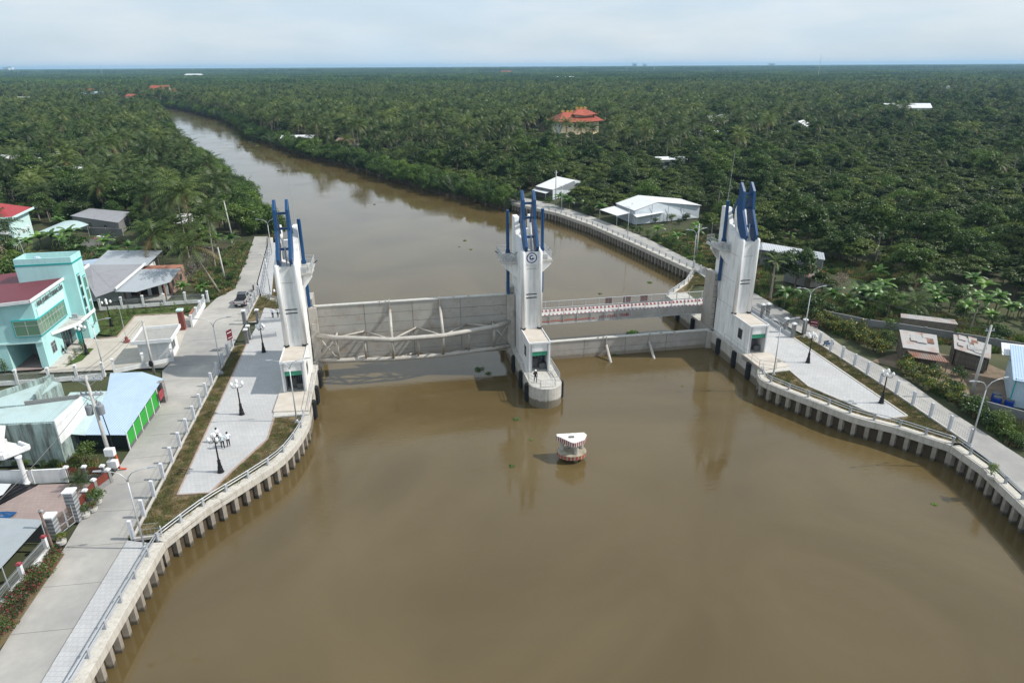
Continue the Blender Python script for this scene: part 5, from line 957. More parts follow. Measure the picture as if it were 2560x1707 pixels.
for p in ((-2.1, -2.9), (1.3, -4.4)): MB().path([(*p, 0), (*p, 1.45)], .06, 6).build('lean_to_post', M['wood_old'], t)
shack('tin shack with bamboo-edged sheet roof and upright plank walls', [(56.7, 79.8, 4.6), (59.6, 77.0, 4.3), (61.8, 80.4, 4.8), (58.5, 83.2, 5.2)])
lean('long low tin roof in the scrub behind the block wall', [tuple(ZR4(1200, 1000, 4.0)), tuple(ZR4(1690, 1060, 4.0)), tuple(ZR4(1660, 1020, 4.4)), tuple(ZR4(1200, 965, 4.4))], 'roof_tin', 'wood_old', 'tin_shed', 'shed', .2)
t = thing('blue_house', 'pale blue tin house with blue barrels outside, beyond the low block wall', 'house', (56.3, 68.2, RZ), R(-31))
MB().box(0, 10, 0, 8.6, 0, 3.4).build('wall', tinmat('blue_cladding', (.42, .53, .62), 0, .2, .5), t); MB().slab([(-.3, -.3, 3.3), (10, -.3, 3.5), (10, 8.9, 4.5), (-.3, 8.9, 4.3)], .06).build('roof', M['roof_blue'], t); MB().slab([(-1.0, 7.0, 3.5), (5, 7.0, 3.8), (5, 10.4, 4.2), (-1.0, 10.4, 3.9)], .05).build('awning', M['roof_white'], t)
MB().box(-.05, .05, -.1, .1, 0, 3.4).build('corner_trim', M['teal_dark'], t); MB().box(2.5, 3.6, -.06, 0, 0, 2.1).build('door', M['alu'], t); window(t, 5, 6.3, 0, 0, 1.1, 2.2, 2, 1, 'alu', 'glass', -.05)
for k, (x, y) in enumerate(((55.4, 68.9), (56.3, 68.2), (55.9, 69.8))):
    t = thing('water_barrel', ['blue plastic barrel with black lid beside the tin house', 'blue plastic barrel against the low block wall', 'blue plastic barrel squeezed behind the other two'][k], 'barrel', (x, y, GZ), 0, 'blue barrels'); MB().lathe([(.42, 0), (.48, .15), (.46, .5), (.48, .85), (.42, 1.0)], 14).build('body', mat('blue_plastic', (.01, .05, .32), rough=.35), t); MB().lathe([(.44, 1.0), (.44, 1.06), (.1, 1.08)], 14).build('lid', M['machine'], t)
def pole(x, y, h, label, lean_=0.0, arm=True):
    t = thing('utility_pole', label, 'utility pole', (x, y, GZ)); MB().path([(0, 0, 0), (lean_, 0, h)], [.19, .11], 10).build('shaft', M['conc'], t, smooth=True)
    if arm:
        a = MB().box(lean_ - .5, lean_ + .5, -.05, .05, h - .7, h - .6).build('cross_arm', M['galv'], t)
        for s in (-.4, 0, .4): MB().lathe([(.05, h - .6), (.08, h - .5), (.04, h - .38)], 8, (lean_ + s, 0, 0)).build('insulator', M['grey_paint'], a)
pole(53.4, 70.4, 9.2, 'tall bare concrete pole beside the low block wall', .1); pole(38.0, 135.4, 6.6, 'short concrete pole in the scrub beside the sea wall road'); pole(12.4, 189.6, 9.6, 'concrete pole with bracket in front of the small white shed')
pole(-52.0, 118.0, 6.6, 'leaning concrete pole by the bare shrubs at the lane edge', -.35, False); pole(-62, 148, 9.5, 'thin leaning pole among the palms by the lane', -.6, False)
cable('service cable from the bare roadside pole to the tin shack', (53.5, 70.4, 10.6), (60.0, 78.6, 4.9), .6); cable('service cable from the bare roadside pole to the blue house', (53.5, 70.4, 10.7), (59.0, 73.0, 5.8), .3)
cable('long cable from the bare roadside pole along the block wall', (53.5, 70.4, 10.9), (39.0, 135, 8.2), 2.2)

# temple among the orchard
t = thing('temple', 'cream temple with orange tiled double roof and golden ridge ornaments', 'temple', (36.5, 396, GZ + 1.2), R(16))
MB().box(-13, 13, -8.5, 11, -2.2, 0).build('podium', M['cream'], t)
MB().box(-11, 11, -6.5, 9, 0, 6.4).build('wall', M['cream'], t); MB().box(-11.05, -11, -6.5, 9, 0, 6.4).build('side_wall', M['white_wall'], t)
def hiproof(x0, x1, y0, y1, z0, z1, rx, ry, up, m, name='roof'):
    xs = [x0, (x0 * .6 + rx[0] * .4), rx[0]]; q = MB(); cx_, cy_ = (x0 + x1) / 2, (y0 + y1) / 2
    V_ = [(x0, y0, z0 + up), ((x0 + x1) / 2, y0, z0), (x1, y0, z0 + up), (x1, cy_, z0), (x1, y1, z0 + up), ((x0 + x1) / 2, y1, z0), (x0, y1, z0 + up), (x0, cy_, z0), (rx[0], cy_, z1), (rx[1], cy_, z1), (cx_, cy_, z1 - .15)]
    F = [(0, 1, 10, 8), (1, 2, 9, 10), (2, 3, 9), (3, 4, 9), (4, 5, 10, 9), (5, 6, 8, 10), (6, 7, 8), (7, 0, 8)]
    mid_ = []
    for f in F: pass
    return q.add(V_, F).build(name, m, t)
hiproof(-13.2, 13.2, -8.6, 11, 6.2, 11.0, (-7.5, 7.5), 0, .7, M['roof_tile']); MB().box(-2.0, 8.5, -3.6, 5, 7.6, 9.6).build('upper_wall', M['cream'], t); hiproof(-3.6, 10.4, -5.4, 6.8, 9.4, 12.6, (0.8, 5.6), 0, .8, M['roof_tile'])
gold = mat('gilded', (.50, .30, .08), rough=.5, var=.2)
for x_, z_ in ((-7.5, 11.0), (-4.8, 10.9), (-2.4, 10.9), (.8, 12.6), (3.2, 12.5), (5.6, 12.6)): MB().front([(x_ - .8, z_), (x_ + .8, z_), (x_ + .9, z_ + .8), (x_ + .4, z_ + 1.3), (x_ + .1, z_ + .7), (x_ - .3, z_ + 1.5), (x_ - .5, z_ + .7), (x_ - 1.0, z_ + 1.0)], 1.1, 1.35).build('ridge_ornament', gold, t)
for x_, y_, z_ in ((-13.2, -8.6, 6.9), (13.2, -8.6, 6.9), (-3.6, -5.4, 10.2), (10.4, -5.4, 10.2), (-13.2, 11, 6.9), (13.2, 11, 6.9)): s = 1 if x_ > 0 else -1; MB().path([(x_ - s * .8, y_ + .5, z_ - .2), (x_, y_, z_), (x_ + s * .7, y_ - .4, z_ + .7), (x_ + s * .6, y_ - .3, z_ + 1.4)], [.25, .2, .15, .06], 6).build('corner_finial', gold, t)
MB().box(-1.8, 5.2, -6.62, -6.5, 3.2, 6.0).build('gallery_opening', M['dark'], t); MB().box(-2, 5.4, -7.3, -6.5, 2.8, 3.2).build('balcony', M['cream'], t)
for x_ in (-1.8, .6, 2.9, 5.2): MB().box(x_ - .15, x_ + .15, -6.9, -6.6, 3.2, 6.1).build('gallery_column', M['cream'], t)
window(t, -7, -5, -6.5, -6.5, 3.6, 5.4, 2, 1, 'alu', 'glass', -.1); window(t, -3.8, -2.6, -6.5, -6.5, 3.4, 5.6, 1, 1, 'wood_old', 'glass', -.1); window(t, -11.05, -11.05, -4, -3, 3.4, 5.2, 1, 1, 'wood_old', 'glass', -.1); window(t, -11.05, -11.05, 2, 3, 3.4, 5.2, 1, 1, 'wood_old', 'glass', -.1)

# scattered houses beyond (gabled or flat), each of its own size
FARH = []
def far_house(px, py, w_, d_, m, label, rz=0.0, h=3.2, rise=1.4, wallm='white_wall', z=6.0):
    p = ZQ(px, py, z); h += 2.2 if p.y > 900 else (1.4 if p.y > 420 else 0); FARH.append((p.x, p.y, max(w_, d_)))
    t = thing('house', label, 'house', (p.x, p.y, GZ), R(rz), 'houses scattered through the orchards')
    MB().box(-w_/2, w_/2, -d_/2, d_/2, 0, h).build('wall', M[wallm], t)
    ov = .7; r_ = MB(); r_.slab([(-w_/2 - ov, -d_/2 - ov, h - .1), (w_/2 + ov, -d_/2 - ov, h - .1), (w_/2 + ov, 0, h + rise), (-w_/2 - ov, 0, h + rise)], .12).slab([(-w_/2 - ov, 0, h + rise), (w_/2 + ov, 0, h + rise), (w_/2 + ov, d_/2 + ov, h - .1), (-w_/2 - ov, d_/2 + ov, h - .1)], .12); r_.build('roof', M[m], t)
    g_ = MB()
    for s in (-1, 1): MB().add([(s * w_/2, -d_/2, h), (s * w_/2, d_/2, h), (s * w_/2, 0, h + rise)], [(0, 1, 2)]).build('gable', M[wallm], t)
    MB().box(-w_*.3, -w_*.1, -d_/2 - .05, -d_/2, 1.0, 2.4).build('window', M['glass'], t); MB().box(w_*.1, w_*.25, -d_/2 - .05, -d_/2, 0, 2.2).build('door', M['wood_old'], t)
H_ = [(1537, 360, 10, 8, 'roof_white', 'white house under a tall palm beyond the warehouse', 6, 3.4, .5), (685, 311, 15, 9, 'roof_white', 'white-roofed house on the far river bank behind mangroves', 5, 3.0, 1.0), (800, 318, 9, 7, 'roof_rust', 'brown-roofed house in bananas behind the bank trees', -10, 3.0, 1.2), (850, 288, 14, 8, 'roof_grey2', 'grey-roofed house among tall palms across the river', 8, 3.0, 1.2), (957, 291, 11, 9, 'roof_rust', 'house with dark red roof and white gable wall', -60, 4.0, 2.2), (1037, 275, 11, 8, 'roof_tile', 'house with orange tiled roof near the temple', 30, 3.6, 2.4),
      (1640, 273, 17, 9, 'roof_white', 'long white roof beside a palm clump beyond the temple', 30, 3.6, 1.2), (1632, 300, 10, 7, 'roof_white', 'low white roof below the palm clump', 5, 3.0, .8), (1838, 287, 12, 9, 'roof_white', 'white house with steep gable in the open orchard', 55, 3.6, 2.6), (1868, 239, 13, 8, 'roof_white', 'small white house with flat front far out in the orchard', 0, 3.4, .6), (1832, 216, 20, 9, 'roof_white', 'white block-like house near the palm belt', 0, 4.4, .6), (2080, 252, 32, 10, 'roof_white', 'long white barn roof in the middle of the orchard', -8, 4.0, 3.0), (2168, 204, 34, 12, 'roof_white', 'pale barn at the edge of the palm belt', 6, 4, 1.6), (2258, 192, 38, 14, 'roof_white', 'pale shed pair member with wide roof near horizon', 4, 4, 2), (2285, 190, 22, 12, 'roof_white', 'pale smaller shed next to the wide one near horizon', 4, 4, 2), (910, 243, 14, 9, 'roof_white', 'cream house half buried in distant palms', 10, 4.4, 1.0), (797, 199, 26, 12, 'roof_white', 'white two-block house in the distant palm belt', 0, 6, 1), (228, 223, 36, 16, 'roof_blue', 'pale blue distant house by the upper river', 12, 6, 2.5), (370, 213, 24, 12, 'roof_tile', 'distant temple roof in orange by the river bend', 10, 6, 5), (395, 216, 18, 10, 'roof_tile', 'lower orange roof next to the distant temple', 20, 4, 3), (412, 218, 14, 9, 'roof_tile', 'small orange pavilion by the river bend', -20, 5, 4), (315, 227, 20, 10, 'roof_tile', 'brown-red house at the inner river bend', 0, 5, 2.5), (80, 234, 30, 14, 'roof_white', 'long white-roofed house far on the west side', 5, 5, 2.5), (15, 236, 26, 12, 'roof_rust', 'rust-roofed house far on the west side', 0, 5, 2), (200, 216, 18, 9, 'roof_tile', 'small red roof behind the pale blue house', 30, 5, 3), (180, 386, 15, 9, 'roof_white', 'white-roofed house with several gables among west bank trees', 35, 3.2, 1.6), (160, 391, 11, 8, 'roof_grey2', 'grey roof joined to the white gables in west bank trees', 20, 3.0, 1.0), (70, 357, 24, 8, 'roof_white', 'long white roof deep in the west bank palms', 12, 3.2, 1.2), (88, 437, 9, 6, 'roof_rust', 'dull red roof sunk in west bank trees', 10, 3.0, .8), (1490, 226, 10, 8, 'roof_tile', 'tiny pink house in the palms beyond the temple', 0, 5, 2), (1218, 178, 60, 20, 'roof_white', 'distant row building in white near horizon', 0, 6, 2), (1163, 171, 40, 20, 'roof_tile', 'distant church-like building with red roof', 0, 9, 6), (1297, 182, 60, 20, 'roof_white', 'pale distant roofs in the palm belt centre', 5, 6, 2), (730, 166, 190, 40, 'roof_tile', 'long red factory roof on the horizon', 0, 12, 6), (760, 166, 110, 40, 'roof_tile', 'shorter red factory roof on the horizon', 0, 12, 6), (447, 180, 50, 30, 'roof_white', 'pale distant building above the river bend', 0, 12, 3), (1500, 153.5, 700, 60, 'roof_white', 'very long pale factory strip on the horizon', 0, 16, 4), (1350, 156, 160, 60, 'roof_white', 'pale block on the horizon beside the factory strip', 0, 16, 4)]
for r_ in H_: far_house(r_[0], r_[1], r_[2], r_[3], r_[4], r_[5], *r_[6:9])
# radio masts and far town blocks on the horizon
for px, d_, h_, l in ((1785, 1900, 58, 'thin radio mast rising above the orchard horizon'), (368, 2600, 52, 'slender mast on the horizon above the river bend'), (1405, 3400, 56, 'thin mast near the pale factory strip'), (1460, 3500, 52, 'second thin mast near the pale factory strip')):
    q = ZQ(px, 150, 2.4); dr = (FWD + CX * ((px * 1.0884 - 1280) / FPX)).normalized(); x_, y_ = dr.x / dr.y * d_, d_
    t = thing('radio_mast', l, 'mast', (x_, y_, GZ), 0, 'masts on the horizon'); MB().path([(0, 0, 0), (0, 0, h_)], [.7, .3], 4).build('lattice', M['grey_paint'], t); MB().path([(0, 0, h_), (0, 0, h_ + 8)], .15, 4).build('antenna', M['galv'], t)
for k, (px, d_, w_, h_) in enumerate(((182, 7800, 60, 42), (190, 7900, 45, 50), (1690, 9000, 70, 44), (1420, 9500, 60, 55), (1440, 9600, 50, 48))):
    dr = (FWD + CX * ((px * 1.0884 - 1280) / FPX)).normalized(); t = thing('town_block', ['hazy town block at the far west horizon', 'taller hazy town block at the far west horizon', 'hazy block on the horizon over the orchard', 'tall hazy block over the factory strip', 'lower hazy block next to the tall one over the factory'][k], 'building', (dr.x / dr.y * d_, d_, GZ), 0, 'town blocks on the horizon')
    MB().box(-w_/2, w_/2, -20, 20, 0, h_).build('wall', M['white_wall'], t); MB().box(-w_/2 - 2, w_/2 + 2, -22, 22, h_, h_ + 4).build('roof', M['grey_paint'], t)
    MB().box(-w_*.4, w_*.4, -20.5, -20, h_*.3, h_*.8).build('window', M['glass'], t)

# ------------------------------------------------------------------ vehicles
M['silver'] = mat('silver_paint', (.50, .50, .50), rough=.28, metal=.5, var=.03); M['tyre'] = mat('tyre', (.02, .02, .02), rough=.8)
t = thing('pickup_truck', 'silver double-cab pickup with dark bed cover parked on the frontage road', 'pickup', (-44.35, 106.0, RZ), R(8))   # local +y is the front
def xs(prof, w0, name, m, par, bev=.04): return MB().side(prof, -w0, w0).build(name, m, par, bevel=bev)
xs([(-2.6, .5), (-2.62, .95), (-2.58, 1.12), (-.6, 1.12), (1.35, 1.1), (2.35, 1.02), (2.62, .85), (2.65, .48), (2.4, .38), (-2.4, .38)], .9, 'body', M['silver'], t, .06)
cab = MB(); P0 = [(-.72, 1.1), (-.45, 1.72), (.55, 1.76), (1.4, 1.12)]; wt = [.84, .70, .70, .82]
cab.add([(-w_, y_, z_) for (y_, z_), w_ in zip(P0, wt)] + [(w_, y_, z_) for (y_, z_), w_ in zip(P0, wt)], [(0, 1, 5, 4), (1, 2, 6, 5), (2, 3, 7, 6), (0, 3, 2, 1), (4, 5, 6, 7)]); cab.build('cab', M['silver'], t, bevel=.04)
MB().add([(-.76, -.73, 1.16), (.76, -.73, 1.16), (.66, -.49, 1.68), (-.66, -.49, 1.68)], [(0, 1, 2, 3)]).build('rear_window', M['glass_dark'], t)
MB().add([(-.76, 1.36, 1.17), (.76, 1.36, 1.17), (.66, .6, 1.74), (-.66, .6, 1.74)], [(0, 1, 2, 3)]).build('windscreen', M['glass_dark'], t)
for s in (-1, 1):
    for y0, y1 in ((-.55, .2), (.28, 1.05)): MB().add([(s * .835, y0, 1.18), (s * .83, y1, 1.18), (s * .735, min(y1, .62), 1.66), (s * .735, max(y0, -.4), 1.66)], [(0, 1, 2, 3)]).build('side_window', M['glass_dark'], t)
    MB().box(s * .7, s * .905, -2.64, -2.5, .72, 1.02).build('tail_light', M['red'], t); MB().box(s * .9, s * 1.08, .95, 1.05, 1.05, 1.2).build('wing_mirror', M['silver'], t)
    for y_ in (-1.65, 1.6):
        wv = MB(); wv.path([(s * .70, y_, .38), (s * .93, y_, .38)], .38, 18); wo = wv.build('wheel', M['tyre'], t); MB().path([(s * .93, y_, .38), (s * .945, y_, .38)], .23, 12).build('rim', M['alu'], wo)
        MB().path([(s * .88, y_, .42), (s * .91, y_, .42)], .47, 18).build('wheel_arch', M['black'], t)
    MB().box(s * .55, s * .85, 2.55, 2.66, .7, .88).build('headlight', M['globe'], t)
MB().box(-.8, .8, -2.55, -.75, 1.122, 1.15).build('bed_cover', M['black'], t); MB().box(-.85, .85, -2.78, -2.6, .42, .58).build('rear_bumper', M['black'], t); MB().box(-.22, .22, -2.80, -2.78, .46, .57).build('number_plate', M['panelw'], t); MB().box(-.68, .68, -.45, .6, 1.762, 1.775).build('roof_panel', M['glass_dark'], t)
MB().path([(-.72, -1.0, 1.15), (-.6, -.95, 1.6), (.6, -.95, 1.6), (.72, -1.0, 1.15)], .035, 6).build('roll_bar', M['black'], t)
def motorbike(x, y, rz, label, z=RZ, body='black', proto={}):
    t = thing('motorbike', label, 'motorbike', (x, y, z), rz, 'parked motorbikes')
    for y_ in (-.62, .62):
        q = MB(); n = 16
        q.path([(-.05, y_, .29), (.05, y_, .29)], .29, n); wo = q.build('wheel', M['tyre'], t); MB().path([(-.06, y_, .29), (.06, y_, .29)], .17, 10).build('rim', M['alu'], wo)
    MB().side([(-.85, .62), (-.8, .8), (-.2, .78), (.05, .5), (.35, .5), (.5, .95), (.6, .92), (.5, .4), (.1, .25), (-.35, .25), (-.6, .45)], -.11, .11).build('body', M[body], t, bevel=.03)
    MB().box(-.13, .13, -.75, -.05, .78, .86).build('seat', M['black'], t, bevel=.03); MB().path([(-.32, .42, 1.05), (0, .55, 1.02), (.32, .42, 1.05)], .02, 6).build('handlebar', M['alu'], t); MB().path([(0, .55, .95), (0, .62, .29)], .035, 6).build('fork', M['alu'], t)
    MB().lathe([(.02, 0), (.09, .04), (.08, .12), (.02, .15)], 8, (0, .56, .86)).build('headlight', M['globe'], t)
    for s in (-1, 1): MB().path([(s * .2, .42, 1.03), (s * .28, .4, 1.2)], .012, 4).path([(s * .28, .38, 1.2), (s * .28, .4, 1.24)], .05, 6).build('mirror', M['black'], t)
    return t
motorbike(-44.9, 112.4, R(20), 'dark motorbike parked ahead of the pickup'); motorbike(-62.7, 83.2, R(170), 'black motorbike in the garage with white headlight, near the opening', RZ + .06); motorbike(-61.2, 84.0, R(150), 'black motorbike at the back of the garage', RZ + .06)
motorbike(43.6, 86.0, R(-70), 'dark motorbike leaning by the fence near the red sign', body='blue'); motorbike(-40.2, 110.9, R(30), 'green motorbike at the railing by the street lamp', body='green_door')

# ------------------------------------------------------------------ people
M['skin'] = mat('skin', (.30, .17, .11), rough=.6, var=.05); M['hair'] = mat('hair', (.012, .01, .009), rough=.6); M['shirt'] = mat('white_shirt', (.72, .74, .78), rough=.8, var=.05); M['trouser'] = mat('black_trousers', (.015, .015, .018), rough=.85); M['shirt_blue'] = mat('pale_shirt', (.50, .60, .64), rough=.8); M['navy_cloth'] = mat('navy_coverall', (.012, .014, .03), rough=.85)
def person(x, y, z, rz, label, J, shirt='shirt', trouser='trouser', h=1.66, hat=None):
    """J: joint positions, metres, +y is where the person faces"""
    D_ = dict(pelvis=(0, 0, .92), waist=(0, .0, 1.05), chest=(0, .01, 1.27), neck=(0, .0, 1.43), head=(0, .02, 1.54), crown=(0, .02, 1.66), hipL=(-.09, 0, .87), kneeL=(-.10, .02, .48), ankL=(-.11, 0, .08), toeL=(-.12, .15, .035), hipR=(.09, 0, .87), kneeR=(.10, .02, .48), ankR=(.11, 0, .08), toeR=(.12, .15, .035),
              shL=(-.18, 0, 1.37), elL=(-.24, -.03, 1.10), wrL=(-.24, .08, .87), haL=(-.24, .12, .78), shR=(.18, 0, 1.37), elR=(.24, -.03, 1.10), wrR=(.24, .08, .87), haR=(.24, .12, .78)); D_.update(J)
    rad = dict(pelvis=.14, waist=.125, chest=.15, neck=.055, head=.095, crown=.07, hipL=.10, kneeL=.065, ankL=.045, toeL=.035, hipR=.10, kneeR=.065, ankR=.045, toeR=.035, shL=.075, elL=.05, wrL=.034, haL=.035, shR=.075, elR=.05, wrR=.034, haR=.035)
    nm = list(D_); ed = [('pelvis', 'waist'), ('waist', 'chest'), ('chest', 'neck'), ('neck', 'head'), ('head', 'crown'), ('pelvis', 'hipL'), ('hipL', 'kneeL'), ('kneeL', 'ankL'), ('ankL', 'toeL'), ('pelvis', 'hipR'), ('hipR', 'kneeR'), ('kneeR', 'ankR'), ('ankR', 'toeR'), ('chest', 'shL'), ('shL', 'elL'), ('elL', 'wrL'), ('wrL', 'haL'), ('chest', 'shR'), ('shR', 'elR'), ('elR', 'wrR'), ('wrR', 'haR')]
    me = bpy.data.meshes.new('sk'); me.from_pydata([D_[k] for k in nm], [(nm.index(a), nm.index(b2)) for a, b2 in ed], []); o = bpy.data.objects.new('sk', me); col.objects.link(o)
    m = o.modifiers.new('s', 'SKIN'); m.use_smooth_shade = True; me.skin_vertices[0]
    for i, k in enumerate(nm): me.skin_vertices[0].data[i].radius = (rad[k] * (1.0 if k not in ('chest', 'pelvis', 'waist') else 1.1), rad[k] * (1.0 if k not in ('chest', 'pelvis', 'waist') else .72)); me.skin_vertices[0].data[i].use_root = (k == 'pelvis')
    o.modifiers.new('d', 'SUBSURF').levels = 1
    dg = bpy.context.evaluated_depsgraph_get(); bme = bpy.data.meshes.new_from_object(o.evaluated_get(dg)); bpy.data.objects.remove(o); bpy.data.meshes.remove(me)
    bme.materials.clear()
    for k in ('skin', shirt, trouser): bme.materials.append(M[k])
    hands = [Vector(D_[k]) for k in ('haL', 'haR')]; feet = .07
    for p in bme.polygons:
        c_ = p.center
        near_hand = min((c_ - h_).length for h_ in hands) < .13
        p.material_index = 0 if (c_.z > 1.45 or near_hand) else (1 if c_.z > .93 or abs(c_.x) > .19 else 2); p.use_smooth = True
    t = thing('person', label, 'person', (x, y, z), rz, None); t.scale = (h / 1.66,) * 3
    put('body', bme, t); hx, hy, hz = D_['head']
    if hat: MB().lathe([(.135, 0), (.13, .06), (.1, .12), (.04, .155)], 12, (hx, hy, hz + .03)).build('hat', M[hat], t, smooth=True)
    else: MB().lathe([(.105, 0), (.112, .06), (.09, .12), (.03, .15)], 12, (hx, hy - .02, hz)).build('hair', M['hair'], t, smooth=True)
    MB().lathe([(.0, 0), (.012, .012), (.0, .03)], 6, (hx, hy + .10, hz - .02)).build('nose', M['skin'], t)
    for s in (-1, 1): MB().box(hx + s * .025, hx + s * .05, hy + .088, hy + .1, hz + .02, hz + .035).build('eye', M['hair'], t)
    for s, k in ((-1, 'L'), (1, 'R')):                         # fingers and thumb
        h_ = Vector(D_['ha' + k]); w2_ = Vector(D_['wr' + k]); d2 = (h_ - w2_).normalized(); sd_ = d2.cross(Vector((0, 0, 1))); sd_ = sd_.normalized() if sd_.length > .1 else Vector((0, 1, 0))
        for f in range(4): b0 = h_ + sd_ * (f - 1.5) * .018; MB().path([b0, b0 + d2 * .05, b0 + d2 * (.075 + .01 * (f in (1, 2))) + Vector((0, .015, 0))], [.009, .008, .007], 5).build('finger', M['skin'], t)
        MB().path([h_ - d2 * .02 - sd_ * .03, h_ + d2 * .02 - sd_ * .05], [.01, .008], 5).build('thumb', M['skin'], t)
    return t
fold = dict(elL=(-.25, .04, 1.12), wrL=(-.08, .22, 1.14), haL=(.02, .24, 1.16)); hip = dict(elR=(.32, -.06, 1.16), wrR=(.17, .06, .98), haR=(.14, .1, .95)); stride = dict(kneeL=(-.1, .14, .5), ankL=(-.1, .12, .09), toeL=(-.1, .27, .04), kneeR=(.1, -.04, .48), ankR=(.1, -.2, .12), toeR=(.1, -.06, .05)); phone = dict(elR=(.28, .02, 1.14), wrR=(.16, .2, 1.3), haR=(.12, .2, 1.42))
person(-29.45, 59.7, PZ + .08, R(35), 'person in pale blue shirt and dark trousers standing shoulder to shoulder on the plaza', {**stride, **hip}, 'shirt_blue'); person(-29.0, 60.05, PZ + .08, R(40), 'person in white shirt, hands on hips, back to the river wall', {**hip}, 'shirt', h=1.7); person(-30.5, 61.0, PZ + .08, R(-130), 'person in white shirt behind the globe lamp facing the other two', {**fold}, 'shirt')
person(-36.95, 98.3, PZ + .06, R(-20), 'person in white shirt bending over the low wall', {**fold, 'chest': (0, .1, 1.25), 'neck': (0, .18, 1.38), 'head': (0, .22, 1.48), 'crown': (0, .25, 1.58)}, 'shirt'); person(-36.2, 98.5, PZ + .06, R(160), 'person in pale shirt and dark trousers holding a phone by the low wall', {**phone}, 'shirt')
wx, wy = W(-1.2, -13.3); person(wx, wy, 2.6, R(200), 'worker in navy coveralls and white helmet standing on the mid-river pier', {**phone, **stride}, 'navy_cloth', 'navy_cloth', 1.68, 'globe')

# ------------------------------------------------------------------ vegetation: leaf and bark materials
import numpy as np
rng = np.random.default_rng(5)
def leafmat(name, c1, c2, trans=.3, gloss=.06, tip=None, vary=1.0):
    m = bpy.data.materials.new(name); m.use_nodes = True; t_ = m.node_tree; ns_ = t_.nodes; lk_ = t_.links; ns_.clear()
    o = ns_.new('ShaderNodeOutputMaterial'); oi = ns_.new('ShaderNodeObjectInfo'); ge = ns_.new('ShaderNodeNewGeometry')
    ad = ns_.new('ShaderNodeMath'); ad.operation = 'MULTIPLY_ADD'; ad.inputs[1].default_value = .55; lk_.new(ge.outputs['Random Per Island'], ad.inputs[0])
    mu = ns_.new('ShaderNodeMath'); mu.operation = 'MULTIPLY'; mu.inputs[1].default_value = .45; lk_.new(oi.outputs['Random'], mu.inputs[0]); lk_.new(mu.outputs[0], ad.inputs[2])
    mx_ = ns_.new('ShaderNodeMix'); mx_.data_type = 'RGBA'; lk_.new(ad.outputs[0], mx_.inputs[0]); mx_.inputs[6].default_value = (*c1, 1); mx_.inputs[7].default_value = (*c2, 1); cur = mx_.outputs[2]
    hs = ns_.new('ShaderNodeMath'); hs.operation = 'MULTIPLY'; hs.inputs[1].default_value = 37.7; lk_.new(oi.outputs['Random'], hs.inputs[0]); hf = ns_.new('ShaderNodeMath'); hf.operation = 'FRACT'; lk_.new(hs.outputs[0], hf.inputs[0]); hr = ns_.new('ShaderNodeValToRGB'); lk_.new(hf.outputs[0], hr.inputs[0]); hr.color_ramp.elements[0].color = (.55, .60, .62, 1); hr.color_ramp.elements[1].color = (1.55, 1.42, 1.15, 1); he = hr.color_ramp.elements.new(.6); he.color = (.95, .97, 1.0, 1)
    m3 = ns_.new('ShaderNodeMix'); m3.data_type = 'RGBA'; m3.blend_type = 'MULTIPLY'; m3.inputs[0].default_value = vary; lk_.new(cur, m3.inputs[6]); lk_.new(hr.outputs[0], m3.inputs[7]); cur = m3.outputs[2]
    if tip:
        gt = ns_.new('ShaderNodeMath'); gt.operation = 'GREATER_THAN'; gt.inputs[1].default_value = 1 - tip[1]; lk_.new(ge.outputs['Random Per Island'], gt.inputs[0])
        m2 = ns_.new('ShaderNodeMix'); m2.data_type = 'RGBA'; lk_.new(gt.outputs[0], m2.inputs[0]); lk_.new(cur, m2.inputs[6]); m2.inputs[7].default_value = (*tip[0], 1); cur = m2.outputs[2]
    d = ns_.new('ShaderNodeBsdfDiffuse'); tr_ = ns_.new('ShaderNodeBsdfTranslucent'); gl = ns_.new('ShaderNodeBsdfGlossy'); gl.inputs['Roughness'].default_value = .45; gl.inputs['Color'].default_value = (.5, .5, .5, 1)
    lk_.new(cur, d.inputs[0]); lk_.new(cur, tr_.inputs[0])
    s1 = ns_.new('ShaderNodeMixShader'); s1.inputs[0].default_value = trans; lk_.new(d.outputs[0], s1.inputs[1]); lk_.new(tr_.outputs[0], s1.inputs[2])
    s2 = ns_.new('ShaderNodeMixShader'); s2.inputs[0].default_value = gloss; lk_.new(s1.outputs[0], s2.inputs[1]); lk_.new(gl.outputs[0], s2.inputs[2]); lk_.new(s2.outputs[0], o.inputs[0])
    return m
LM = dict(orchard=leafmat('orchard_leaves', (.022, .050, .010), (.118, .160, .026)), broad=leafmat('broad_leaves', (.024, .062, .013), (.105, .170, .030)), bush=leafmat('mangrove_leaves', (.045, .100, .016), (.125, .205, .034)), palm=leafmat('palm_leaflets', (.042, .084, .022), (.150, .190, .062), .28, .05), palm_old=leafmat('dry_fronds', (.16, .12, .05), (.22, .17, .08)), nipa=leafmat('nipa_leaflets', (.045, .085, .03), (.10, .14, .06), .25, .10),
          banana=leafmat('banana_leaves', (.08, .18, .026), (.16, .29, .06), .4, .08), conifer=leafmat('conifer_shrub', (.045, .10, .018), (.14, .19, .03)), flower=leafmat('hedge_leaves', (.05, .09, .02), (.10, .15, .03), tip=((.55, .36, .03), .13)), bed=leafmat('bed_leaves', (.035, .085, .02), (.07, .13, .03), tip=((.26, .045, .05), .28)), grass=leafmat('grass_blades', (.06, .12, .02), (.12, .19, .04)), dry=leafmat('dry_grass', (.17, .135, .05), (.25, .20, .09)), bare=leafmat('bare_twigs', (.16, .135, .11), (.24, .21, .18), 0, .02), far=leafmat('far_canopy', (.034, .074, .020), (.085, .135, .036), .2, .02))
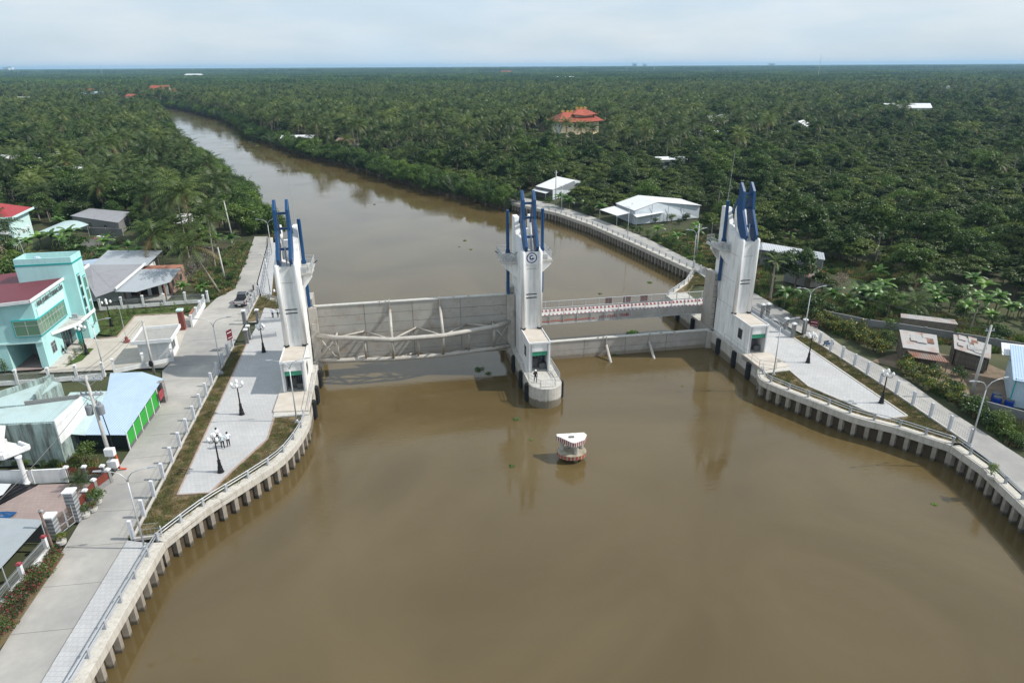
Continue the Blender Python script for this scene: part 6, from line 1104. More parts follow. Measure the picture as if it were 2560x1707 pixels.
M['bark'] = mat('bark', (.16, .125, .09), rough=.9, var=.3, sc=4, bump=.4); M['palmbark'] = mat('palm_bark', (.24, .21, .175), rough=.9, var=.25, sc=5, bump=.3); M['bananastem'] = mat('banana_stem', (.14, .17, .07), rough=.7, var=.2)

def quads_mesh(name, V, mats, idx=None, tri=False):
    """V: (n,4,3) array of leaf quads"""
    n = len(V); me = bpy.data.meshes.new(name); me.vertices.add(n * 4); me.vertices.foreach_set('co', V.reshape(-1).astype(np.float32)); me.loops.add(n * 4); me.loops.foreach_set('vertex_index', np.arange(n * 4, dtype=np.int32)); me.polygons.add(n); me.polygons.foreach_set('loop_start', np.arange(0, n * 4, 4, dtype=np.int32))
    for m in mats: me.materials.append(m)
    if idx is not None: me.polygons.foreach_set('material_index', idx.astype(np.int32))
    me.update(calc_edges=True); return me
def leaves(C, Rr, n, size, flat=.6, up=.5, seed=0, aspect=.55):
    """leaf diamonds in flattened clumps; C clump centres, Rr radii"""
    r = np.random.default_rng(seed); out_ = []
    for c_, rad in zip(C, Rr):
        k = max(6, int(n * rad * rad)); d = r.normal(size=(k, 3)); d /= np.linalg.norm(d, axis=1)[:, None]; d[:, 2] = np.where(d[:, 2] < -.35, -d[:, 2] * .6, d[:, 2])
        p = c_ + d * rad * (r.random((k, 1)) ** .35) * np.array([1, 1, flat])
        nrm = d * .6 + np.array([0, 0, up]) + r.normal(size=(k, 3)) * .45; nrm /= np.linalg.norm(nrm, axis=1)[:, None]
        a = np.cross(nrm, r.normal(size=(k, 3))); a /= np.linalg.norm(a, axis=1)[:, None]; b2 = np.cross(nrm, a)
        s = size * (.6 + .8 * r.random((k, 1)))
        out_.append(np.stack([p - a * s, p - b2 * s * aspect, p + a * s, p + b2 * s * aspect], axis=1))
    return np.concatenate(out_)
def tree_proto(seed, R_, H_, nclump, n, size, flat, lm, crown_base=.35, name='crown', spread=1.0, up=.5, clump=.34):
    r = np.random.default_rng(seed); C = []; Rr = []
    for k in range(nclump):
        a = r.random() * 2 * math.pi; q = r.random() ** .55 * R_ * .82; zz = H_ * (crown_base + (1 - crown_base) * (.25 + .75 * r.random() ** .7) * math.sqrt(max(.05, 1 - (q / R_) ** 2) * .85 + .12)); C.append(np.array([q * math.cos(a) * spread, q * math.sin(a), zz - R_ * clump * flat * .5])); Rr.append(R_ * clump * (.7 + .6 * r.random()))
    V = leaves(C, Rr, n, size, flat, up, seed + 1); cm = quads_mesh(name, V, [lm])
    b_ = MB(); b_.path([(0, 0, -.2), (.08 * R_ * (r.random() - .5), .05, H_ * .3), (0, 0, H_ * .55)], [.055 * H_ ** .5 * 1.1, .045 * H_ ** .5, .02], 6)
    for k in range(min(6, nclump)):
        c_ = C[k]; b_.path([(0, 0, H_ * (.2 + .05 * k)), (c_[0] * .5, c_[1] * .5, (c_[2] + H_ * .3) * .5), tuple(c_)], [.035 * H_ ** .5, .03, .012], 4)
    return b_.mesh('trunk', M['bark']), cm
def frond(az, el, L_, droop, nst, wl, r, base=(0, 0, 0), sag=.5, width=.10):
    """one pinnate frond: leaflet quads on both sides of an arching rib"""
    out_ = []; P_ = np.array(base, float); e = el; st = L_ / nst; ca, sa = math.cos(az), math.sin(az); side_ = np.array([-sa, ca, 0])
    for k in range(nst):
        f = k / nst; d = np.array([ca * math.cos(e), sa * math.cos(e), math.sin(e)]); Q = P_ + d * st; nrm = np.cross(d, side_)
        out_.append(np.stack([P_ - side_ * .035, P_ + side_ * .035, Q + side_ * .03, Q - side_ * .03]))
        if f > .12:
            l_ = wl * (math.sin(math.pi * (f * .8 + .14)) ** .7) * (.85 + .3 * r.random())
            for s in (-1, 1):
                dl = side_ * s * .82 + d * .62 + np.array([0, 0, -1.0]) * (sag * (.5 + .7 * r.random())); dl /= np.linalg.norm(dl); w2 = d * width
                T = P_ + dl * l_; out_.append(np.stack([P_ - w2, P_ + w2, T + w2 * .35, T - w2 * .25]))
        P_ = Q; e -= droop / nst * (.5 + f)
    return out_
def palm_proto(seed, H_, nf=25, L_=4.7, lm='palm', trunk=True, nst=14, lean_=.6):
    r = random.Random(seed); V = []; idx = []; az0 = r.random() * 6.28; top = (lean_ * (r.random() - .3), lean_ * (r.random() - .5), H_)
    for k in range(nf):
        f = k / nf; el = R(78 - 105 * f + r.uniform(-8, 8)); fr_ = frond(az0 + k * 2.399, el, L_ * (.8 + .3 * r.random()) * (.8 if f < .1 else 1), R(55 + 30 * r.random()), nst, L_ * .22, r, top); V += fr_; idx += [1 if (f > .9) else 0] * len(fr_)
    cm = quads_mesh('crown', np.array(V), [LM[lm], LM['palm_old']], np.array(idx))
    tb = MB(); tb.path([(0, 0, -.2), (top[0] * .15, top[1] * .1, H_ * .35), (top[0] * .55, top[1] * .5, H_ * .7), top], [.22, .15, .13, .12], 7)
    if H_ > 5:
        for k in range(7): a = k * .9; tb.lathe([(.02, 0), (.13, .08), (.14, .18), (.03, .26)], 6, (top[0] + .28 * math.cos(a), top[1] + .28 * math.sin(a), H_ - .45))
    return tb.mesh('trunk', M['palmbark']), cm
def banana_proto(seed):
    r = random.Random(seed); V = []
    for k in range(9):
        az = k * 2.399 + r.random() * .5; el = R(82 - 6.5 * k); L_ = 1.7 + .7 * r.random(); P_ = np.array([0, 0, 2.0]); n = 6; w_ = .40; ca, sa = math.cos(az), math.sin(az); sd_ = np.array([-sa, ca, 0])
        for q in range(n):
            f0, f1 = q / n, (q + 1) / n; d = np.array([ca * math.cos(el), sa * math.cos(el), math.sin(el)]); Q = P_ + d * L_ / n; w0 = w_ * math.sin(math.pi * (.12 + .8 * f0)); w1 = w_ * math.sin(math.pi * (.12 + .8 * f1)); dr = np.array([0, 0, -.14])
            for s in (-1, 1): V.append(np.stack([P_, P_ + sd_ * s * w0 + dr, Q + sd_ * s * w1 + dr, Q]))
            P_ = Q; el -= R(14 + 4 * r.random())
    tb = MB().path([(0, 0, -.1), (0, 0, 2.1)], [.13, .07], 7)
    for k in range(2): a = r.random() * 6; tb.path([(.5 * math.cos(a + k * 2), .5 * math.sin(a + k * 2), 0), (.55 * math.cos(a + k * 2), .55 * math.sin(a + k * 2), 1.0)], [.08, .03], 6)
    return tb.mesh('stem', M['bananastem']), quads_mesh('crown', np.array(V), [LM['banana']])
def nipa_proto(seed):
    r = random.Random(seed); V = []
    for k in range(15): V += frond(k * 2.399, R(80 - 2.4 * k + r.uniform(-6, 6)), 5.0 + r.random() * 1.5, R(30 + 25 * r.random()), 13, 1.05, r, (r.uniform(-.5, .5), r.uniform(-.5, .5), -.3), .15, .08)
    return MB().lathe([(.5, -.4), (.45, .2), (.1, .4)], 7).mesh('stem', M['bark']), quads_mesh('crown', np.array(V), [LM['nipa']])
def join(name, tm, cm):
    bm = bmesh.new(); bm.from_mesh(tm); n = len(bm.faces); bm.from_mesh(cm); bm.faces.ensure_lookup_table()
    me = bpy.data.meshes.new(name); mats = list(tm.materials) + list(cm.materials)
    for i, f in enumerate(bm.faces):
        if i >= n: f.material_index += len(tm.materials)
    bm.to_mesh(me); bm.free()
    for m in mats: me.materials.append(m)
    return me
PR = dict(orchard=[tree_proto(100 + i, 2.9, 4.6, 28, 130, .17, .42, LM['orchard'], .38, up=.8) for i in range(5)],
          broad=[tree_proto(200 + i, 3.0, (7.5, 9, 6.2, 8)[i], 28, 140, .165, .75, LM['broad'], .3) for i in range(4)],
          bush=[tree_proto(300 + i, 2.9, 5.6, 24, 170, .15, 1.0, LM['bush'], .08, up=.3, clump=.38) for i in range(3)],
          palm=[palm_proto(400 + i, (8.2, 9.6, 7.0, 10.6)[i]) for i in range(4)], nipa=[nipa_proto(500 + i) for i in range(2)], banana=[banana_proto(600 + i) for i in range(3)],
          areca=[palm_proto(700 + i, 5.6 + i * .8, 9, 2.0, trunk=True, nst=10, lean_=.2) for i in range(2)], lowpalm=[palm_proto(750, 2.6, 20, 4.4, lean_=.2)])
KIND = dict(orchard=('orchard_tree', 'tree'), broad=('broadleaf_tree', 'tree'), bush=('mangrove_tree', 'tree'), palm=('coconut_palm', 'palm'), nipa=('nipa_palm', 'palm'), banana=('banana_plant', 'banana plant'), areca=('areca_palm', 'palm'), lowpalm=('young_palm', 'palm'))
def plant(kind, x, y, label, group, s=1.0, z=GZ, rz=None, tilt=None, i=None):
    tm, cm = PR[kind][random.randrange(len(PR[kind])) if i is None else i]; nm, cat = KIND[kind]
    t_ = thing(nm, label, cat, (x, y, z), random.uniform(0, 6.28) if rz is None else rz, group); t_.scale = (s, s, s * random.uniform(.9, 1.12))
    if tilt: t_.rotation_euler[0] = tilt[0]; t_.rotation_euler[1] = tilt[1]
    put(tm.name.split('.')[0], tm, t_); put('crown', cm, t_); return t_

# where nothing may grow
from math import hypot
NO = [LRe + LRw[::-1], RRi + RRo[::-1], [(-31, 20), (-33, 45), (-48, 109), (-60, 153), (-50, 156), (-20, 100), (-20, 20)], [(26, 60), (47, 55), (44, 85), (36, 124), (20, 110)], [(-75, 74), (-45, 76), (-44, 90), (-49, 108), (-75, 103)], [(-75, 104), (-56, 106), (-56, 119), (-62, 128), (-78, 128)], [(-60, 30), (-33, 30), (-38, 56), (-44, 80), (-60, 72)],
      [(-113, 143), (-94, 141), (-88, 150), (-90, 158), (-112, 158)], [(-109, 160), (-90, 154), (-90, 166), (-106, 171)], [(-80, 149), (-69, 149), (-69, 161), (-79, 161)],
      [(20, 150), (31, 148), (51, 162), (52, 172), (46, 182), (22, 172)], [(2, 188), (14, 188), (24, 212), (16, 222), (4, 208)], [(44, 112), (62, 108), (64, 122), (52, 136), (44, 130)], [(46, 60), (66, 60), (66, 84), (60, 88), (48, 98), (44, 96)], [(12, 376), (58, 382), (56, 418), (10, 412)], [(-130, 136), (-100, 136), (-100, 160), (-130, 160)]]
TALL_NO = [[(-130, 124), (-84, 116), (-72, 128), (-76, 140), (-86, 160), (-130, 172)], [(-48, 106), (-53, 152), (-66, 152), (-63, 118), (-56, 106)], [(44, 98), (52, 93), (72, 82), (90, 96), (80, 112), (56, 108)], [(4, 300), (34, 300), (64, 384), (6, 378)]]
def tall_ok(x, y): return not any(inpoly(x, y, P_) for P_ in TALL_NO)
def free(x, y, m=1.5, houses=True):
    if inpoly(x, y, RIVER): return False
    for P_ in NO:
        if inpoly(x, y, P_): return False
    if houses:
        for hx, hy, w_ in FARH:
            if abs(x - hx) < w_ * .55 + 2 and -min(48, 8 + hy * .05) < y - hy < w_ * .4 + 3: return False
    return True
def bank_dist(x, y, B):
    best = 1e9
    for a, c_ in zip(B[:-1], B[1:]):
        dx, dy = c_[0] - a[0], c_[1] - a[1]; t_ = max(0, min(1, ((x - a[0]) * dx + (y - a[1]) * dy) / (dx * dx + dy * dy + 1e-9))); best = min(best, hypot(x - a[0] - t_ * dx, y - a[1] - t_ * dy))
    return best
def east(x, y):                                                # which side of the river
    for a, c_ in zip(RB[:-1], RB[1:]):
        if min(a[1], c_[1]) <= y <= max(a[1], c_[1]): return x > a[0] + (c_[0] - a[0]) * (y - a[1]) / (c_[1] - a[1] + 1e-9) - 3
    return True
spots = {k: [] for k in KIND}
# mangroves and nipa along the natural banks
for B, y0, y1 in ((LB, 157, 700), (RB, 193, 760)):
    pts_ = [p for p in B if y0 <= p[1] <= y1 + 60]
    for row, off_ in ((0, -2.0), (1, 1.6)):
        for x, y, a in resample(pts_, 3.6 if row == 0 else 4.6):
            n_ = (-math.sin(a), math.cos(a)) if B is LB else (math.sin(a), -math.cos(a)); o_ = off_ + random.uniform(-.8, .8); x2, y2 = x + n_[0] * o_, y + n_[1] * o_
            k = 'nipa' if (random.random() < (.30 if row == 0 else .12)) else 'bush'
            if B is LB and y > 300 and random.random() < .3: k = 'broad'
            spots[k].append((x2, y2, random.uniform(.75, 1.25) * (1.0 if y < 400 else 1.1), .5 if row == 0 else 1.6))
# orchards, palms, mixed trees out to 420 m on a jittered grid
y = 88.0
def density(x, y): return .5 + .5 * math.sin(x * .013 + 1.3 * math.sin(y * .009)) * math.cos(y * .011 + .7 * math.sin(x * .017))
while y < 430:
    st = 3.9 if y < 260 else 4.5; x = -(.80 * y + 30)
    while x < .80 * y + 30:
        X_, Y_ = x + random.uniform(-.42, .42) * st, y + random.uniform(-.42, .42) * st; x += st
        if not free(X_, Y_): continue
        e_ = east(X_, Y_); dn = density(X_, Y_); bd = bank_dist(X_, Y_, RB if e_ else LB)
        if bd < 5 and Y_ > 150: continue
        u_ = random.random()
        if not tall_ok(X_, Y_):
            if Y_ > 250: spots['orchard'].append((X_, Y_, random.uniform(.6, .85), GZ))
            elif u_ < .34: spots['banana'].append((X_, Y_, random.uniform(.7, 1.15), GZ))
            elif u_ < .36 and e_: spots['areca'].append((X_, Y_, random.uniform(.6, .9), GZ))
            elif u_ < .46 and e_: spots['broad'].append((X_, Y_, random.uniform(.4, .6), GZ))
            continue
        if e_:
            open_f = inpoly(X_, Y_, [(35, 128), (30, 150), (36, 156), (52, 150), (50, 128)]) or inpoly(X_, Y_, [(44, 131), (54, 134), (74, 120), (64, 108), (58, 124)])
            if open_f:
                if u_ < .05: spots['banana'].append((X_, Y_, random.uniform(.8, 1.2), GZ))
                elif u_ < .12 and X_ > 44: spots['areca'].append((X_, Y_, random.uniform(.6, 1.0), GZ))
                continue
            near = Y_ < 150 and X_ > 40; pal = max(0, min(.8, (Y_ - 250) / 230)) * (1.25 if X_ < .12 * Y_ else (.55 if X_ < .38 * Y_ else .12))
            if Y_ < 205 and X_ < 40 and bd < 26: k = 'orchard' if u_ < .8 else 'banana'
            elif u_ < pal * (.4 + dn): k = 'palm'
            elif near: k = 'broad' if u_ < .35 else ('banana' if u_ < .52 else ('areca' if u_ < .57 else 'orchard'))
            else: k = 'banana' if u_ > .985 else ('areca' if u_ > .975 else ('broad' if u_ > .90 else 'orchard'))
        else:
            k = 'palm' if u_ < .10 + .40 * dn * min(1, Y_ / 420) else ('banana' if u_ > .94 and Y_ < 200 else ('orchard' if u_ > .72 else 'broad'))
        if k == 'broad' and random.random() < .25: continue
        if k in ('broad', 'orchard') and random.random() < (.10 if not e_ else .015): spots['bush'].append((X_, Y_, random.uniform(.9, 1.4), GZ)); continue
        if k == 'palm' and random.random() < .25: k = 'orchard' if e_ else 'broad'
        if k == 'orchard' and (random.random() < .04 or abs(math.sin(X_ * .075 + Y_ * .03)) < .03): continue
        spots[k].append((X_, Y_, random.uniform(.6, 1.35) if k == 'orchard' else (random.uniform(.7, 1.5) if k == 'broad' else random.uniform(.75, 1.25)), GZ))
    y += st
# explicit plants that the photograph picks out
def pick(fn, L_, z): return [(fn(*p, z).x, fn(*p, z).y) for p in L_]
for x, y in pick(ZR4, [(850, 905), (990, 930), (1190, 930), (1000, 860), (1460, 860), (1660, 900), (1840, 900), (2010, 920), (2190, 1010), (1840, 690), (2170, 720), (1990, 420), (1900, 440), (960, 190), (1480, 950), (2100, 1000)], 2.4): spots['banana'].append((x, y, random.uniform(.9, 1.2), GZ))
for x, y in pick(ZR3, [(560, 560), (470, 540), (1800, 800), (1960, 760), (1640, 590), (800, 290), (1420, 820)], 2.4): spots['banana'].append((x, y, random.uniform(.9, 1.3), GZ))
for x, y in pick(ZA, [(140, 520), (230, 520), (330, 500), (420, 500), (500, 510), (560, 480), (820, 640), (870, 600), (90, 560)], 2.4): spots['banana'].append((x, y, random.uniform(1.0, 1.4), GZ))
EXP = [(-51.0, 112.6, 1.15, (0.0, -.42), 'coconut palm leaning over the brick house roof'), (-66, 122.5, 1.2, None, 'bushy coconut palm behind the long grey roofs'), (-62, 129.5, 1.25, None, 'coconut palm behind the brick house gable'), (-78, 147, 1.25, None, 'coconut palm beside the half-hidden white roof'), (-57.5, 127, 1.1, None, 'coconut palm at the lane end with drooping fronds'), (-95, 211, 1.25, None, 'tall coconut palm leaning at the river edge thicket'), (-119, 240, 1.35, None, 'tallest coconut palm on the west bank near the bend')]
for x, y, s, tl_, lab in EXP: plant('palm', x, y, lab, None, s, tilt=tl_, rz=0.0 if tl_ else None)
for x, y, s, lab in ((62, 277, 1.2, 'coconut palm standing over the white house roof'), (*pick(ZR4, [(1340, 640)], 4)[0], 1.0, 'coconut palm with yellowing fronds above the bananas'), (*pick(ZR4, [(1330, 880)], 4)[0], .8, 'low wide-crowned palm among bananas behind the block wall'), (*pick(ZQ, [(2320, 420)], 3)[0], 1.15, 'big dark coconut palm at the orchard edge'), (*pick(ZQ, [(2280, 425)], 3)[0], 1.1, 'coconut palm close beside the big dark one'), (*pick(ZQ, [(2155, 410)], 3)[0], 1.0, 'coconut palm sticking out of the open orchard')): plant('palm' if 'low' not in lab else 'lowpalm', x, y, lab, None, s)
for x, y in pick(ZQ, [(1455, 352), (1480, 345), (1335, 345), (1395, 350), (1300, 342), (1360, 338), (1265, 345), (1790, 360), (1870, 330)], 3): spots['palm'].append((x, y, 1.15, GZ))

def dist_key(p): return hypot(p[0], p[1]) / p[2]
def where(x, y):                                               # a findable neighbourhood
    if not east(x, y): return 'on the west bank beside the lane and brick house' if y < 165 else ('on the west bank along the upper river' if y < 300 else 'on the west bank near the river bend')
    if y < 135 and x > 40: return 'behind the tin shacks and the block wall'
    if y < 235: return 'behind the warehouse and the grey block building' if x > 30 else 'between the small white shed and the river'
    return 'around the lone white house' if y < 330 else 'around the cream temple'
ADJ = dict(orchard=('low spreading orchard tree', 'orchard trees'), broad=('leafy broadleaf tree', 'broadleaf trees'), bush=('bright green mangrove tree', 'mangroves along the banks'), palm=('coconut palm', 'coconut palms in the groves'), nipa=('clump of nipa palm fronds', 'nipa palms along the banks'), banana=('banana plant with broad bright leaves', 'banana plants'), areca=('slender areca palm', 'areca palms'))
REST = {}
for k, S_ in spots.items():
    if not S_: continue
    S_.sort(key=dist_key); n_ = 300 if k in ('orchard', 'palm') else 260
    def vis(p):
        v_ = Vector((p[0], p[1], 5)) - CAM; zc = v_.dot(FWD); return zc > 1 and abs(v_.dot(CX) / zc) < .80 and abs(v_.dot(CY) / zc) < .53
    S_ = [p for p in S_ if vis(p)] + [p for p in S_ if not vis(p)]
    for p in S_[:n_]:
        if not vis(p): continue
        wh = where(p[0], p[1]); plant(k, p[0], p[1], ADJ[k][0] + ' ' + wh, ADJ[k][1] + ' ' + wh, p[2], p[3])
    REST[k] = S_[n_:] + [p for p in S_[:n_] if not vis(p)]

# the rest of each wood as one mass, instanced over points
def coll(name, meshes):
    c_ = bpy.data.collections.new(name)
    for i, me in enumerate(meshes): o = bpy.data.objects.new(f'{name}_{i:02d}', me); c_.objects.link(o)
    return c_
def scatter(name, pts_, c_, n, label, cat):
    me = bpy.data.meshes.new(name); me.from_pydata([(p[0], p[1], p[3]) for p in pts_], [], [])
    me.attributes.new('scl', 'FLOAT', 'POINT').data.foreach_set('value', [p[2] for p in pts_]); me.attributes.new('rotz', 'FLOAT', 'POINT').data.foreach_set('value', [random.uniform(0, 6.28) for _ in pts_]); me.attributes.new('idx', 'INT', 'POINT').data.foreach_set('value', [random.randrange(n) for _ in pts_])
    o = bpy.data.objects.new(name, me); col.objects.link(o); o['kind'] = 'stuff'; tag(o, label, cat)
    ng = bpy.data.node_groups.new(name, 'GeometryNodeTree'); ng.interface.new_socket('Geometry', in_out='INPUT', socket_type='NodeSocketGeometry'); ng.interface.new_socket('Geometry', in_out='OUTPUT', socket_type='NodeSocketGeometry')
    N = ng.nodes; K = ng.links; gi = N.new('NodeGroupInput'); go = N.new('NodeGroupOutput'); ip = N.new('GeometryNodeInstanceOnPoints'); ci = N.new('GeometryNodeCollectionInfo'); ci.inputs['Collection'].default_value = c_; ci.inputs['Separate Children'].default_value = True; ci.inputs['Reset Children'].default_value = True
    def attr(nm, ty): a = N.new('GeometryNodeInputNamedAttribute'); a.data_type = ty; a.inputs['Name'].default_value = nm; return a.outputs['Attribute']
    cx_ = N.new('ShaderNodeCombineXYZ'); K.new(attr('rotz', 'FLOAT'), cx_.inputs[2])
    K.new(gi.outputs[0], ip.inputs['Points']); K.new(ci.outputs[0], ip.inputs['Instance']); ip.inputs['Pick Instance'].default_value = True; K.new(attr('idx', 'INT'), ip.inputs['Instance Index']); K.new(cx_.outputs[0], ip.inputs['Rotation']); K.new(attr('scl', 'FLOAT'), ip.inputs['Scale']); K.new(ip.outputs[0], go.inputs[0])
    o.modifiers.new('scatter', 'NODES').node_group = ng; return o
CO = {k: coll('proto_' + k, [join(k, *p) for p in PR[k]]) for k in PR}
# middle distance, 430 m to 1150 m
y = 430.0
while y < 1150:
    st = 5.2 + (y - 430) * .004; x = -(.80 * y + 40)
    while x < .80 * y + 40:
        X_, Y_ = x + random.uniform(-.45, .45) * st, y + random.uniform(-.45, .45) * st; x += st
        if not free(X_, Y_): continue
        dn = density(X_, Y_); u_ = random.random(); e_ = east(X_, Y_)
        pal = (.35 + .4 * (Y_ - 430) / 700) if not e_ else (.70 if X_ < .15 * Y_ else max(.06, .70 - 1.5 * (X_ / Y_ - .15) + (Y_ - 600) / 900))
        if u_ < pal * (.55 + .5 * dn): REST['palm'].append((X_, Y_, random.uniform(.85, 1.25), GZ))
        else: REST['orchard' if (u_ < .86) else ('broad' if u_ < .96 else 'bush')].append((X_, Y_, random.uniform(.8, 1.7), GZ))
    y += st
WOODS = dict(orchard=('orchard_wood', 'dense mass of orchard trees stretching towards the horizon', 'orchard'), palm=('palm_wood', 'mass of coconut palms filling the middle distance', 'palm grove'), broad=('mixed_wood', 'mass of broadleaf trees among the distant palms', 'wood'), bush=('mangrove_wood', 'band of mangroves along the far river reaches', 'mangroves'), nipa=('nipa_thicket', 'thicket of nipa fronds along the far banks', 'thicket'), banana=('banana_grove', 'scattered distant banana plants', 'banana grove'), areca=('areca_grove', 'scattered distant areca palms', 'palm grove'))
for k, pts_ in REST.items():
    if pts_: scatter(WOODS[k][0], pts_, CO[k], len(PR[k]), WOODS[k][1], WOODS[k][2])
# far canopy: 70 m patches of palm and tree crowns out to the horizon
def patch(seed, S_=70.0):
    r = random.Random(seed); V = []
    for k in range(70):
        x, y = r.uniform(-S_/2, S_/2), r.uniform(-S_/2, S_/2); h_ = r.uniform(6.5, 11.5); L_ = r.uniform(3.2, 4.6)
        for q in range(11):
            a = q * 2.399 + r.random(); el = R(65 - 8 * q); ca, sa = math.cos(a), math.sin(a); p0 = np.array([x, y, h_]); p1 = p0 + np.array([ca * math.cos(el), sa * math.cos(el), math.sin(el)]) * L_ * .55; p2 = p1 + np.array([ca, sa, -.9]) * L_ * .45; s_ = np.array([-sa, ca, 0]) * .55
            V += [np.stack([p0 - s_ * .2, p0 + s_ * .2, p1 + s_, p1 - s_]), np.stack([p1 - s_, p1 + s_, p2 + s_ * .3, p2 - s_ * .3])]
    r2 = np.random.default_rng(seed); C = [np.array([r.uniform(-S_/2, S_/2), r.uniform(-S_/2, S_/2), r.uniform(3.0, 5.5)]) for _ in range(150)]
    V = np.concatenate([np.array(V), leaves(C, [3.4] * len(C), 2.2, 1.0, .5, .6, seed)])
    return quads_mesh('far_patch', V, [LM['far']])
CP = coll('proto_far', [patch(900 + i) for i in range(4)])
FP = []; y = 1150.0
while y < 11500:
    st = 62 if y < 3500 else 120; x = -(.82 * y + 100)
    while x < .82 * y + 100:
        if any(abs(x - hx) < w_ * .5 + 34 and -75 < y - hy < 36 for hx, hy, w_ in FARH): x += st; continue
        FP.append((x + random.uniform(-9, 9), y + random.uniform(-9, 9), random.uniform(.8, 1.3) if y < 3500 else random.uniform(1.5, 2.3), GZ if y < 3500 else GZ - 3)); x += st
    y += st
scatter('far_forest', FP, CP, 4, 'endless palm and orchard canopy running out to the horizon', 'forest')

# ------------------------------------------------------------------ shrubs, hedges, pots, grass
def shrub_proto(seed, R_, H_, n, size, lm, flat=.9):
    r = np.random.default_rng(seed); C = [np.array([R_ * .6 * math.cos(k * 2.4) * (k / 9) ** .5, R_ * .6 * math.sin(k * 2.4) * (k / 9) ** .5, H_ * (.35 + .4 * r.random())]) for k in range(9)]
    b_ = MB()
    for k in range(5): b_.path([(0, 0, -.05), (C[k][0], C[k][1], C[k][2])], [.04, .015], 4)
    return b_.mesh('stem', M['bark']), quads_mesh('foliage', leaves(C, [R_ * .5] * 9, n, size, flat, .5, seed + 1), [lm])
def cone_proto(seed):
    r = np.random.default_rng(seed); C = [np.array([0, 0, .25 + k * .16]) for k in range(7)]; return MB().path([(0, 0, -.05), (0, 0, 1.2)], [.05, .02], 5).mesh('stem', M['bark']), quads_mesh('foliage', leaves(C, [.42 - k * .045 for k in range(7)], 420, .055, .6, .5, seed), [LM['conifer']])
PS = dict(flower=[shrub_proto(21 + i, .95, 1.6, 420, .075, LM['flower']) for i in range(2)], bed=[shrub_proto(31 + i, .7, .95, 560, .06, LM['bed']) for i in range(2)], cone=[cone_proto(41), cone_proto(42)], scrub=[shrub_proto(51 + i, 1.1, 1.5, 300, .09, LM['broad']) for i in range(2)], bare=[shrub_proto(61, 1.5, 3.4, 130, .10, LM['bare'], 1.3)], yellow=[shrub_proto(71, .9, 2.0, 380, .07, LM['conifer'])])
def shrub(kind, x, y, label, group, s=1.0, z=GZ, name='shrub', cat='shrub', i=0):
    st_, fo = PS[kind][i % len(PS[kind])]; t_ = thing(name, label, cat, (x, y, z), random.uniform(0, 6), group); t_.scale = (s, s, s * random.uniform(.85, 1.15)); put('stem', st_, t_); put('foliage', fo, t_); return t_
def along(pts_, step, jit=.3): return [(x + random.uniform(-jit, jit), y + random.uniform(-jit, jit)) for x, y, a in resample([xy(p) for p in pts_], step)]
for k, (x, y) in enumerate(along([ZR4(480, 1040), ZR4(620, 1110), ZR4(800, 1170), ZR4(960, 1270), ZR4(1060, 1330)], 1.0) + along([ZR4(560, 1020), ZR4(760, 1100), ZR4(980, 1210)], 1.3)): shrub('flower', x, y, 'shrub with yellow flowers in the roadside hedge by the red sign', 'yellow-flowered hedge by the red sign', random.uniform(.9, 1.4), i=k, name='flowering_shrub')
for k, (x, y) in enumerate(along([ZR1(1660, 470), ZR1(1780, 570), ZR1(1950, 660), ZR1(2130, 770)], 1.0) + along([ZR1(1700, 450), ZR1(1900, 560), ZR1(2150, 700)], 1.2)): shrub('flower', x, y, 'shrub with yellow flowers in the hedge below the tin shacks', 'yellow-flowered hedge below the shacks', random.uniform(.8, 1.25), i=k, name='flowering_shrub')
for k, (x, y) in enumerate(along([(-36.2, 43.3), (-35.5, 39), (-34.9, 34.5), (-34.7, 31)], .95, .2) + along([(-36.6, 41.5), (-36.1, 36), (-35.8, 31.5)], 1.0, .2)): shrub('bed', x, y, 'low red-flowered plant in the bed along the white fence', 'plants of the roadside flower bed', random.uniform(.8, 1.2), RZ, 'flower_plant', 'flower plant', k)
for k, p in enumerate([(930, 1035), (1018, 1030), (1062, 1015), (1155, 1010), (1270, 995), (1377, 985), (1475, 990), (990, 1060), (950, 1100), (890, 1075), (915, 1150), (880, 1185)]): q = ZA(*p); shrub('cone', q.x, q.y, 'clipped conical shrub on the compound lawn', 'conical shrubs on the compound lawn', random.uniform(.95, 1.25), RZ, 'conical_shrub', 'shrub', k)
for k, (p, l) in enumerate((((560, 1410), 'conical shrub at the kerb end of the entrance bed'), ((600, 1360), 'conical shrub in the middle of the entrance bed'), ((655, 1310), 'tall orange-tinged shrub behind the entrance lamp'), ((40, 1470), 'round dark shrub beside the garage opening'))): q = ZA(*p); shrub('cone', q.x, q.y, l, None, (1.0, 1.1, 1.5, 1.5)[k], RZ, 'conical_shrub', 'shrub', k)
def pot(x, y, label, kind='bed', s=.8, z=RZ, r=.35):
    t_ = thing('potted_plant', label, 'potted plant', (x, y, z)); MB().lathe([(r * .7, 0), (r, .12), (r * 1.08, .38), (r * .95, .4), (r * .9, .33)], 14).build('pot', M['conc'], t_, smooth=False); st_, fo = PS[kind][0]
    for nm, me in (('stem', st_), ('foliage', fo)): o = put(nm, me, t_, loc=(0, 0, .35)); o.scale = (s,) * 3
for p, l, kd, s in ((ZR2(1085, 1138), 'bonsai in a round pot on the footpath by the railing', 'yellow', .75), (ZB(770, 1250), 'dark leafy potted plant outside the red picket fence', 'scrub', .8), (ZB(675, 1355), 'yellow-green potted plant beside the tall banded pillar', 'yellow', .6), (ZB(735, 1310), 'small round potted shrub between two larger pots', 'bed', .8), (ZC(488, 480), 'potted flowering plant beside the metal garden gate', 'flower', .55)): pot(p.x, p.y, l, kd, s)
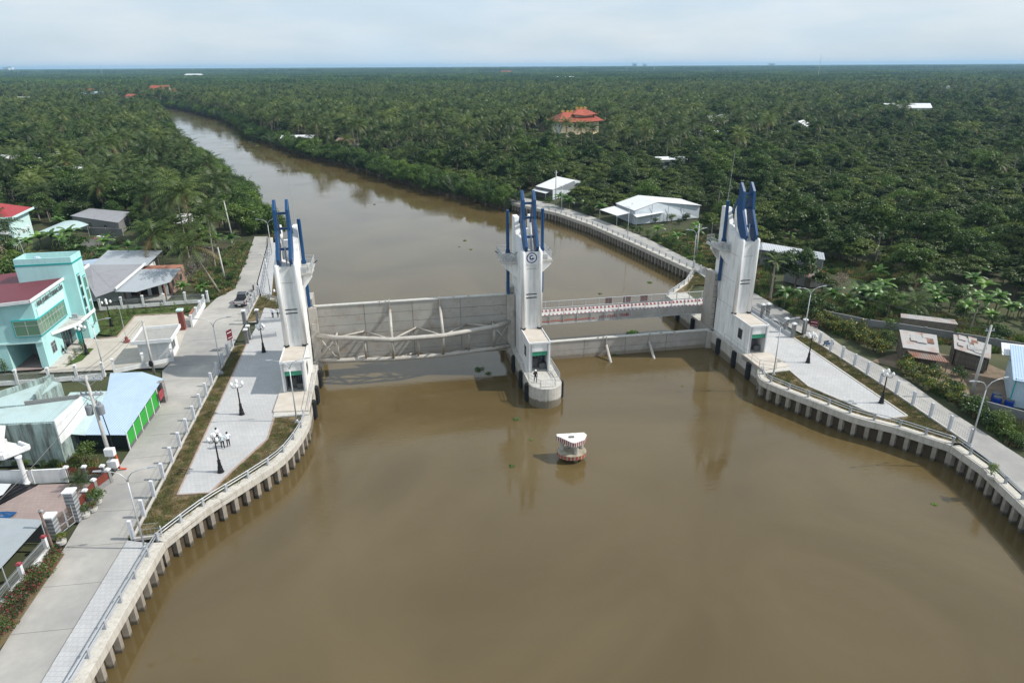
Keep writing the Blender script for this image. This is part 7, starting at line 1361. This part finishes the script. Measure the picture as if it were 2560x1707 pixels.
q = ZB(690, 930); shrub('yellow', q.x, q.y, 'tall yellow-green bush in front of the dark shade net', None, 1.35, RZ); q = ZB(640, 1130); plant('lowpalm', q.x, q.y, 'cycad-like low palm behind the red picket fence', None, .36, RZ)
for k, (x, y) in enumerate(along([ZB(0, 960), ZB(250, 950), ZB(470, 960)], 1.3)): shrub('scrub', x, y, 'small garden shrub under the stained shop house wall', 'garden shrubs under the stained wall', random.uniform(.4, .7), RZ, i=k)
for k, (x, y) in enumerate([xy(ZD(680, 640)), xy(ZD(640, 690)), xy(ZD(720, 620)), xy(ZD(560, 760)), xy(ZR4(1180, 620)), xy(ZR4(1240, 600)), xy(ZR4(820, 560)), xy(ZR4(640, 800)), xy(ZR4(690, 760))]): shrub('bare', x, y, 'grey leafless shrub at the edge of the thicket', 'bare grey shrubs', random.uniform(.8, 1.3), i=0)
# scrub individuals near the roads
SCR = [(p.x + random.uniform(-.5, .5), p.y) for p in [ZR4(x_, y_) for x_, y_ in ((60, 860), (130, 900), (210, 940), (290, 980), (360, 1000), (420, 1010), (560, 960), (660, 960), (760, 970), (900, 1000), (1030, 1000), (1100, 1100), (1060, 1200), (1120, 1240), (1480, 1470), (1700, 1490), (1900, 1120), (2000, 1130), (2100, 1170), (2010, 1230), (1960, 1050), (1820, 1050), (1700, 990), (1300, 1010))]]
SCR += [xy(ZR2(x_, y_)) for x_, y_ in ((930, 690), (980, 720), (1040, 760), (1090, 790), (1150, 830), (1200, 860), (1250, 900), (1290, 930), (1010, 690), (1120, 760), (1200, 790), (860, 560), (900, 500))]
SCR += [xy(ZR3(x_, y_)) for x_, y_ in ((1110, 740), (1180, 770), (1250, 790), (1330, 830), (1420, 860), (1500, 900), (1580, 930), (1650, 970), (1720, 1000), (1830, 1050), (730, 610), (770, 620), (360, 500), (1400, 690), (1480, 660), (1560, 690), (1640, 700), (1700, 660), (1900, 640))]
for k, (x, y) in enumerate(SCR):
    if not inpoly(x, y, RRi + RRo[::-1]): shrub('scrub' if k % 4 else 'yellow', x, y, 'green roadside shrub in the rough ground along the east road', 'roadside shrubs of the east bank', random.uniform(.8, 1.5), i=k)
for k, (x, y) in enumerate([xy(ZD(x_, y_)) for x_, y_ in ((680, 880), (720, 850), (780, 830), (850, 800), (880, 760), (900, 700), (920, 660), (780, 700), (820, 640), (960, 520), (1000, 470), (760, 790), (660, 800))]): shrub('scrub', x, y, 'green shrub in the rough verge of the lane beyond the compound', 'roadside shrubs of the west lane', random.uniform(.6, 1.2), i=k)
# rough grass: lane verge, plazas, fields
struct(ngon('grass_patch', [xy(ZD(*p)) for p in ((640, 860), (760, 905), (900, 815), (930, 720), (985, 590), (1020, 480), (960, 470), (800, 560), (780, 640), (640, 770))], GZ + .05, mat('rough_grass', (.075, .13, .025), rough=.95, var=.35, sc=1.5, dirt=(.17, .13, .08), amt=.6, dsc=.4, bump=.5, bsc=10)))
struct(ngon('grass_patch', [(36.5, 126), (31.5, 150), (38, 157), (53, 151), (51, 128), (45, 110), (40, 112)], GZ + .05, mat('field_grass', (.10, .13, .035), rough=.95, var=.35, sc=.8, dirt=(.21, .155, .10), amt=.75, dsc=.18, bump=.5, bsc=8, wear=.48)))
struct(ngon('grass_patch', [(45, 131.5), (54, 138), (77, 124), (66, 112), (60, 121)], GZ + .06, bpy.data.materials['rough_grass']))
def tuft(seed, n, h, r_, lm):
    r = np.random.default_rng(seed); V = []
    for k in range(n):
        a = r.random() * 6.28; q = r.random() ** .5 * r_; p = np.array([q * math.cos(a), q * math.sin(a), 0]); b2 = r.random() * 6.28; d = np.array([math.cos(b2), math.sin(b2), 0]); hh = h * (.5 + .8 * r.random()); s_ = np.array([-d[1], d[0], 0]) * h * .12
        V.append(np.stack([p - s_, p + s_, p + d * hh * .5 + np.array([0, 0, hh]) + s_ * .2, p + d * hh * .5 + np.array([0, 0, hh]) - s_ * .2]))
    return quads_mesh('tuft', np.array(V), [lm])
def fill(poly, n, smin, smax, z, gapscale=.35):
    o = []; xs_ = [p[0] for p in poly]; ys_ = [p[1] for p in poly]; k = 0
    while len(o) < n and k < n * 30:
        k += 1; x, y = random.uniform(min(xs_), max(xs_)), random.uniform(min(ys_), max(ys_))
        if inpoly(x, y, poly) and (math.sin(x * 1.7 + 2 * math.sin(y * .9)) * math.sin(y * 1.3 + x * .4)) > -.55 - .5 * random.random(): o.append((x, y, random.uniform(smin, smax), z))
    return o
CT = coll('proto_tuft', [tuft(1, 50, .12, .34, LM['grass']), tuft(2, 55, .12, .34, LM['dry']), tuft(3, 60, .10, .4, LM['dry']), tuft(4, 50, .10, .4, LM['dry'])])
CW = coll('proto_weed', [tuft(5, 70, .55, .5, LM['grass']), tuft(6, 60, .5, .5, LM['dry']), tuft(8, 80, .45, .6, LM['grass']), tuft(7, 60, .4, .6, LM['dry'])])
vl = [(-31.7, 46.0), (-36.8, 75), (-38.0, 82), (-38.7, 86.5), (-37.4, 87.3), (-30.7, 51.5), (-27.7, 51.7), (-26.8, 55.6), (-25.4, 61.6), (-26.2, 66.0), (-23.5, 66), (-23.2, 62), (-23.7, 58), (-25.6, 54), (-27.9, 49.5), (-29.3, 45.8)]
vr = [(32.0, 78.0), (31.6, 76.2), (33.1, 73.5), (35.7, 70), (38.2, 66.7), (41.4, 64.3), (43.4, 62.2), (45.0, 60.6), (46.3, 60.2), (45.2, 69), (42.9, 84.8), (41.9, 90), (40.2, 89), (43.7, 65.6), (40.6, 65.0), (35.5, 73.2), (34.9, 78.5)]
pts_ = fill(vl, 1500, .7, 1.2, RZ + .01) + fill(vr, 1400, .7, 1.2, RZ + .012) + fill([(-40.5, 97.3), (-42.8, 109.3), (-40.9, 109.5), (-35.5, 103), (-40.0, 103.4)], 350, .7, 1.2, RZ + .012) + fill([(29.5, 110), (31.9, 116.2), (34.4, 122.4), (35.7, 114.7), (32.2, 114.5)], 300, .7, 1.2, RZ + .015)
pts_ += fill([(-61.5, 92.5), (-57.1, 91), (-59.1, 99.7), (-52.8, 100.8), (-49.9, 104), (-65, 102.8), (-65, 95)], 500, .6, .9, RZ + .02)
scatter('verge_grass', pts_, CT, 4, 'thin dry and green grass covering the plaza verges', 'grass')
WD = []
for poly, n in (([(36.5, 126), (31.5, 150), (38, 157), (53, 151), (51, 128), (45, 110), (40, 112)], 900), ([(45, 131.5), (54, 138), (77, 124), (66, 112), (60, 121)], 700), ([(48, 98), (46.5, 92), (50, 86), (56, 90), (68, 82), (75, 80), (62, 90)], 400), ([(49.5, 74), (51.5, 69), (51, 60), (60, 58), (55, 64), (52, 70)], 260), ([(44, 100), (39, 121), (46, 112), (62, 106), (75, 86), (62, 90), (49, 99)], 1200), ([xy(ZD(*p)) for p in ((640, 860), (760, 905), (900, 815), (930, 720), (985, 590), (1020, 480), (940, 450), (780, 560), (720, 640), (560, 740))], 900), ([(-100, 128), (-78, 105), (-72, 104), (-72, 130), (-88, 150), (-98, 142)], 800), ([(-45, 60), (-39.5, 55.5), (-38.8, 54.8), (-46, 54.3)], 60)):
    for p in fill(poly, n, .6, 1.3, GZ + .04):
        if not inpoly(p[0], p[1], RRi + RRo[::-1]) and not inpoly(p[0], p[1], LRe + LRw[::-1]): WD.append(p)
scatter('weeds', WD, CW, 4, 'rough weeds and scrub grass on open ground beside the roads', 'weeds')
# floating water plants
def hyacinth(seed): return quads_mesh('leaves', leaves([np.array([.35 * math.cos(k * 2.4) * (k / 6) ** .5, .3 * math.sin(k * 2.4) * (k / 6) ** .5, .06]) for k in range(7)], [.28] * 7, 260, .08, .45, .5, seed), [LM['banana']])
HY = [hyacinth(81), hyacinth(82)]
FL = [(1068, 553, 1.0), (1082, 573, .8), (1055, 567, .6), (1492, 649, 1.1), (1452, 766, 2.2), (1100, 849, 1.4), (1122, 858, 1.0), (1187, 963, .9), (1220, 1010, .5), (1175, 1070, .7), (2145, 1158, .6), (1378, 675, .8), (1412, 815, .9), (575, 327, 2.5), (560, 310, 2.2), (590, 335, 1.8), (548, 340, 1.5), (600, 322, 1.5), (860, 470, .9), (640, 393, 1.3), (1568, 887, .4)]
for k, (px, py, s) in enumerate(FL):
    p = ZQ(px, py, 0.0); t_ = thing('floating_plant', 'raft of water hyacinth drifting on the brown river', 'water plant', (p.x, p.y, .0), k, 'floating water hyacinth'); t_.scale = (s,) * 3; put('leaves', HY[k % 2], t_); MB().lathe([(.3, -.12), (.34, -.02), (.1, .03)], 8).build('root_mat', M['mud'], t_)

# ------------------------------------------------------------------ hazy air over the delta
hm = bpy.data.materials.new('haze_air'); hm.use_nodes = True; t_ = hm.node_tree; t_.nodes.clear(); o_ = t_.nodes.new('ShaderNodeOutputMaterial'); pv = t_.nodes.new('ShaderNodeVolumePrincipled')
pv.inputs['Color'].default_value = (.44, .71, 1.0, 1); pv.inputs['Density'].default_value = HAZE; pv.inputs['Anisotropy'].default_value = 0.1; t_.links.new(pv.outputs[0], o_.inputs['Volume'])
hz_ = MB().box(-15200, 15200, -95, 17600, -7, 74).build('haze', hm, kind='stuff'); tag(hz_, 'pale blue haze over the flat delta', 'haze')
